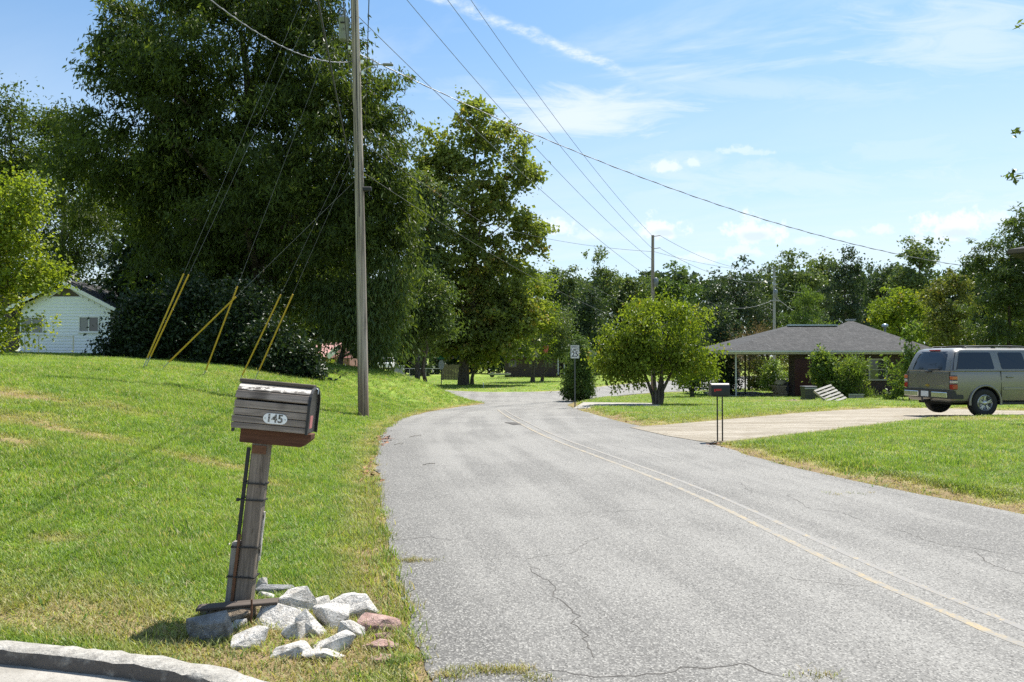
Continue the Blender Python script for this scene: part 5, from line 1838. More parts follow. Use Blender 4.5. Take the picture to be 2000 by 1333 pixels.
sag_wire('power_line', P(960, 440, 62), P(1276, 492, FD), .35, .012, WK, 'wire reaching the far pole from behind the sycamore')
sag_wire('power_line', P(1278, 492, FD), P(1512, 530, TD), .35, .013, WK, 'lowest wire from the dark far pole to the thin third pole')
sag_wire('power_line', P(1290, 461, FD), P(1512, 524, TD), .9, .013, WK, 'uppermost wire from the dark far pole to the thin third pole')
sag_wire('power_line', P(1290, 486, FD), P(1512, 548, TD), .9, .013, WK, 'middle wire from the dark far pole to the thin third pole')
sag_wire('power_line', P(1512, 560, TD), P(1700, 500, 95), 2.2, .016, WK, 'sagging wire right of the thin third pole')
sag_wire('power_line', P(1512, 585, TD), P(1380, 588, 70), .8, .016, WK, 'short sagging wire left of the thin third pole')
sag_wire('power_line', P(1514, 580, TD), P(1660, 650, 60), .6, .014, WK, 'wire slanting down from the thin third pole to the dark roof')

# ------------------------------------------------------------------ road signs
sb = gp(1123, 797)
SD = sb.y
sg = empty('speed_limit_sign', sb, 'white speed limit 25 sign on a thin post before the conifer bush', 'road sign', rz=0)
zc_ = P(1123, 687.5, SD).z - sb.z
hS, wS = 25.5 * SD / FPX, 16.5 * SD / FPX
mb = MB(); mb.box((0, 0, (zc_ + hS / 2) / 2 - .15), (.045, .03, zc_ + hS / 2 + .3)); mb.build('post', plain('sign_post', (0.10, 0.105, 0.10), .6, .4), sg)
mb = MB(); mb.box((0, -.022, zc_), (wS, .006, hS)); pnl = mb.build('sign_panel', 'sign_white', sg)
for (x0, z0, w_, h_) in [(0, hS / 2 - .022, wS - .03, .01), (0, -hS / 2 + .022, wS - .03, .01), (wS / 2 - .02, 0, .01, hS - .045), (-wS / 2 + .02, 0, .01, hS - .045)]:
    mb = MB(); mb.box((x0, -.0265, zc_ + z0), (w_, .002, h_)); mb.build('border', 'black_paint', pnl)
text('lettering', 'SPEED', hS * .235, 'black_paint', pnl, (0, -.0265, zc_ + hS * .335), bold=.002, width=.80)
text('lettering', 'LIMIT', hS * .235, 'black_paint', pnl, (0, -.0265, zc_ + hS * .135), bold=.002, width=.95)
text('lettering', '25', hS * .56, 'black_paint', pnl, (0, -.0265, zc_ - hS * .20), bold=.008, width=.92)
# stop sign seen from behind, with street-name blades
stb = gp(862, 754)
STD = stb.y
st = empty('stop_sign', stb, 'back of an octagonal stop sign with green street name blades above', 'road sign')
z1 = P(861, 713, STD).z - stb.z
mb = MB(); mb.box((0, 0, z1 / 2 + .12), (.07, .05, z1 + .6)); mb.build('post', plain('green_post', (0.03, 0.05, 0.04), .6), st)
ro = 9.8 * STD / FPX
octo = [(ro * .62 * math.cos(a), ro * math.sin(a)) for a in [math.pi / 8 + k * math.pi / 4 for k in range(8)]]
mb = MB(); mb.prism(octo, .008, Matrix.Translation((0, -.03, z1)) @ Matrix.Rotation(math.pi / 2, 4, 'X')); mb.build('sign_panel', 'sign_back', st)
for k, (w_, a, zz) in enumerate([(.62, .1, z1 + ro + .12), (.5, 1.2, z1 + ro + .30)]):
    mb = MB(); mb.box((0, 0, 0), (w_, .008, .16)); o = mb.build('street_name_blade', 'sign_green', st, loc=(-.05, 0, zz)); o.rotation_euler = (0, 0, a)

# black mailbox on two thin posts
bb = gp(1406, 863)
BD = bb.y
bm_ = empty('black_mailbox', bb, 'black rounded metal mailbox with red flag on two thin posts', 'mailbox')
s = BD / FPX
for dx in (-4.6, 5.2):
    mb = MB(); mb.tube([(dx * s, 0, -.15), (dx * s, 0, 95 * s)], .0135, 8); mb.build('post', 'black_metal', bm_)
bw, bh, bd = 35 * s, 24 * s, .19
prf = [(-bd / 2, 0), (bd / 2, 0), (bd / 2, bh * .58)] + [(bd / 2 * math.cos(a), bh * .58 + bh * .42 * math.sin(a)) for a in np.linspace(.2, math.pi - .2, 8)] + [(-bd / 2, bh * .58)]
mb = MB(); mb.prism(prf, bw, Matrix.Translation((-bw / 2, 0, 90 * s)) @ MX)
bx_ = mb.build('box', 'black_metal', bm_, bevel=.004, sharp=30)
mb = MB(); mb.prism([(x * 1.05, y * 1.03) for x, y in prf], .012, Matrix.Translation((-bw / 2 - .012, 0, 89.6 * s)) @ MX); mb.build('door', 'black_metal', bm_)
mb = MB(); mb.box((-.05, -bd / 2 - .006, 101 * s), (.115, .006, .035)); mb.box((-.115, -bd / 2 - .006, 100 * s), (.03, .006, .05)); mb.build('flag', 'flag_red', bm_)
for z in (90 * s - .012,):
    mb = MB(); mb.box((0, 0, z), (bw * .8, bd * .9, .02)); mb.build('mounting_plate', 'black_metal', bm_)
mb = MB(); mb.tube([(-4.6 * s, 0, 60 * s), (5.2 * s, 0, 60 * s)], .006, 6); mb.build('cross_tie', 'black_metal', bm_)

# ------------------------------------------------------------------ white gabled house behind the bank
WD = 45.0
ws = WD / FPX
wc = Vector(((128 - 1000) * ws, WD, 0)); wc.z = Hs(wc.x, WD)
wh = empty('white_house', wc, 'white sided gabled house at left behind the bank', 'house')
pk = P(128, 551, WD).z - wc.z
ev = P(222, 600, WD).z - wc.z
hwid = 95 * ws
LEN = 9.0
sl = (pk - ev) / hwid
win = [(175, 634, 40, 31), (64, 636, 46, 33)]
mb = MB()
mb.prism([(-hwid + .25, -.6), (hwid - .25, -.6), (hwid - .25, ev + .12), (0, pk - .2), (-hwid + .25, ev + .12)], LEN, Matrix.Translation((0, LEN, 0)) @ Matrix.Rotation(math.pi / 2, 4, 'X'))
mb.build('wall', 'white_trim', wh)
bh_ = .185
z = -.3
while z < pk - .95:
    half = min(hwid - .24, (pk - .28 - (z + bh_)) / sl)
    segs = [(-half, half)]
    mb = MB()
    for (a, b) in segs:
        # lapped board: thick lower edge
        mb.add([(a, -.05, z), (b, -.05, z), (b, -.012, z + bh_), (a, -.012, z + bh_), (a, .0, z), (b, .0, z), (b, .0, z + bh_), (a, .0, z + bh_)],
               [(0, 1, 2, 3), (5, 4, 7, 6), (4, 5, 1, 0), (3, 2, 6, 7), (1, 5, 6, 2), (4, 0, 3, 7)])
    mb.build('siding_board', 'vinyl_siding', wh)
    z += bh_
# dark recessed louvre panel below the peak
mb = MB(); zt = pk - .32
mb.prism([(-.95, pk - .95 + .02), (.95, pk - .95 + .02), (0, pk - .30)], .02, Matrix.Translation((0, -.012, 0)) @ Matrix.Rotation(math.pi / 2, 4, 'X')); mb.build('gable_vent', 'brown_soffit_shade', wh)
for sg_ in (-1, 1):
    e0 = Vector((0, 0, pk + .02)); e1 = Vector((sg_ * (hwid + .42), 0, ev - .42 * sl + .02))
    mb = MB()
    mb.add([(e0.x, -.55, e0.z + .10), (e1.x, -.55, e1.z + .10), (e1.x, LEN + .4, e1.z + .10), (e0.x, LEN + .4, e0.z + .10), (e0.x, -.55, e0.z + .02), (e1.x, -.55, e1.z + .02), (e1.x, LEN + .4, e1.z + .02), (e0.x, LEN + .4, e0.z + .02)],
           [(0, 1, 2, 3), (7, 6, 5, 4), (0, 4, 5, 1), (1, 5, 6, 2), (2, 6, 7, 3), (3, 7, 4, 0)])
    mb.build('roof_slope', 'shingles', wh)
    mb = MB(); mb.beam(e0 + Vector((0, -.575, -.05)), e1 + Vector((0, -.575, -.05)), .045, .20); mb.build('rake_board', 'white_trim', wh)
for (u, v, w_, h_) in win:
    c0 = P(u, v, WD) - wc
    ww, hh_ = w_ * ws, h_ * ws
    f = D.objects.new('window', None)
    mb = MB()
    for (x0, z0, a, b) in [(0, hh_ / 2 - .03, ww, .07), (0, -hh_ / 2 + .03, ww, .07), (-ww / 2 + .03, 0, .07, hh_ - .13), (ww / 2 - .03, 0, .07, hh_ - .13), (0, 0, .06, hh_ - .13)]:
        mb.box((c0.x + x0, -.06, c0.z + z0), (a, .06, b))
    fr = mb.build('window', 'white_trim', wh)
    for sx_, mt in ((-1, 'blind_glass'), (1, 'window_glass' if u == 175 else 'blind_glass')):
        mb = MB(); mb.box((c0.x + sx_ * (ww / 4 - .005), -.046, c0.z), (ww / 2 - .085, .012, hh_ - .13)); mb.build('pane', mt, fr)
    mb = MB(); mb.box((c0.x, -.085, c0.z - hh_ / 2 - .03), (ww + .12, .10, .05)); mb.build('sill', 'white_trim', fr)
    D.objects.remove(f)


def chain_fence(name, label, pts, h, pitch, parent_group=None, wire=True):
    base = Vector(pts[0]); root = empty(name, base, label, 'fence', parent_group)
    for p in pts:
        p = Vector(p)
        mb = MB(); mb.tube([p - Vector((0, 0, .2)), p + Vector((0, 0, h + .05))], .034, 8); wpart(mb, 'post', 'galvanised', root)
    for a, b in zip(pts, pts[1:]):
        a, b = Vector(a), Vector(b)
        mb = MB(); mb.tube([a + Vector((0, 0, h)), b + Vector((0, 0, h))], .022, 6); wpart(mb, 'top_rail', 'galvanised', root)
    if wire:
        mb = MB()
        for a, b in zip(pts, pts[1:]):
            a, b = Vector(a), Vector(b)
            L_ = (b - a).length; d = (b - a) / L_
            s_ = -h
            while s_ < L_:
                for sg_ in (0, 1):
                    q0, q1 = max(s_, 0), min(s_ + h, L_)
                    if q1 <= q0: continue
                    z0, z1_ = q0 - s_, q1 - s_
                    if sg_: z0, z1_ = h - z0, h - z1_
                    mb.tube([a + d * q0 + Vector((0, 0, z0)), a + d * q1 + Vector((0, 0, z1_))], .0016, 3, caps=False, smooth=False)
                s_ += pitch
        o = wpart(mb, 'chain_link_mesh', 'wire_dim', root, recalc=False)
        o['kind'] = 'stuff'
    return root


fpts = []
for u in (-70, 2, 48, 75, 143):
    d = 37.0
    p = gbase(u, d); fpts.append(p)
chain_fence('chain_link_fence', 'low chain link fence standing before the white house', fpts, 1.0, .16)

# ------------------------------------------------------------------ red roofed brick house glimpsed under the huge tree
RD = 82.0
rs = RD / FPX
rc = Vector(((600 - 1000) * rs, RD, 0)); rc.z = P(600, 728, RD).z
rh = empty('red_roof_house', rc, 'brick house with pale pink roof glimpsed under the huge tree', 'house')


def rloc(u, v, dy=0.0):
    p = P(u, v, RD) - rc
    return Vector((p.x, dy, p.z))


eL, eR = rloc(520, 699), rloc(644, 697)
mb = MB()
ry = 4.0
mb.add([eL + Vector((-.3, -.5, 0)), eR + Vector((.2, -.5, 0)), rloc(655, 668, ry), rloc(540, 668, ry), eL + Vector((-.3, 8, 0)), eR + Vector((.8, 8, 0)),
        eL + Vector((-.3, -.5, -.12)), eR + Vector((.2, -.5, -.12)), eR + Vector((.8, 8, -.12)), eL + Vector((-.3, 8, -.12))],
       [(0, 1, 2, 3), (3, 2, 5, 4), (0, 3, 4), (1, 5, 2), (9, 8, 7, 6), (0, 6, 7, 1), (1, 7, 8, 5), (5, 8, 9, 4), (4, 9, 6, 0)])
mb.build('roof', 'pink_shingles', rh)
mb = MB(); mb.box(((eL.x + eR.x) / 2, .5, eL.z / 2 - .4), (eR.x - eL.x, .6, eL.z + .6)); mb.box(((eL.x + eR.x) / 2 + 1.2, 4.2, eL.z / 2 - .4), (eR.x - eL.x + 1.6, 6.6, eL.z + .6)); mb.build('wall', 'red_brick', rh)
mb = MB(); mb.beam(rloc(642, 698, -.55), rloc(662, 680, -.55), .08, .55); mb.build('rake_board', 'white_trim', rh)
mb = MB(); mb.box(rloc(656, 708, .87), (14 * rs, .05, 22 * rs)); mb.build('wall_panel', 'red_brick', rh)
mb = MB(); mb.box(rloc(643, 705, .17), (3.4 * rs, .06, 14 * rs)); w0 = mb.build('window', 'white_trim', rh)
mb = MB(); mb.box(rloc(643, 705, .12), (2.4 * rs, .05, 12 * rs)); mb.build('pane', 'window_glass', w0)
mb = MB(); mb.box(rloc(629, 712, .16), (9 * rs, .06, 22 * rs)); mb.build('door', 'fence_wood', rh)
es = pxells([(648, 716, 12, 6), (636, 718, 8, 5)], RD - 4)
tree('hedge', 'sunlit low hedge before the pink roofed brick house', 'hedge', gbase(645, RD - 4), es, 1500, .3, .15, .3, 'leaf_bright', 190, None, crown_name='foliage')
# slim pole of the yard behind the shrubs
mb = MB(); c0 = gbase(573, 40); mb.tube([c0 - Vector((0, 0, .2)), P(573, 622, 40)], [.07, .06], 8)
mb.v = [tuple(Vector(p) - c0) for p in mb.v]
o = mb.build('lamp_pole', 'pole_wood', None, loc=c0); tag(o, 'slim dark post standing before the pink roof', 'post')

# white pickup far down the side street
TRD = 104.0
trb = Vector(((757 - 1000) / FPX * TRD, TRD, Hs((757 - 1000) / FPX * TRD, TRD)))
trz = P(757, 724, TRD).z
trb.z = trz
tk = empty('white_pickup', trb, 'white pickup truck parked far down the side street', 'truck')
k = TRD / FPX
prof_t = [(-1.05, .35), (1.05, .35), (1.05, 1.05), (.9, 1.15), (-.9, 1.15), (-1.05, 1.05)]
mb = MB(); mb.box((0, 0, .75), (1.9, 5.0, .75)); mb.build('body', 'sign_white', tk, bevel=.12)
mb = MB(); mb.add([(-.9, -.9, 1.1), (.9, -.9, 1.1), (.9, 1.2, 1.1), (-.9, 1.2, 1.1), (-.72, -.5, 1.8), (.72, -.5, 1.8), (.72, .9, 1.8), (-.72, .9, 1.8)], [(0, 1, 5, 4), (1, 2, 6, 5), (2, 3, 7, 6), (3, 0, 4, 7), (4, 5, 6, 7)])
mb.build('cab', 'sign_white', tk, bevel=.05)
mb = MB(); mb.add([(-.78, -.885, 1.18), (.78, -.885, 1.18), (.66, -.60, 1.70), (-.66, -.60, 1.70)], [(0, 1, 2, 3)]); mb.build('windshield', 'window_glass', tk)
for sx_ in (-.8, .8):
    for yy in (-1.6, 1.6):
        mb = MB(); mb.lathe([(.2, -.12), (.36, -.11), (.36, .11), (.2, .12)], 16, Matrix.Translation((sx_, yy, .36)) @ Matrix.Rotation(math.pi / 2, 4, 'Y')); mb.build('wheel', 'bin_plastic', tk)
for sx_ in (-.7, .7):
    mb = MB(); mb.box((sx_, -2.52, .85), (.34, .06, .2)); mb.build('headlight', 'galvanised', tk)

# far fence, boxes and boards beyond the bend
fpts = [gbase(u, 88) for u in (772, 800, 832, 866)]
for p in fpts: p.z = P(800, 741, 88).z
chain_fence('chain_link_fence', 'grey chain link fence of the yard beyond the stop sign', fpts, 1.25, .2)
bx0 = gbase(780, 86); bx0.z = P(780, 740, 86).z
k = 86 / FPX
bxr = empty('utility_cabinet', bx0, 'pale grey metal box left of the far chain link fence', 'cabinet')
mb = MB(); mb.box((0, 0, 12 * k), (18 * k, .9, 24 * k)); mb.build('body', 'pale_bin', bxr, bevel=.04)
mb = MB(); mb.box((0, 0, 24.6 * k), (19.5 * k, 1.0, 1.4 * k)); mb.build('lid', 'pale_bin', bxr, bevel=.02)
# board fence panel left of the sycamore
k = 84 / FPX
f0 = gbase(882, 84); f0.z = P(882, 741, 84).z
bf = empty('board_fence', f0, 'weathered wooden board fence partly hidden left of the sycamore trunk', 'fence')
for i in range(13):
    x = (i - 6) * 3.0 * k
    hgt_ = (30 + random.uniform(-1, 1)) * k
    mb = MB(); mb.box((0, 0, 0), (hgt_, .03, 2.8 * k)); o = mb.build('board', 'fence_wood', bf, loc=(x, 0, hgt_ / 2 - .1)); o.rotation_euler = (0, -math.pi / 2, 0)
for z_ in (.35, 1.35):
    mb = MB(); mb.box((0, .05, z_), (40 * k, .05, .10)); mb.build('rail', 'fence_wood', bf)

# dark brick ranch house beyond the far lawn
BD2 = 97.0
k = BD2 / FPX
hc = gbase(1040, BD2); hc.z = P(1040, 731, BD2).z
dh = empty('ranch_house', hc, 'low dark brick ranch house in shade beyond the far lawn', 'house')
mb = MB(); mb.box((0, 2.5, 1.0), (108 * k, 5, 2.6)); mb.build('wall', 'dark_brick', dh)
mb = MB(); w2 = 116 * k / 2
mb.add([(-w2, -.7, 2.28), (w2, -.7, 2.28), (w2, 5.7, 2.28), (-w2, 5.7, 2.28), (-w2 + 2.4, 2.5, 3.5), (w2 - 2.4, 2.5, 3.5), (-w2, -.7, 2.14), (w2, -.7, 2.14), (w2, 5.7, 2.14), (-w2, 5.7, 2.14)],
       [(0, 1, 5, 4), (1, 2, 5), (2, 3, 4, 5), (3, 0, 4), (9, 8, 7, 6), (0, 6, 7, 1), (1, 7, 8, 2), (2, 8, 9, 3), (3, 9, 6, 0)])
mb.build('roof', 'shingles', dh)
for x in (-2.6, .1, 2.1):
    mb = MB(); mb.box((x, -.03, 1.35), (1.1, .08, 1.0)); w0 = mb.build('window', 'fence_wood', dh)
    mb = MB(); mb.box((x, -.08, 1.35), (.95, .03, .85)); mb.build('pane', 'window_glass', w0)
for x in (3.3, 2.9 + 1.2):
    mb = MB(); mb.box((x, -.55, 1.05), (.1, .1, 2.2)); mb.build('porch_post', 'white_trim', dh)
# low flat trailer frame / bench on the far lawn
k = 90 / FPX
tb0 = gbase(976, 90); tb0.z = P(976, 737, 90).z
bt_ = empty('flat_trailer', tb0, 'low flat trailer resting on the far lawn behind the sycamore', 'trailer')
mb = MB(); mb.box((0, 0, .42), (44 * k, 1.3, .10)); mb.build('deck', 'fence_wood', bt_)
mb = MB(); mb.box((0, -.66, .38), (44 * k, .05, .16)); mb.build('side_rail', 'galvanised', bt_)
for x in (-.9, .9):
    mb = MB(); mb.lathe([(.1, -.1), (.3, -.09), (.3, .09), (.1, .1)], 14, Matrix.Translation((x, -.55, .28)) @ Matrix.Rotation(math.pi / 2, 4, 'X')); mb.build('wheel', 'bin_plastic', bt_)
# tiny things on that lawn
p0 = gp(944, 758)
r0_ = empty('marker_post', p0, 'short white marker post on the grass edge below the sycamore', 'post')
mb = MB(); mb.tube([(0, 0, -.1), (0, 0, .36)], .028, 8); mb.build('post', 'white_trim', r0_)
mb = MB(); mb.lathe([(.034, .36), (.034, .40), (.01, .42)], 8); mb.build('cap', 'galvanised', r0_)
p0 = gp(1046, 736)
k = p0.y / FPX
r0_ = empty('hanging_feeder', p0, 'thin feeder pole on the far lawn left of the grey green tree', 'feeder')
mb = MB(); mb.tube([(0, 0, -.1), (0, 0, 20 * k)], .02, 6); mb.build('pole', 'galvanised', r0_)
mb = MB(); mb.lathe([(.02, 0), (.12, .05), (.10, .22), (.16, .26), (.01, .36)], 8, Matrix.Translation((0, -.02, 2.2 * k))); mb.build('feeder', 'galvanised', r0_)
p0 = P(1066, 682, 76)
r0_ = empty('hanging_flag', p0, 'small pinkish red cloth hanging in the grey green tree', 'flag')
mb = MB()
n_ = 7
vs, fs = [], []
for i in range(n_):
    for j in range(4):
        vs.append(((j - 1.5) * .16 + .04 * math.sin(i * 1.1), .05 * math.sin(j * 2 + i * .7), .35 - i * .13))
fs = [(i * 4 + j, i * 4 + j + 1, (i + 1) * 4 + j + 1, (i + 1) * 4 + j) for i in range(n_ - 1) for j in range(3)]
mb.add(vs, fs, True)
o = mb.build('cloth', 'cloth_pink', r0_); o.modifiers.new('thick', 'SOLIDIFY').thickness = .012
mb = MB(); mb.tube([(-.3, 0, .37), (.3, 0, .37)], .015, 6); mb.build('rod', 'galvanised', r0_)
# another small sign further off right of the speed sign
p0 = P(1157, 691, 60)
g0 = gbase(1157, 60)
r0_ = empty('yard_sign', g0, 'pale slanted panel glimpsed between speed sign and round tree', 'sign')
mb = MB(); mb.box((0, 0, 0), (.62, .02, .42)); o = mb.build('panel', 'pale_bin', r0_, loc=p0 - g0); o.rotation_euler = (0, .35, 0)
mb = MB(); mb.tube([(0, .04, -.2), (0, .04, p0.z - g0.z)], .03, 6); mb.build('post', 'galvanised', r0_)

# ------------------------------------------------------------------ brick house with carport on the right
hz0 = Hs(16, 40)
hb = Vector((16.0, 40.0, hz0))
hs = empty('brick_house', hb, 'low dark roofed brick house with open carport on the right', 'house')


def hl(x, y, z):
    return Vector((x, y, z)) - hb


ez = P(1500, 685, 39.5).z
FL, FR = (11.25, 39.5, ez), (22.7, 39.5, ez)
R1, R2 = (16.25, 44.0, 3.45), (19.2, 44.0, 3.45)
PK = (20.55, 45.2, ez + (3.45 - ez) * 5.7 / 4.5)
BL_, BR_ = (11.25, 48.5, ez), (26.5, 51.0, ez)
FR2 = (22.7, 39.5, ez)
# proper hip apex lines; the front slope is one plane
roofv = [FL, FR, PK, R2, R1, BL_, BR_]
th = .05
mb = MB()
V0 = [hl(*p) for p in roofv]
V1 = [p - Vector((0, 0, .10)) for p in V0]
mb.add(V0, [(0, 1, 2, 3, 4), (0, 4, 5), (1, 6, 2), (4, 3, 2, 6, 5)])
mb.add([V1[0], V1[1], V1[6], V1[5]], [(3, 2, 1, 0)])
mb.build('roof', 'shingles', hs, recalc=False)
mb = MB()
for a, b in ((FL, FR), (FL, BL_), (FR, BR_)):
    A, B = hl(*a) - Vector((0, 0, .11)), hl(*b) - Vector((0, 0, .11))
    n0 = Vector((0, -.02, 0)) if a == FL and b == FR else (Vector((-.02, 0, 0)) if b == BL_ else Vector((.02, 0, 0)))
    mb.beam(A + n0, B + n0, .04, .17)
mb.build('fascia', 'cream_trim', hs)
for (u0, u1) in ((1422, 1575), (1577, 1720), (1722, 1815)):
    a = hl((u0 - 1000) / FPX * 39.4, 39.4, ez - .05); b = hl((u1 - 1000) / FPX * 39.4, 39.4, ez - .05)
    mb = MB(); mb.beam(a, b, .10, .09); mb.build('gutter', 'gutter_white', hs)
mb = MB(); mb.beam(hl(*R1) + Vector((0, -.02, .05)), hl(*R2) + Vector((0, -.02, .05)), .28, .07); mb.build('ridge_vent', 'ridge_metal', hs)
mb = MB(); mb.lathe([(.06, -.2), (.06, .25), (.17, .26), (.17, .40), (.05, .46)], 12, Matrix.Translation(hl((1729 - 1000) / FPX * 43.5, 43.5, P(1729, 648, 43.5).z))); mb.build('roof_vent', 'ridge_metal', hs)
mb = MB(); mb.box(hl(20.55, 45.2, PK[2] + .02), (.5, .3, .10)); mb.build('peak_cap', 'galvanised', hs)
# ceiling of the carport and soffit, walls
mb = MB(); mb.box(hl(16.7, 44.0, ez - .17), (11.0, 8.4, .04)); mb.build('ceiling', 'brown_soffit_shade', hs)  # dark ceiling colour stands in for the shade under the carport roof
wx0 = (1552 - 1000) / FPX * 40.2
mb = MB()
wh_ = ez - hz0 - .19
mb.box(hl((wx0 + 24.5) / 2, 40.2, hz0 + wh_ / 2 - .1), (24.5 - wx0, .22, wh_ + .2))
mb.box(hl(wx0 + .11, 40.7, hz0 + wh_ / 2 - .1), (.22, .78, wh_ + .2))
mb.box(hl(wx0 + 1.9, 41.2, hz0 + wh_ / 2 - .1), (3.36, .22, wh_ + .2))
mb.box(hl(wx0 + 3.69, 45.0, hz0 + wh_ / 2 - .1), (.22, 7.4, wh_ + .2))
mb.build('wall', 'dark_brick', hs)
mb = MB(); mb.box(hl(wx0 + .42, 40.065, hz0 + 1.05), (.95, .05, 2.1)); dr_ = mb.build('door', 'maroon_door', hs)
mb = MB(); mb.lathe([(.03, 0), (.03, .05)], 8, Matrix.Translation(hl(wx0 + .75, 40.04, hz0 + 1.0)) @ Matrix.Rotation(math.pi / 2, 4, 'X')); mb.build('handle', 'galvanised', dr_)
c0 = hl((1713 - 1000) / FPX * 40.1, 40.08, hz0 + 1.55)
mb = MB()
for (x0, z0, a, b) in [(0, .55, 1.0, .08), (0, -.55, 1.0, .08), (-.46, 0, .08, 1.02), (.46, 0, .08, 1.02), (0, 0, .92, .05)]:
    mb.box((c0.x + x0, c0.y - .03, c0.z + z0), (a, .07, b))
w0 = mb.build('window', 'cream_trim', hs)
for q in (-.27, .27):
    mb = MB(); mb.box((c0.x, c0.y - .015, c0.z + q), (.84, .03, .48)); mb.build('pane', 'window_glass', w0)
for u, d, mt in ((1437, 39.75, 'gutter_white'), (1455, 43.5, 'black_metal')):
    x = (u - 1000) / FPX * d
    b0 = Hs(x, d)
    mb = MB(); mb.tube([hl(x, d, b0 - .1), hl(x, d, ez - .17)], .045, 8); mb.build('carport_post', mt, hs)
mb = MB(); x0, x1 = 12.05, wx0 - .02
mb.box(hl((x0 + x1) / 2, 43.2, hz0 + .0), (x1 - x0, 7.4, .14)); mb.build('carport_floor', 'concrete', hs)
# clutter beside the carport
cb = Vector(((1541 - 1000) / FPX * 41.6, 41.6, hz0 + .07))
o = empty('storage_chest', cb, 'low grey chest against the brick wall in the carport', 'chest')
mb = MB(); mb.box((0, 0, .36), (.62, .5, .70)); mb.build('body', plain('chest_grey', (0.17, 0.16, 0.15), .8), o, bevel=.01)
mb = MB(); mb.box((0, 0, .75), (.66, .54, .07)); mb.build('lid', 'pale_bin', o, bevel=.01)
lb_ = Vector(((1522 - 1000) / FPX * 41.2, 41.2, hz0 + .07))
o = empty('lumber_stack', lb_, 'small stack of pale sawn lumber in the carport', 'lumber stack')
for i in range(6):
    w_ = random.uniform(.42, .6)
    mb = MB(); mb.box((0, 0, 0), (w_, .9, .085)); q = mb.build('board', 'lumber', o, loc=(random.uniform(-.05, .05), random.uniform(-.05, .05), .055 + i * .1), bevel=.006); q.rotation_euler = (0, 0, random.uniform(-.1, .1))
sk = empty('cushion_pile', lb_ + Vector((.05, 0, .66)), 'crumpled pale tarp lying on top of the lumber stack', 'tarp')
bm = bmesh.new(); bmesh.ops.create_icosphere(bm, subdivisions=3, radius=1)
for v in bm.verts:
    n0 = vnoise(np.array([v.co.x * 2.3 + 4]), np.array([v.co.y * 2.3 + v.co.z * 3]), 4)[0]
    v.co = Vector((v.co.x * .33, v.co.y * .35, max(v.co.z, -.35) * .20)) * (.75 + .5 * n0)
me = D.meshes.new('tarp'); bm.to_mesh(me); bm.free(); me.materials.append(plain('tarp_tan', (0.42, 0.37, 0.26), .7)); me.shade_smooth()
q = D.objects.new('tarp', me); COL.objects.link(q); q.parent = sk; q.location = (0, 0, .06)
sk.name = 'tarp_bundle'
# wheeled bin
bn0 = gp(1579, 786)
k = bn0.y / FPX
o = empty('trash_bin', bn0, 'dark wheeled trash bin left of the green shrubs', 'trash bin')
w_, h_ = 23 * k, 29 * k
mb = MB(); mb.add([(-w_ * .42, -w_ * .42, .05), (w_ * .42, -w_ * .42, .05), (w_ * .42, w_ * .42, .05), (-w_ * .42, w_ * .42, .05), (-w_ * .5, -w_ * .52, h_), (w_ * .5, -w_ * .52, h_), (w_ * .5, w_ * .5, h_), (-w_ * .5, w_ * .5, h_)],
                  [(3, 2, 1, 0), (0, 1, 5, 4), (1, 2, 6, 5), (2, 3, 7, 6), (3, 0, 4, 7), (4, 5, 6, 7)])
mb.build('body', 'bin_plastic', o, bevel=.02)
mb = MB(); mb.box((0, -.02, h_ + .03), (w_ * 1.08, w_ * 1.12, .06)); mb.build('lid', 'bin_plastic', o, bevel=.02)
mb = MB(); mb.box((0, -w_ * .56, h_ - .04), (w_ * 1.02, .03, .07)); mb.build('rim', 'pale_bin', o, bevel=.008)
for sx_ in (-1, 1):
    mb = MB(); mb.lathe([(.05, -.03), (.11, -.025), (.11, .025), (.05, .03)], 12, Matrix.Translation((sx_ * w_ * .40, w_ * .45, .11)) @ Matrix.Rotation(math.pi / 2, 4, 'Y')); mb.build('wheel', 'bin_plastic', o)
# tilted pallet
pa = gp(1640, 789) + Vector((0, .2, 0))
k = pa.y / FPX
o = empty('wooden_pallet', pa, 'pale wooden pallet lying tilted below the shrubs', 'pallet')
o.rotation_euler = (math.radians(38), math.radians(-14), math.radians(24))
for i in range(6):
    mb = MB(); mb.box((0, 0, 0), (1.05, .10, .02)); mb.build('slat', 'pallet_wood', o, loc=(0, .06 + i * .175, .13), bevel=.003)
for i in range(3):
    mb = MB(); mb.box((0, 0, 0), (.98, .045, .09)); q = mb.build('stringer', 'pallet_wood', o, loc=((i - 1) * .48, .5, .07), bevel=.003); q.rotation_euler = (0, 0, math.pi / 2)
p1 = gp(1668, 783) + Vector((.1, 0, .0))
o = empty('loose_panel', p1, 'pale flat panel on edge behind the right end of the pallet', 'panel')
mb = MB(); mb.box((0, 0, .17), (.75, .06, .32)); q = mb.build('panel', 'pallet_wood', o, bevel=.01)
mb = MB(); mb.box((0, -.04, .30), (.78, .03, .05)); mb.build('edge_strip', 'galvanised', o)
# soil mound
md0 = gp(1550, 789)
mb = MB()
vs = []
for i in range(7):
    for j in range(20):
        a = 2 * math.pi * j / 20; rr = i / 6
        vs.append((math.cos(a) * rr * .75, math.sin(a) * rr * .45, .20 * (1 - rr) ** .8 * (.7 + .6 * vnoise(np.array([i * .9]), np.array([j * .7]), 3)[0]) - .015))
fs = [(i * 20 + j, i * 20 + (j + 1) % 20, (i + 1) * 20 + (j + 1) % 20, (i + 1) * 20 + j) for i in range(6) for j in range(20)]
mb.add(vs, fs, True)
o = mb.build('soil_mound', 'brown_stone', None, loc=md0, recalc=True)
tag(o, 'low mound of brown soil and twigs before the carport', 'mound')

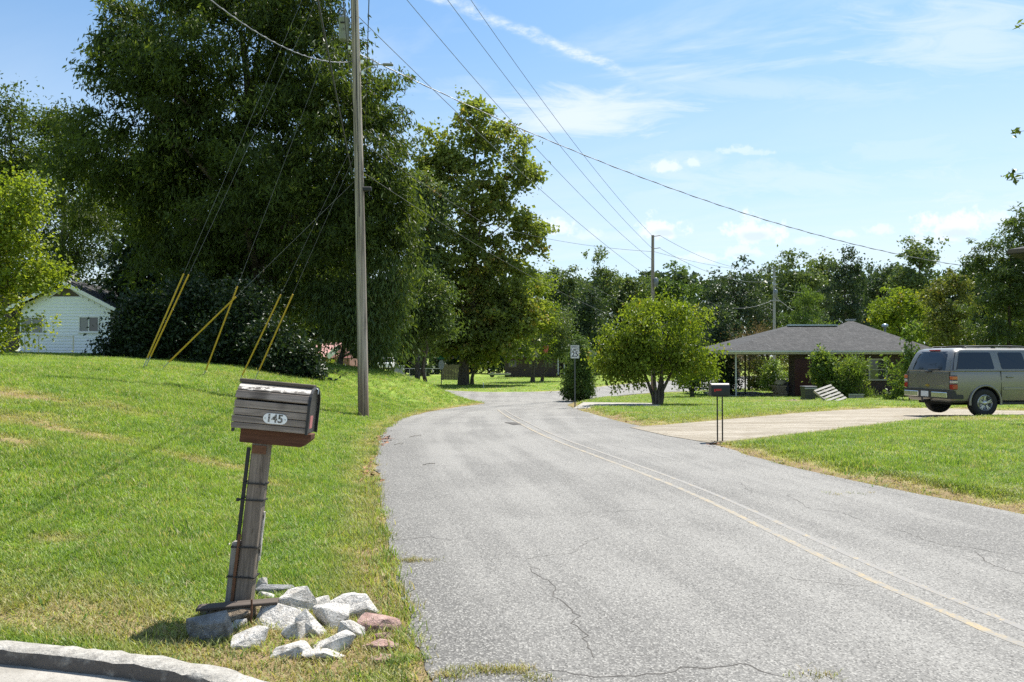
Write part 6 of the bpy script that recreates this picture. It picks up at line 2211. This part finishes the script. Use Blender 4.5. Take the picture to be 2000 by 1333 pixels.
# eave corner of a neighbouring house at the right edge
nb_ = Vector((25.4, 36, Hs(25.4, 36)))
o = empty('neighbour_house', nb_, 'house corner with a brown eave poking in at the right edge', 'house')
ec = P(1968, 488, 33)
mb = MB()
E0 = ec - nb_
o.location = ec; o.rotation_euler = (0, 0, -.80); E0 = Vector((0, 0, 0))
mb.add([E0, E0 + Vector((9, 0, 0)), E0 + Vector((9, 4.5, 1.0)), E0 + Vector((2.5, 4.5, 1.0)), E0 + Vector((0, 9, 0)), E0 + Vector((9, 9, 0)),
        E0 - Vector((0, 0, .22)), E0 + Vector((9, 0, -.22)), E0 + Vector((9, 9, -.22)), E0 + Vector((0, 9, -.22))],
       [(0, 1, 2, 3), (3, 2, 5, 4), (0, 3, 4), (9, 8, 7, 6), (0, 6, 7, 1), (1, 7, 8, 5), (5, 8, 9, 4), (4, 9, 6, 0)])
mb.build('roof', 'shingles', o)
mb = MB(); mb.box(E0 + Vector((5.2, 4.5, -.22 - (ec.z - nb_.z - .22) / 2)), (8.2, 7.6, ec.z - nb_.z - .22)); mb.build('wall', 'red_brick', o)
mb = MB(); mb.beam(E0 + Vector((0, -.03, -.10)), E0 + Vector((9, -.03, -.10)), .05, .16); mb.build('fascia', 'brown_soffit_shade', o)

# ------------------------------------------------------------------ parked full-size SUV
m, tt = newmat('pewter_paint')
n = tt.noise(objco(tt), 260, 2, .5)
n2 = tt.noise(objco(tt), 1.6, 4, .6)
setb(tt, Base_Color=tt.mix(n2, (0.205, 0.194, 0.180), (0.245, 0.233, 0.215)), Metallic=.55, Roughness=tt.math('ADD', .34, tt.math('MULTIPLY', n, .08)))
tt.bsdf.inputs['Coat Weight'].default_value = .5
tt.bsdf.inputs['Coat Roughness'].default_value = .08
m, tt = newmat('tinted_glass')
setb(tt, Base_Color=(0.012, 0.013, 0.016), Roughness=.045)
tt.bsdf.inputs['Specular IOR Level'].default_value = .75
plain('dark_trim', (0.03, 0.03, 0.032), .6)
plain('tyre_rubber', (0.022, 0.022, 0.023), .85, 0, .2, 30)
plain('chrome', (0.62, 0.62, 0.60), .18, .95, .04, 5)
plain('alloy', (0.50, 0.50, 0.50), .3, .85, .06, 5)
plain('wheel_well', (0.012, 0.012, 0.013), .95)
plain('lens_red', (0.34, 0.015, 0.015), .18, 0, .15, 30, 0, .5)
plain('lens_amber', (0.50, 0.13, 0.05), .18, 0, .1, 30, 0, .5)
plain('lens_clear', (0.52, 0.46, 0.44), .18, 0, .1, 30, 0, .5)
plain('plate_white', (0.62, 0.64, 0.66), .5)
plain('emblem_gold', (0.55, 0.40, 0.12), .3, .8)
rc_ = P(1858, 740, 20.25)
yaw = math.radians(7.5)
carz = float(G(np.array([rc_.x + 1.0]), np.array([20.4]))[0]) + .03
ca, sa = math.cos(yaw), math.sin(yaw)
HWc = 1.0
org = Vector((rc_.x, 20.25, carz)) + Vector((-sa, ca, 0)) * HWc
car = empty('suv', org, 'pewter full size suv parked on the gravel drive at right', 'suv', rz=yaw)
# local: x forward from the rear bumper, y to the left (away from the camera), z up


def ringpts(x0, x1, hw, rr, rf, z, n=5, zf=None):
    """rounded plan outline counter-clockwise; rr/rf corner radii rear/front"""
    out = []
    for (cx, cy, r, a0) in [(x1 - rf, -hw + rf, rf, -90), (x1 - rf, hw - rf, rf, 0), (x0 + rr, hw - rr, rr, 90), (x0 + rr, -hw + rr, rr, 180)]:
        if a0 in (90, -90):
            xa, xb, ys_ = (x1 - rf, x0 + rr, hw) if a0 == 90 else (x0 + rr, x1 - rf, -hw)
            for q in np.linspace(0, 1, 26)[1:-1]:
                x = xa + (xb - xa) * float(q)
                out.append((x, ys_, zf(x, z) if zf else z))
        for k in range(n + 1):
            a = math.radians(a0 + 90 * k / n)
            x = cx + r * math.cos(a); y = cy + r * math.sin(a)
            out.append((x, y, zf(x, z) if zf else z))
    return out


def loft(name, rings, mat, parent, sharp=35, cap=True):
    mb = MB(); n = len(rings[0]); vs = [p for r in rings for p in r]
    fs = [(i * n + k, i * n + (k + 1) % n, (i + 1) * n + (k + 1) % n, (i + 1) * n + k) for i in range(len(rings) - 1) for k in range(n)]
    mb.add(vs, fs, True)
    if cap:
        mb.add(rings[0], [tuple(range(n))[::-1]]); mb.add(rings[-1], [tuple(range(n))])
    return mb.build(name, mat, parent, sharp=sharp)


def hood(x, z):
    q = float(sstep(3.75, 4.25, x))
    top = 1.27 * (1 - q) + (1.16 - .10 * float(sstep(4.2, 5.5, x))) * q
    return min(z, top - (1.27 - z) * .02)


lev = [(.40, .10, 5.40, .90, .12, .3), (.46, .07, 5.44, .955, .12, .3), (.62, .05, 5.47, .985, .13, .32), (.80, .045, 5.47, 1.0, .13, .32), (.98, .05, 5.46, 1.005, .12, .32), (1.14, .055, 5.43, .995, .11, .32), (1.235, .06, 5.40, .985, .10, .30), (1.27, .075, 5.38, .97, .09, .30)]
body = loft('body', [ringpts(x0, x1, hw, rr, rf, z, zf=hood) for z, x0, x1, hw, rr, rf in lev], 'pewter_paint', car, 28)
WX = (1.02, 4.33)
# wheel arches cut through the sides
cut = []
for wx in WX:
    for sg_ in (-1, 1):
        mb = MB(); mb.lathe([(.445, -.28), (.445, .28)], 28, Matrix.Translation((wx, sg_ * .98, .40)) @ Matrix.Rotation(math.pi / 2, 4, 'X'), smooth=False)
        mb.box((wx, sg_ * .98, .2), (.89, .56, .42))
        cut.append(mb)
for mb in cut:
    bmc = MB(); 
cutters = []
for wx in WX:
    for sg_ in (-1, 1):
        mb = MB()
        pr = [(.445 * math.cos(a), .445 * math.sin(a)) for a in np.linspace(0, math.pi, 22)] + [(-.445, -.3), (.445, -.3)]
        mb.prism(pr, .56, Matrix.Translation((wx, sg_ * .98 + .28, .40)) @ Matrix.Rotation(math.pi / 2, 4, 'X'))
        c = mb.build('cutter', 'wheel_well', car)
        cutters.append(c)
        bo = body.modifiers.new('cut', 'BOOLEAN'); bo.operation = 'DIFFERENCE'; bo.object = c; bo.solver = 'EXACT'
        bo.material_mode = 'TRANSFER'
dg = bpy.context.evaluated_depsgraph_get()
dg.update()
nm_ = D.meshes.new_from_object(body.evaluated_get(dg))
body.modifiers.clear()
body.data = nm_
for c in cutters:
    D.objects.remove(c)
# greenhouse
def gh(z, x0, x1, hw, rr=.12, rf=.2):
    return ringpts(x0, x1, hw, rr, rf, z)


cab = loft('cabin', [gh(1.262, .068, 4.12, .965), gh(1.30, .078, 4.05, .957), gh(1.55, .155, 3.65, .890), gh(1.76, .245, 3.33, .835), gh(1.84, .30, 3.20, .800, .16), gh(1.885, .40, 3.05, .72, .2), gh(1.905, .62, 2.85, .56, .2), gh(1.91, 1.0, 2.5, .3, .2)], 'pewter_paint', car, 30)


def sidey(z):
    return np.interp(z, [1.262, 1.30, 1.55, 1.76, 1.84], [.965, .957, .890, .835, .80])


def rearx(z):
    return np.interp(z, [1.05, 1.235, 1.262, 1.30, 1.55, 1.76, 1.84], [.052, .062, .068, .078, .155, .245, .30])


def side_pane(name, corners, sg_, mat='tinted_glass', proud=.006, r=.05):
    """corners (x,z) counter-clockwise, rounded, laid on the cabin side"""
    pts = []
    n = len(corners)
    for i in range(n):
        p = Vector(corners[i]); a = (Vector(corners[i - 1]) - p).normalized(); b = (Vector(corners[(i + 1) % n]) - p).normalized()
        for q in np.linspace(0, 1, 5):
            s0, s1 = p + a * r * (1 - q), p + b * r * q
            pts.append(p + a * r * (1 - q) ** 2 + b * r * q ** 2)
    vs = [(p.x, sg_ * (sidey(p.y) + proud), p.y) for p in pts]
    v2 = [(x, y - sg_ * .03, z) for x, y, z in vs]
    k = len(vs)
    mb = MB(); mb.add(vs + v2, [tuple(range(k)), tuple(range(k, 2 * k))[::-1]] + [(i, (i + 1) % k, k + (i + 1) % k, k + i) for i in range(k)])
    return mb.build(name, mat, car)


for sg_ in (-1, 1):
    side_pane('side_window', [(.22, 1.315), (1.34, 1.315), (1.30, 1.775), (.36, 1.775)], sg_)
    side_pane('side_window', [(1.56, 1.315), (2.34, 1.315), (2.26, 1.775), (1.53, 1.775)], sg_)
    side_pane('side_window', [(2.50, 1.315), (3.62, 1.315), (3.42, 1.55), (3.12, 1.775), (2.44, 1.775)], sg_)
    # dark belt strip and moulding
    mb = MB(); mb.beam((1.55, sg_ * 1.006, .78), (3.85, sg_ * 1.006, .78), .022, .07); mb.build('side_moulding', 'pewter_paint', car, bevel=.006)
    mb = MB(); mb.box((2.7, sg_ * .92, .375), (2.45, .14, .06)); mb.build('running_board', 'dark_trim', car, bevel=.01)
    # door shut lines
    for xs in (1.50, 2.42, 3.62):
        mb = MB(); mb.beam((xs, sg_ * 1.003, .50), (xs - .005, sg_ * .995, 1.25), .010, .012, up=(0, 1, 0)); mb.build('door_seam', 'wheel_well', car)
    for xs in (1.66, 2.56):
        mb = MB(); mb.box((xs + .1, sg_ * 1.018, 1.10), (.21, .03, .045)); mb.build('door_handle', 'pewter_paint', car, bevel=.012)
    # wheel-arch flares
    for wx in WX:
        mb = MB()
        pth = [(wx + .465 * math.cos(a), sg_ * .995, .40 + .465 * math.sin(a)) for a in np.linspace(-.15, math.pi + .15, 20)]
        mb.tube(pth, .032, 8); mb.build('wheel_flare', 'pewter_paint', car)
    # tail lamps
    tl = MB(); tl.box((.115, sg_ * .945, .95), (.145, .125, .385)); tb_ = tl.build('tail_light', 'dark_trim', car, bevel=.012)
    for z0, h_, mt in ((1.075, .105, 'lens_amber'), (.965, .085, 'lens_clear'), (.835, .145, 'lens_red')):
        mb = MB(); mb.box((.112, sg_ * .946, z0), (.156, .136, h_)); mb.build('lens', mt, tb_, bevel=.014)
    # rear pillar strip with little reflectors
    vs = [(rearx(z) + .035 + d, sg_ * (sidey(z) - .035 + e), z) for z, d, e in ((1.30, -.02, 0), (1.30, .10, .045), (1.77, .10, .045), (1.77, -.02, 0))]
    mb = MB(); mb.add(vs, [(0, 1, 2, 3)]); 
    mb.build('pillar_strip', 'tinted_glass', car)
    # roof rails
    mb = MB(); mb.tube([(.62, sg_ * .66, 1.885), (.74, sg_ * .66, 1.935), (1.6, sg_ * .66, 1.955), (2.4, sg_ * .66, 1.94), (2.7, sg_ * .66, 1.885)], .02, 8); mb.build('roof_rail', 'dark_trim', car)
    for xs in (.66, 1.55, 2.62):
        mb = MB(); mb.box((xs, sg_ * .66, 1.90), (.12, .05, .05)); mb.build('rail_foot', 'dark_trim', car, bevel=.012)
    mb = MB(); mb.box((3.45, sg_ * 1.12, 1.36), (.12, .22, .19)); mb.build('mirror', 'dark_trim', car, bevel=.03)
    mb = MB(); mb.box((5.43, sg_ * .72, .93), (.08, .36, .2)); mb.build('headlight', 'lens_clear', car, bevel=.02)
for xs in (1.15, 2.15):
    mb = MB(); mb.tube([(xs, -.66, 1.95), (xs, 0, 1.965), (xs, .66, 1.95)], .018, 8); mb.build('roof_crossbar', 'dark_trim', car)


def rear_pane(name, pts, proud, mat):
    vs = [(rearx(z) - proud, y, z) for y, z in pts]
    v2 = [(x + .03, y, z) for x, y, z in vs]
    k = len(vs)
    mb = MB(); mb.add(vs + v2, [tuple(range(k))] + [(i, (i + 1) % k, k + (i + 1) % k, k + i) for i in range(k)])
    return mb.build(name, mat, car)


# curved tailgate glass in strips so that it follows the pillar bend
gl = []
zs_ = np.linspace(1.285, 1.80, 7)
vs = []
for z in zs_:
    w_ = float(sidey(z)) - .07 - .06 * float(sstep(1.66, 1.82, z))
    for q in np.linspace(-1, 1, 9):
        vs.append((float(rearx(z)) - .008 + .05 * max(0, abs(q) - .72) / .28 * .9, q * w_, float(z)))
fs = [(i * 9 + k, i * 9 + k + 1, (i + 1) * 9 + k + 1, (i + 1) * 9 + k) for i in range(6) for k in range(8)]
mb = MB(); mb.add(vs, fs, True); mb.build('rear_window', 'tinted_glass', car)
mb = MB(); mb.box((.285, 0, 1.838), (.06, .42, .028)); mb.build('brake_light', 'lens_red', car, bevel=.006)
mb = MB(); mb.tube([(.052, -.02, 1.30), (.055, -.25, 1.30), (.058, -.45, 1.31)], .012, 6); mb.build('rear_wiper', 'dark_trim', car)
mb = MB(); mb.box((.042, -.02, 1.235), (.03, .26, .045)); mb.build('tailgate_handle', 'dark_trim', car, bevel=.01)
for yy, zz0, zz1 in ((-.862, .76, 1.24), (.862, .76, 1.24)):
    mb = MB(); mb.beam((.043, yy, zz0), (.055, yy, zz1), .010, .012, up=(1, 0, 0)); mb.build('tailgate_seam', 'wheel_well', car)
# small bow-tie emblem, raised letters are too small to read
bt2 = [(-.085, .0), (-.07, .028), (-.03, .028), (-.03, .04), (.03, .04), (.03, .022), (.085, .022), (.07, -.022), (.03, -.022), (.03, -.04), (-.03, -.04), (-.03, -.022), (-.10, -.022)]
MXr = Matrix(((0, 0, -1, 0), (-1, 0, 0, 0), (0, 1, 0, 0), (0, 0, 0, 1)))
mb = MB(); mb.prism(bt2, .008, Matrix.Translation((.042, .0, .845)) @ MXr); mb.build('emblem', 'emblem_gold', car)
mb = MB(); mb.box((.040, -.52, .845), (.008, .30, .018)); mb.build('badge', 'chrome', car)
# bumper: step pad, chrome faces, licence plate
rgs = [ringpts(-.05, .40, .985, .13, .05, z) for z in (.50, .53, .70, .735)]
loft('rear_bumper', rgs, 'dark_trim', car, 35)
for sg_ in (-1, 1):
    mb = MB(); mb.box((-.052, sg_ * .58, .60), (.03, .62, .155)); mb.build('bumper_face', 'chrome', car, bevel=.02)
mb = MB(); mb.box((-.055, 0, .61), (.012, .31, .155)); pl_ = mb.build('licence_plate', 'plate_white', car, bevel=.004)
mb = MB(); mb.tube([(.2, -.02, .44), (-.10, -.02, .42), (-.16, -.02, .42)], .03, 8); mb.lathe([(.01, 0), (.027, .02), (.027, .05), (.01, .06)], 10, Matrix.Translation((-.15, -.02, .45))); mb.build('tow_hitch', 'dark_trim', car)
mb = MB(); mb.box((2.7, 0, .40), (4.9, 1.35, .16)); mb.build('underbody', 'wheel_well', car)
mb = MB(); mb.beam((3.30, 0, 1.80), (4.08, 0, 1.30), 1.5, .02, up=(0, 0, 1)); ws_ = mb.build('windshield', 'tinted_glass', car)
mb = MB(); mb.box((5.46, 0, .93), (.06, .9, .24)); mb.build('grille', 'chrome', car, bevel=.02)
rgs = [ringpts(5.0, 5.58, .96, .05, .25, z) for z in (.45, .48, .68, .71)]
loft('front_bumper', rgs, 'chrome', car, 35)
for wx in WX:
    for sg_ in (-1, 1):
        Mw = Matrix.Translation((wx, sg_ * .865, .388)) @ Matrix.Rotation(sg_ * math.pi / 2, 4, 'X')
        # lathe axis along y, +z of the profile pointing outwards
        Mo = Matrix.Translation((wx, sg_ * .865, .388)) @ Matrix.Rotation(-sg_ * math.pi / 2, 4, 'X')
        mb = MB(); mb.lathe([(.22, -.125), (.33, -.13), (.378, -.105), (.390, -.06), (.390, .06), (.378, .105), (.33, .128), (.235, .12), (.215, .10), (.215, -.1)], 36, Mo)
        w0 = mb.build('wheel', 'tyre_rubber', car)
        mb = MB(); mb.lathe([(.216, -.10), (.216, .09), (.226, .112), (.214, .118), (.200, .095), (.196, -.02), (.02, -.03)], 36, Mo); mb.build('rim', 'alloy', w0, sharp=40)
        mb = MB()
        for k in range(5):
            a = 2 * math.pi * k / 5 + .3
            for da in (-.16, .16):
                p0 = Mo @ Vector((.05 * math.cos(a), .05 * math.sin(a), .085)); p1 = Mo @ Vector((.205 * math.cos(a + da * .9), .205 * math.sin(a + da * .9), .095))
                mb.beam(p0, p1, .030, .035, up=(0, 1, 0))
        mb.build('spokes', 'alloy', w0, bevel=.004)
        mb = MB(); mb.lathe([(.075, .06), (.072, .105), (.05, .122), (.01, .126)], 16, Mo); mb.build('hub_cap', 'alloy', w0)
        mb = MB()
        for k in range(6):
            a = 2 * math.pi * k / 6
            mb.lathe([(.012, .08), (.012, .112), (.004, .116)], 6, Mo @ Matrix.Translation((.092 * math.cos(a), .092 * math.sin(a), 0)))
        q = mb.build('lug_nuts', 'chrome', w0); q['kind'] = 'stuff'

# ------------------------------------------------------------------ litter at the road edge
V, F = [], []
r_ = np.random.default_rng(9)
pts = []
for (u, v, n, su, sv) in [(775, 857, 260, 20, 3), (800, 853, 50, 16, 3), (815, 842, 12, 16, 3), (728, 940, 16, 8, 12), (718, 915, 14, 6, 10), (760, 868, 40, 14, 4), (700, 812, 40, 14, 4), (1400, 868, 30, 20, 3), (1180, 822, 40, 40, 4)]:
    for _ in range(n):
        g0 = gp(u + r_.normal(0, su), v + r_.normal(0, sv), .012)
        pts.append((g0, r_.uniform(.025, .065)))
for (g0, L_) in pts:
    a = r_.uniform(0, 6.28); d = np.array([math.cos(a), math.sin(a), r_.normal(0, .25)]) * L_; s = np.array([-math.sin(a), math.cos(a), r_.normal(0, .4)]) * L_ * .45
    c0 = np.array(g0); c0[2] = float(G(np.array([c0[0]]), np.array([c0[1]]))[0]) + r_.uniform(.015, .035)
    i0 = len(V)
    V += [c0 - d, c0 - s + [0, 0, .006], c0 + d, c0 + s + [0, 0, .006]]
    F.append([i0, i0 + 1, i0 + 2, i0 + 3])
m, tt = newmat('dry_leaf')
at = tt.node('ShaderNodeAttribute', attribute_name='tint').outputs['Fac']
setb(tt, Base_Color=tt.mix(at, (0.13, 0.05, 0.026), (0.36, 0.18, 0.09)), Roughness=.8)
lt = npmesh('fallen_leaves', np.array(V), np.array(F), 'dry_leaf', None, {'tint': np.repeat(r_.random(len(F)), 4)})
tag(lt, 'dry brown leaves swept along the edge of the road', 'leaves', kind='stuff')
mb = MB()
for (u0, v0, u1, v1) in [(800, 856, 823, 852), (770, 871, 788, 868), (826, 911, 850, 909)]:
    a, b = gp(u0, v0, .02), gp(u1, v1, .02)
    mb.tube([a, a.lerp(b, .5) + Vector((.03, .02, .012)), b], .0045, 5)
c0 = gp(800, 856)
mb.v = [tuple(Vector(p) - c0) for p in mb.v]
tag(mb.build('fallen_twigs', 'bark', None, loc=c0, recalc=False), 'thin dry twigs lying on the asphalt at left', 'twigs', kind='stuff')
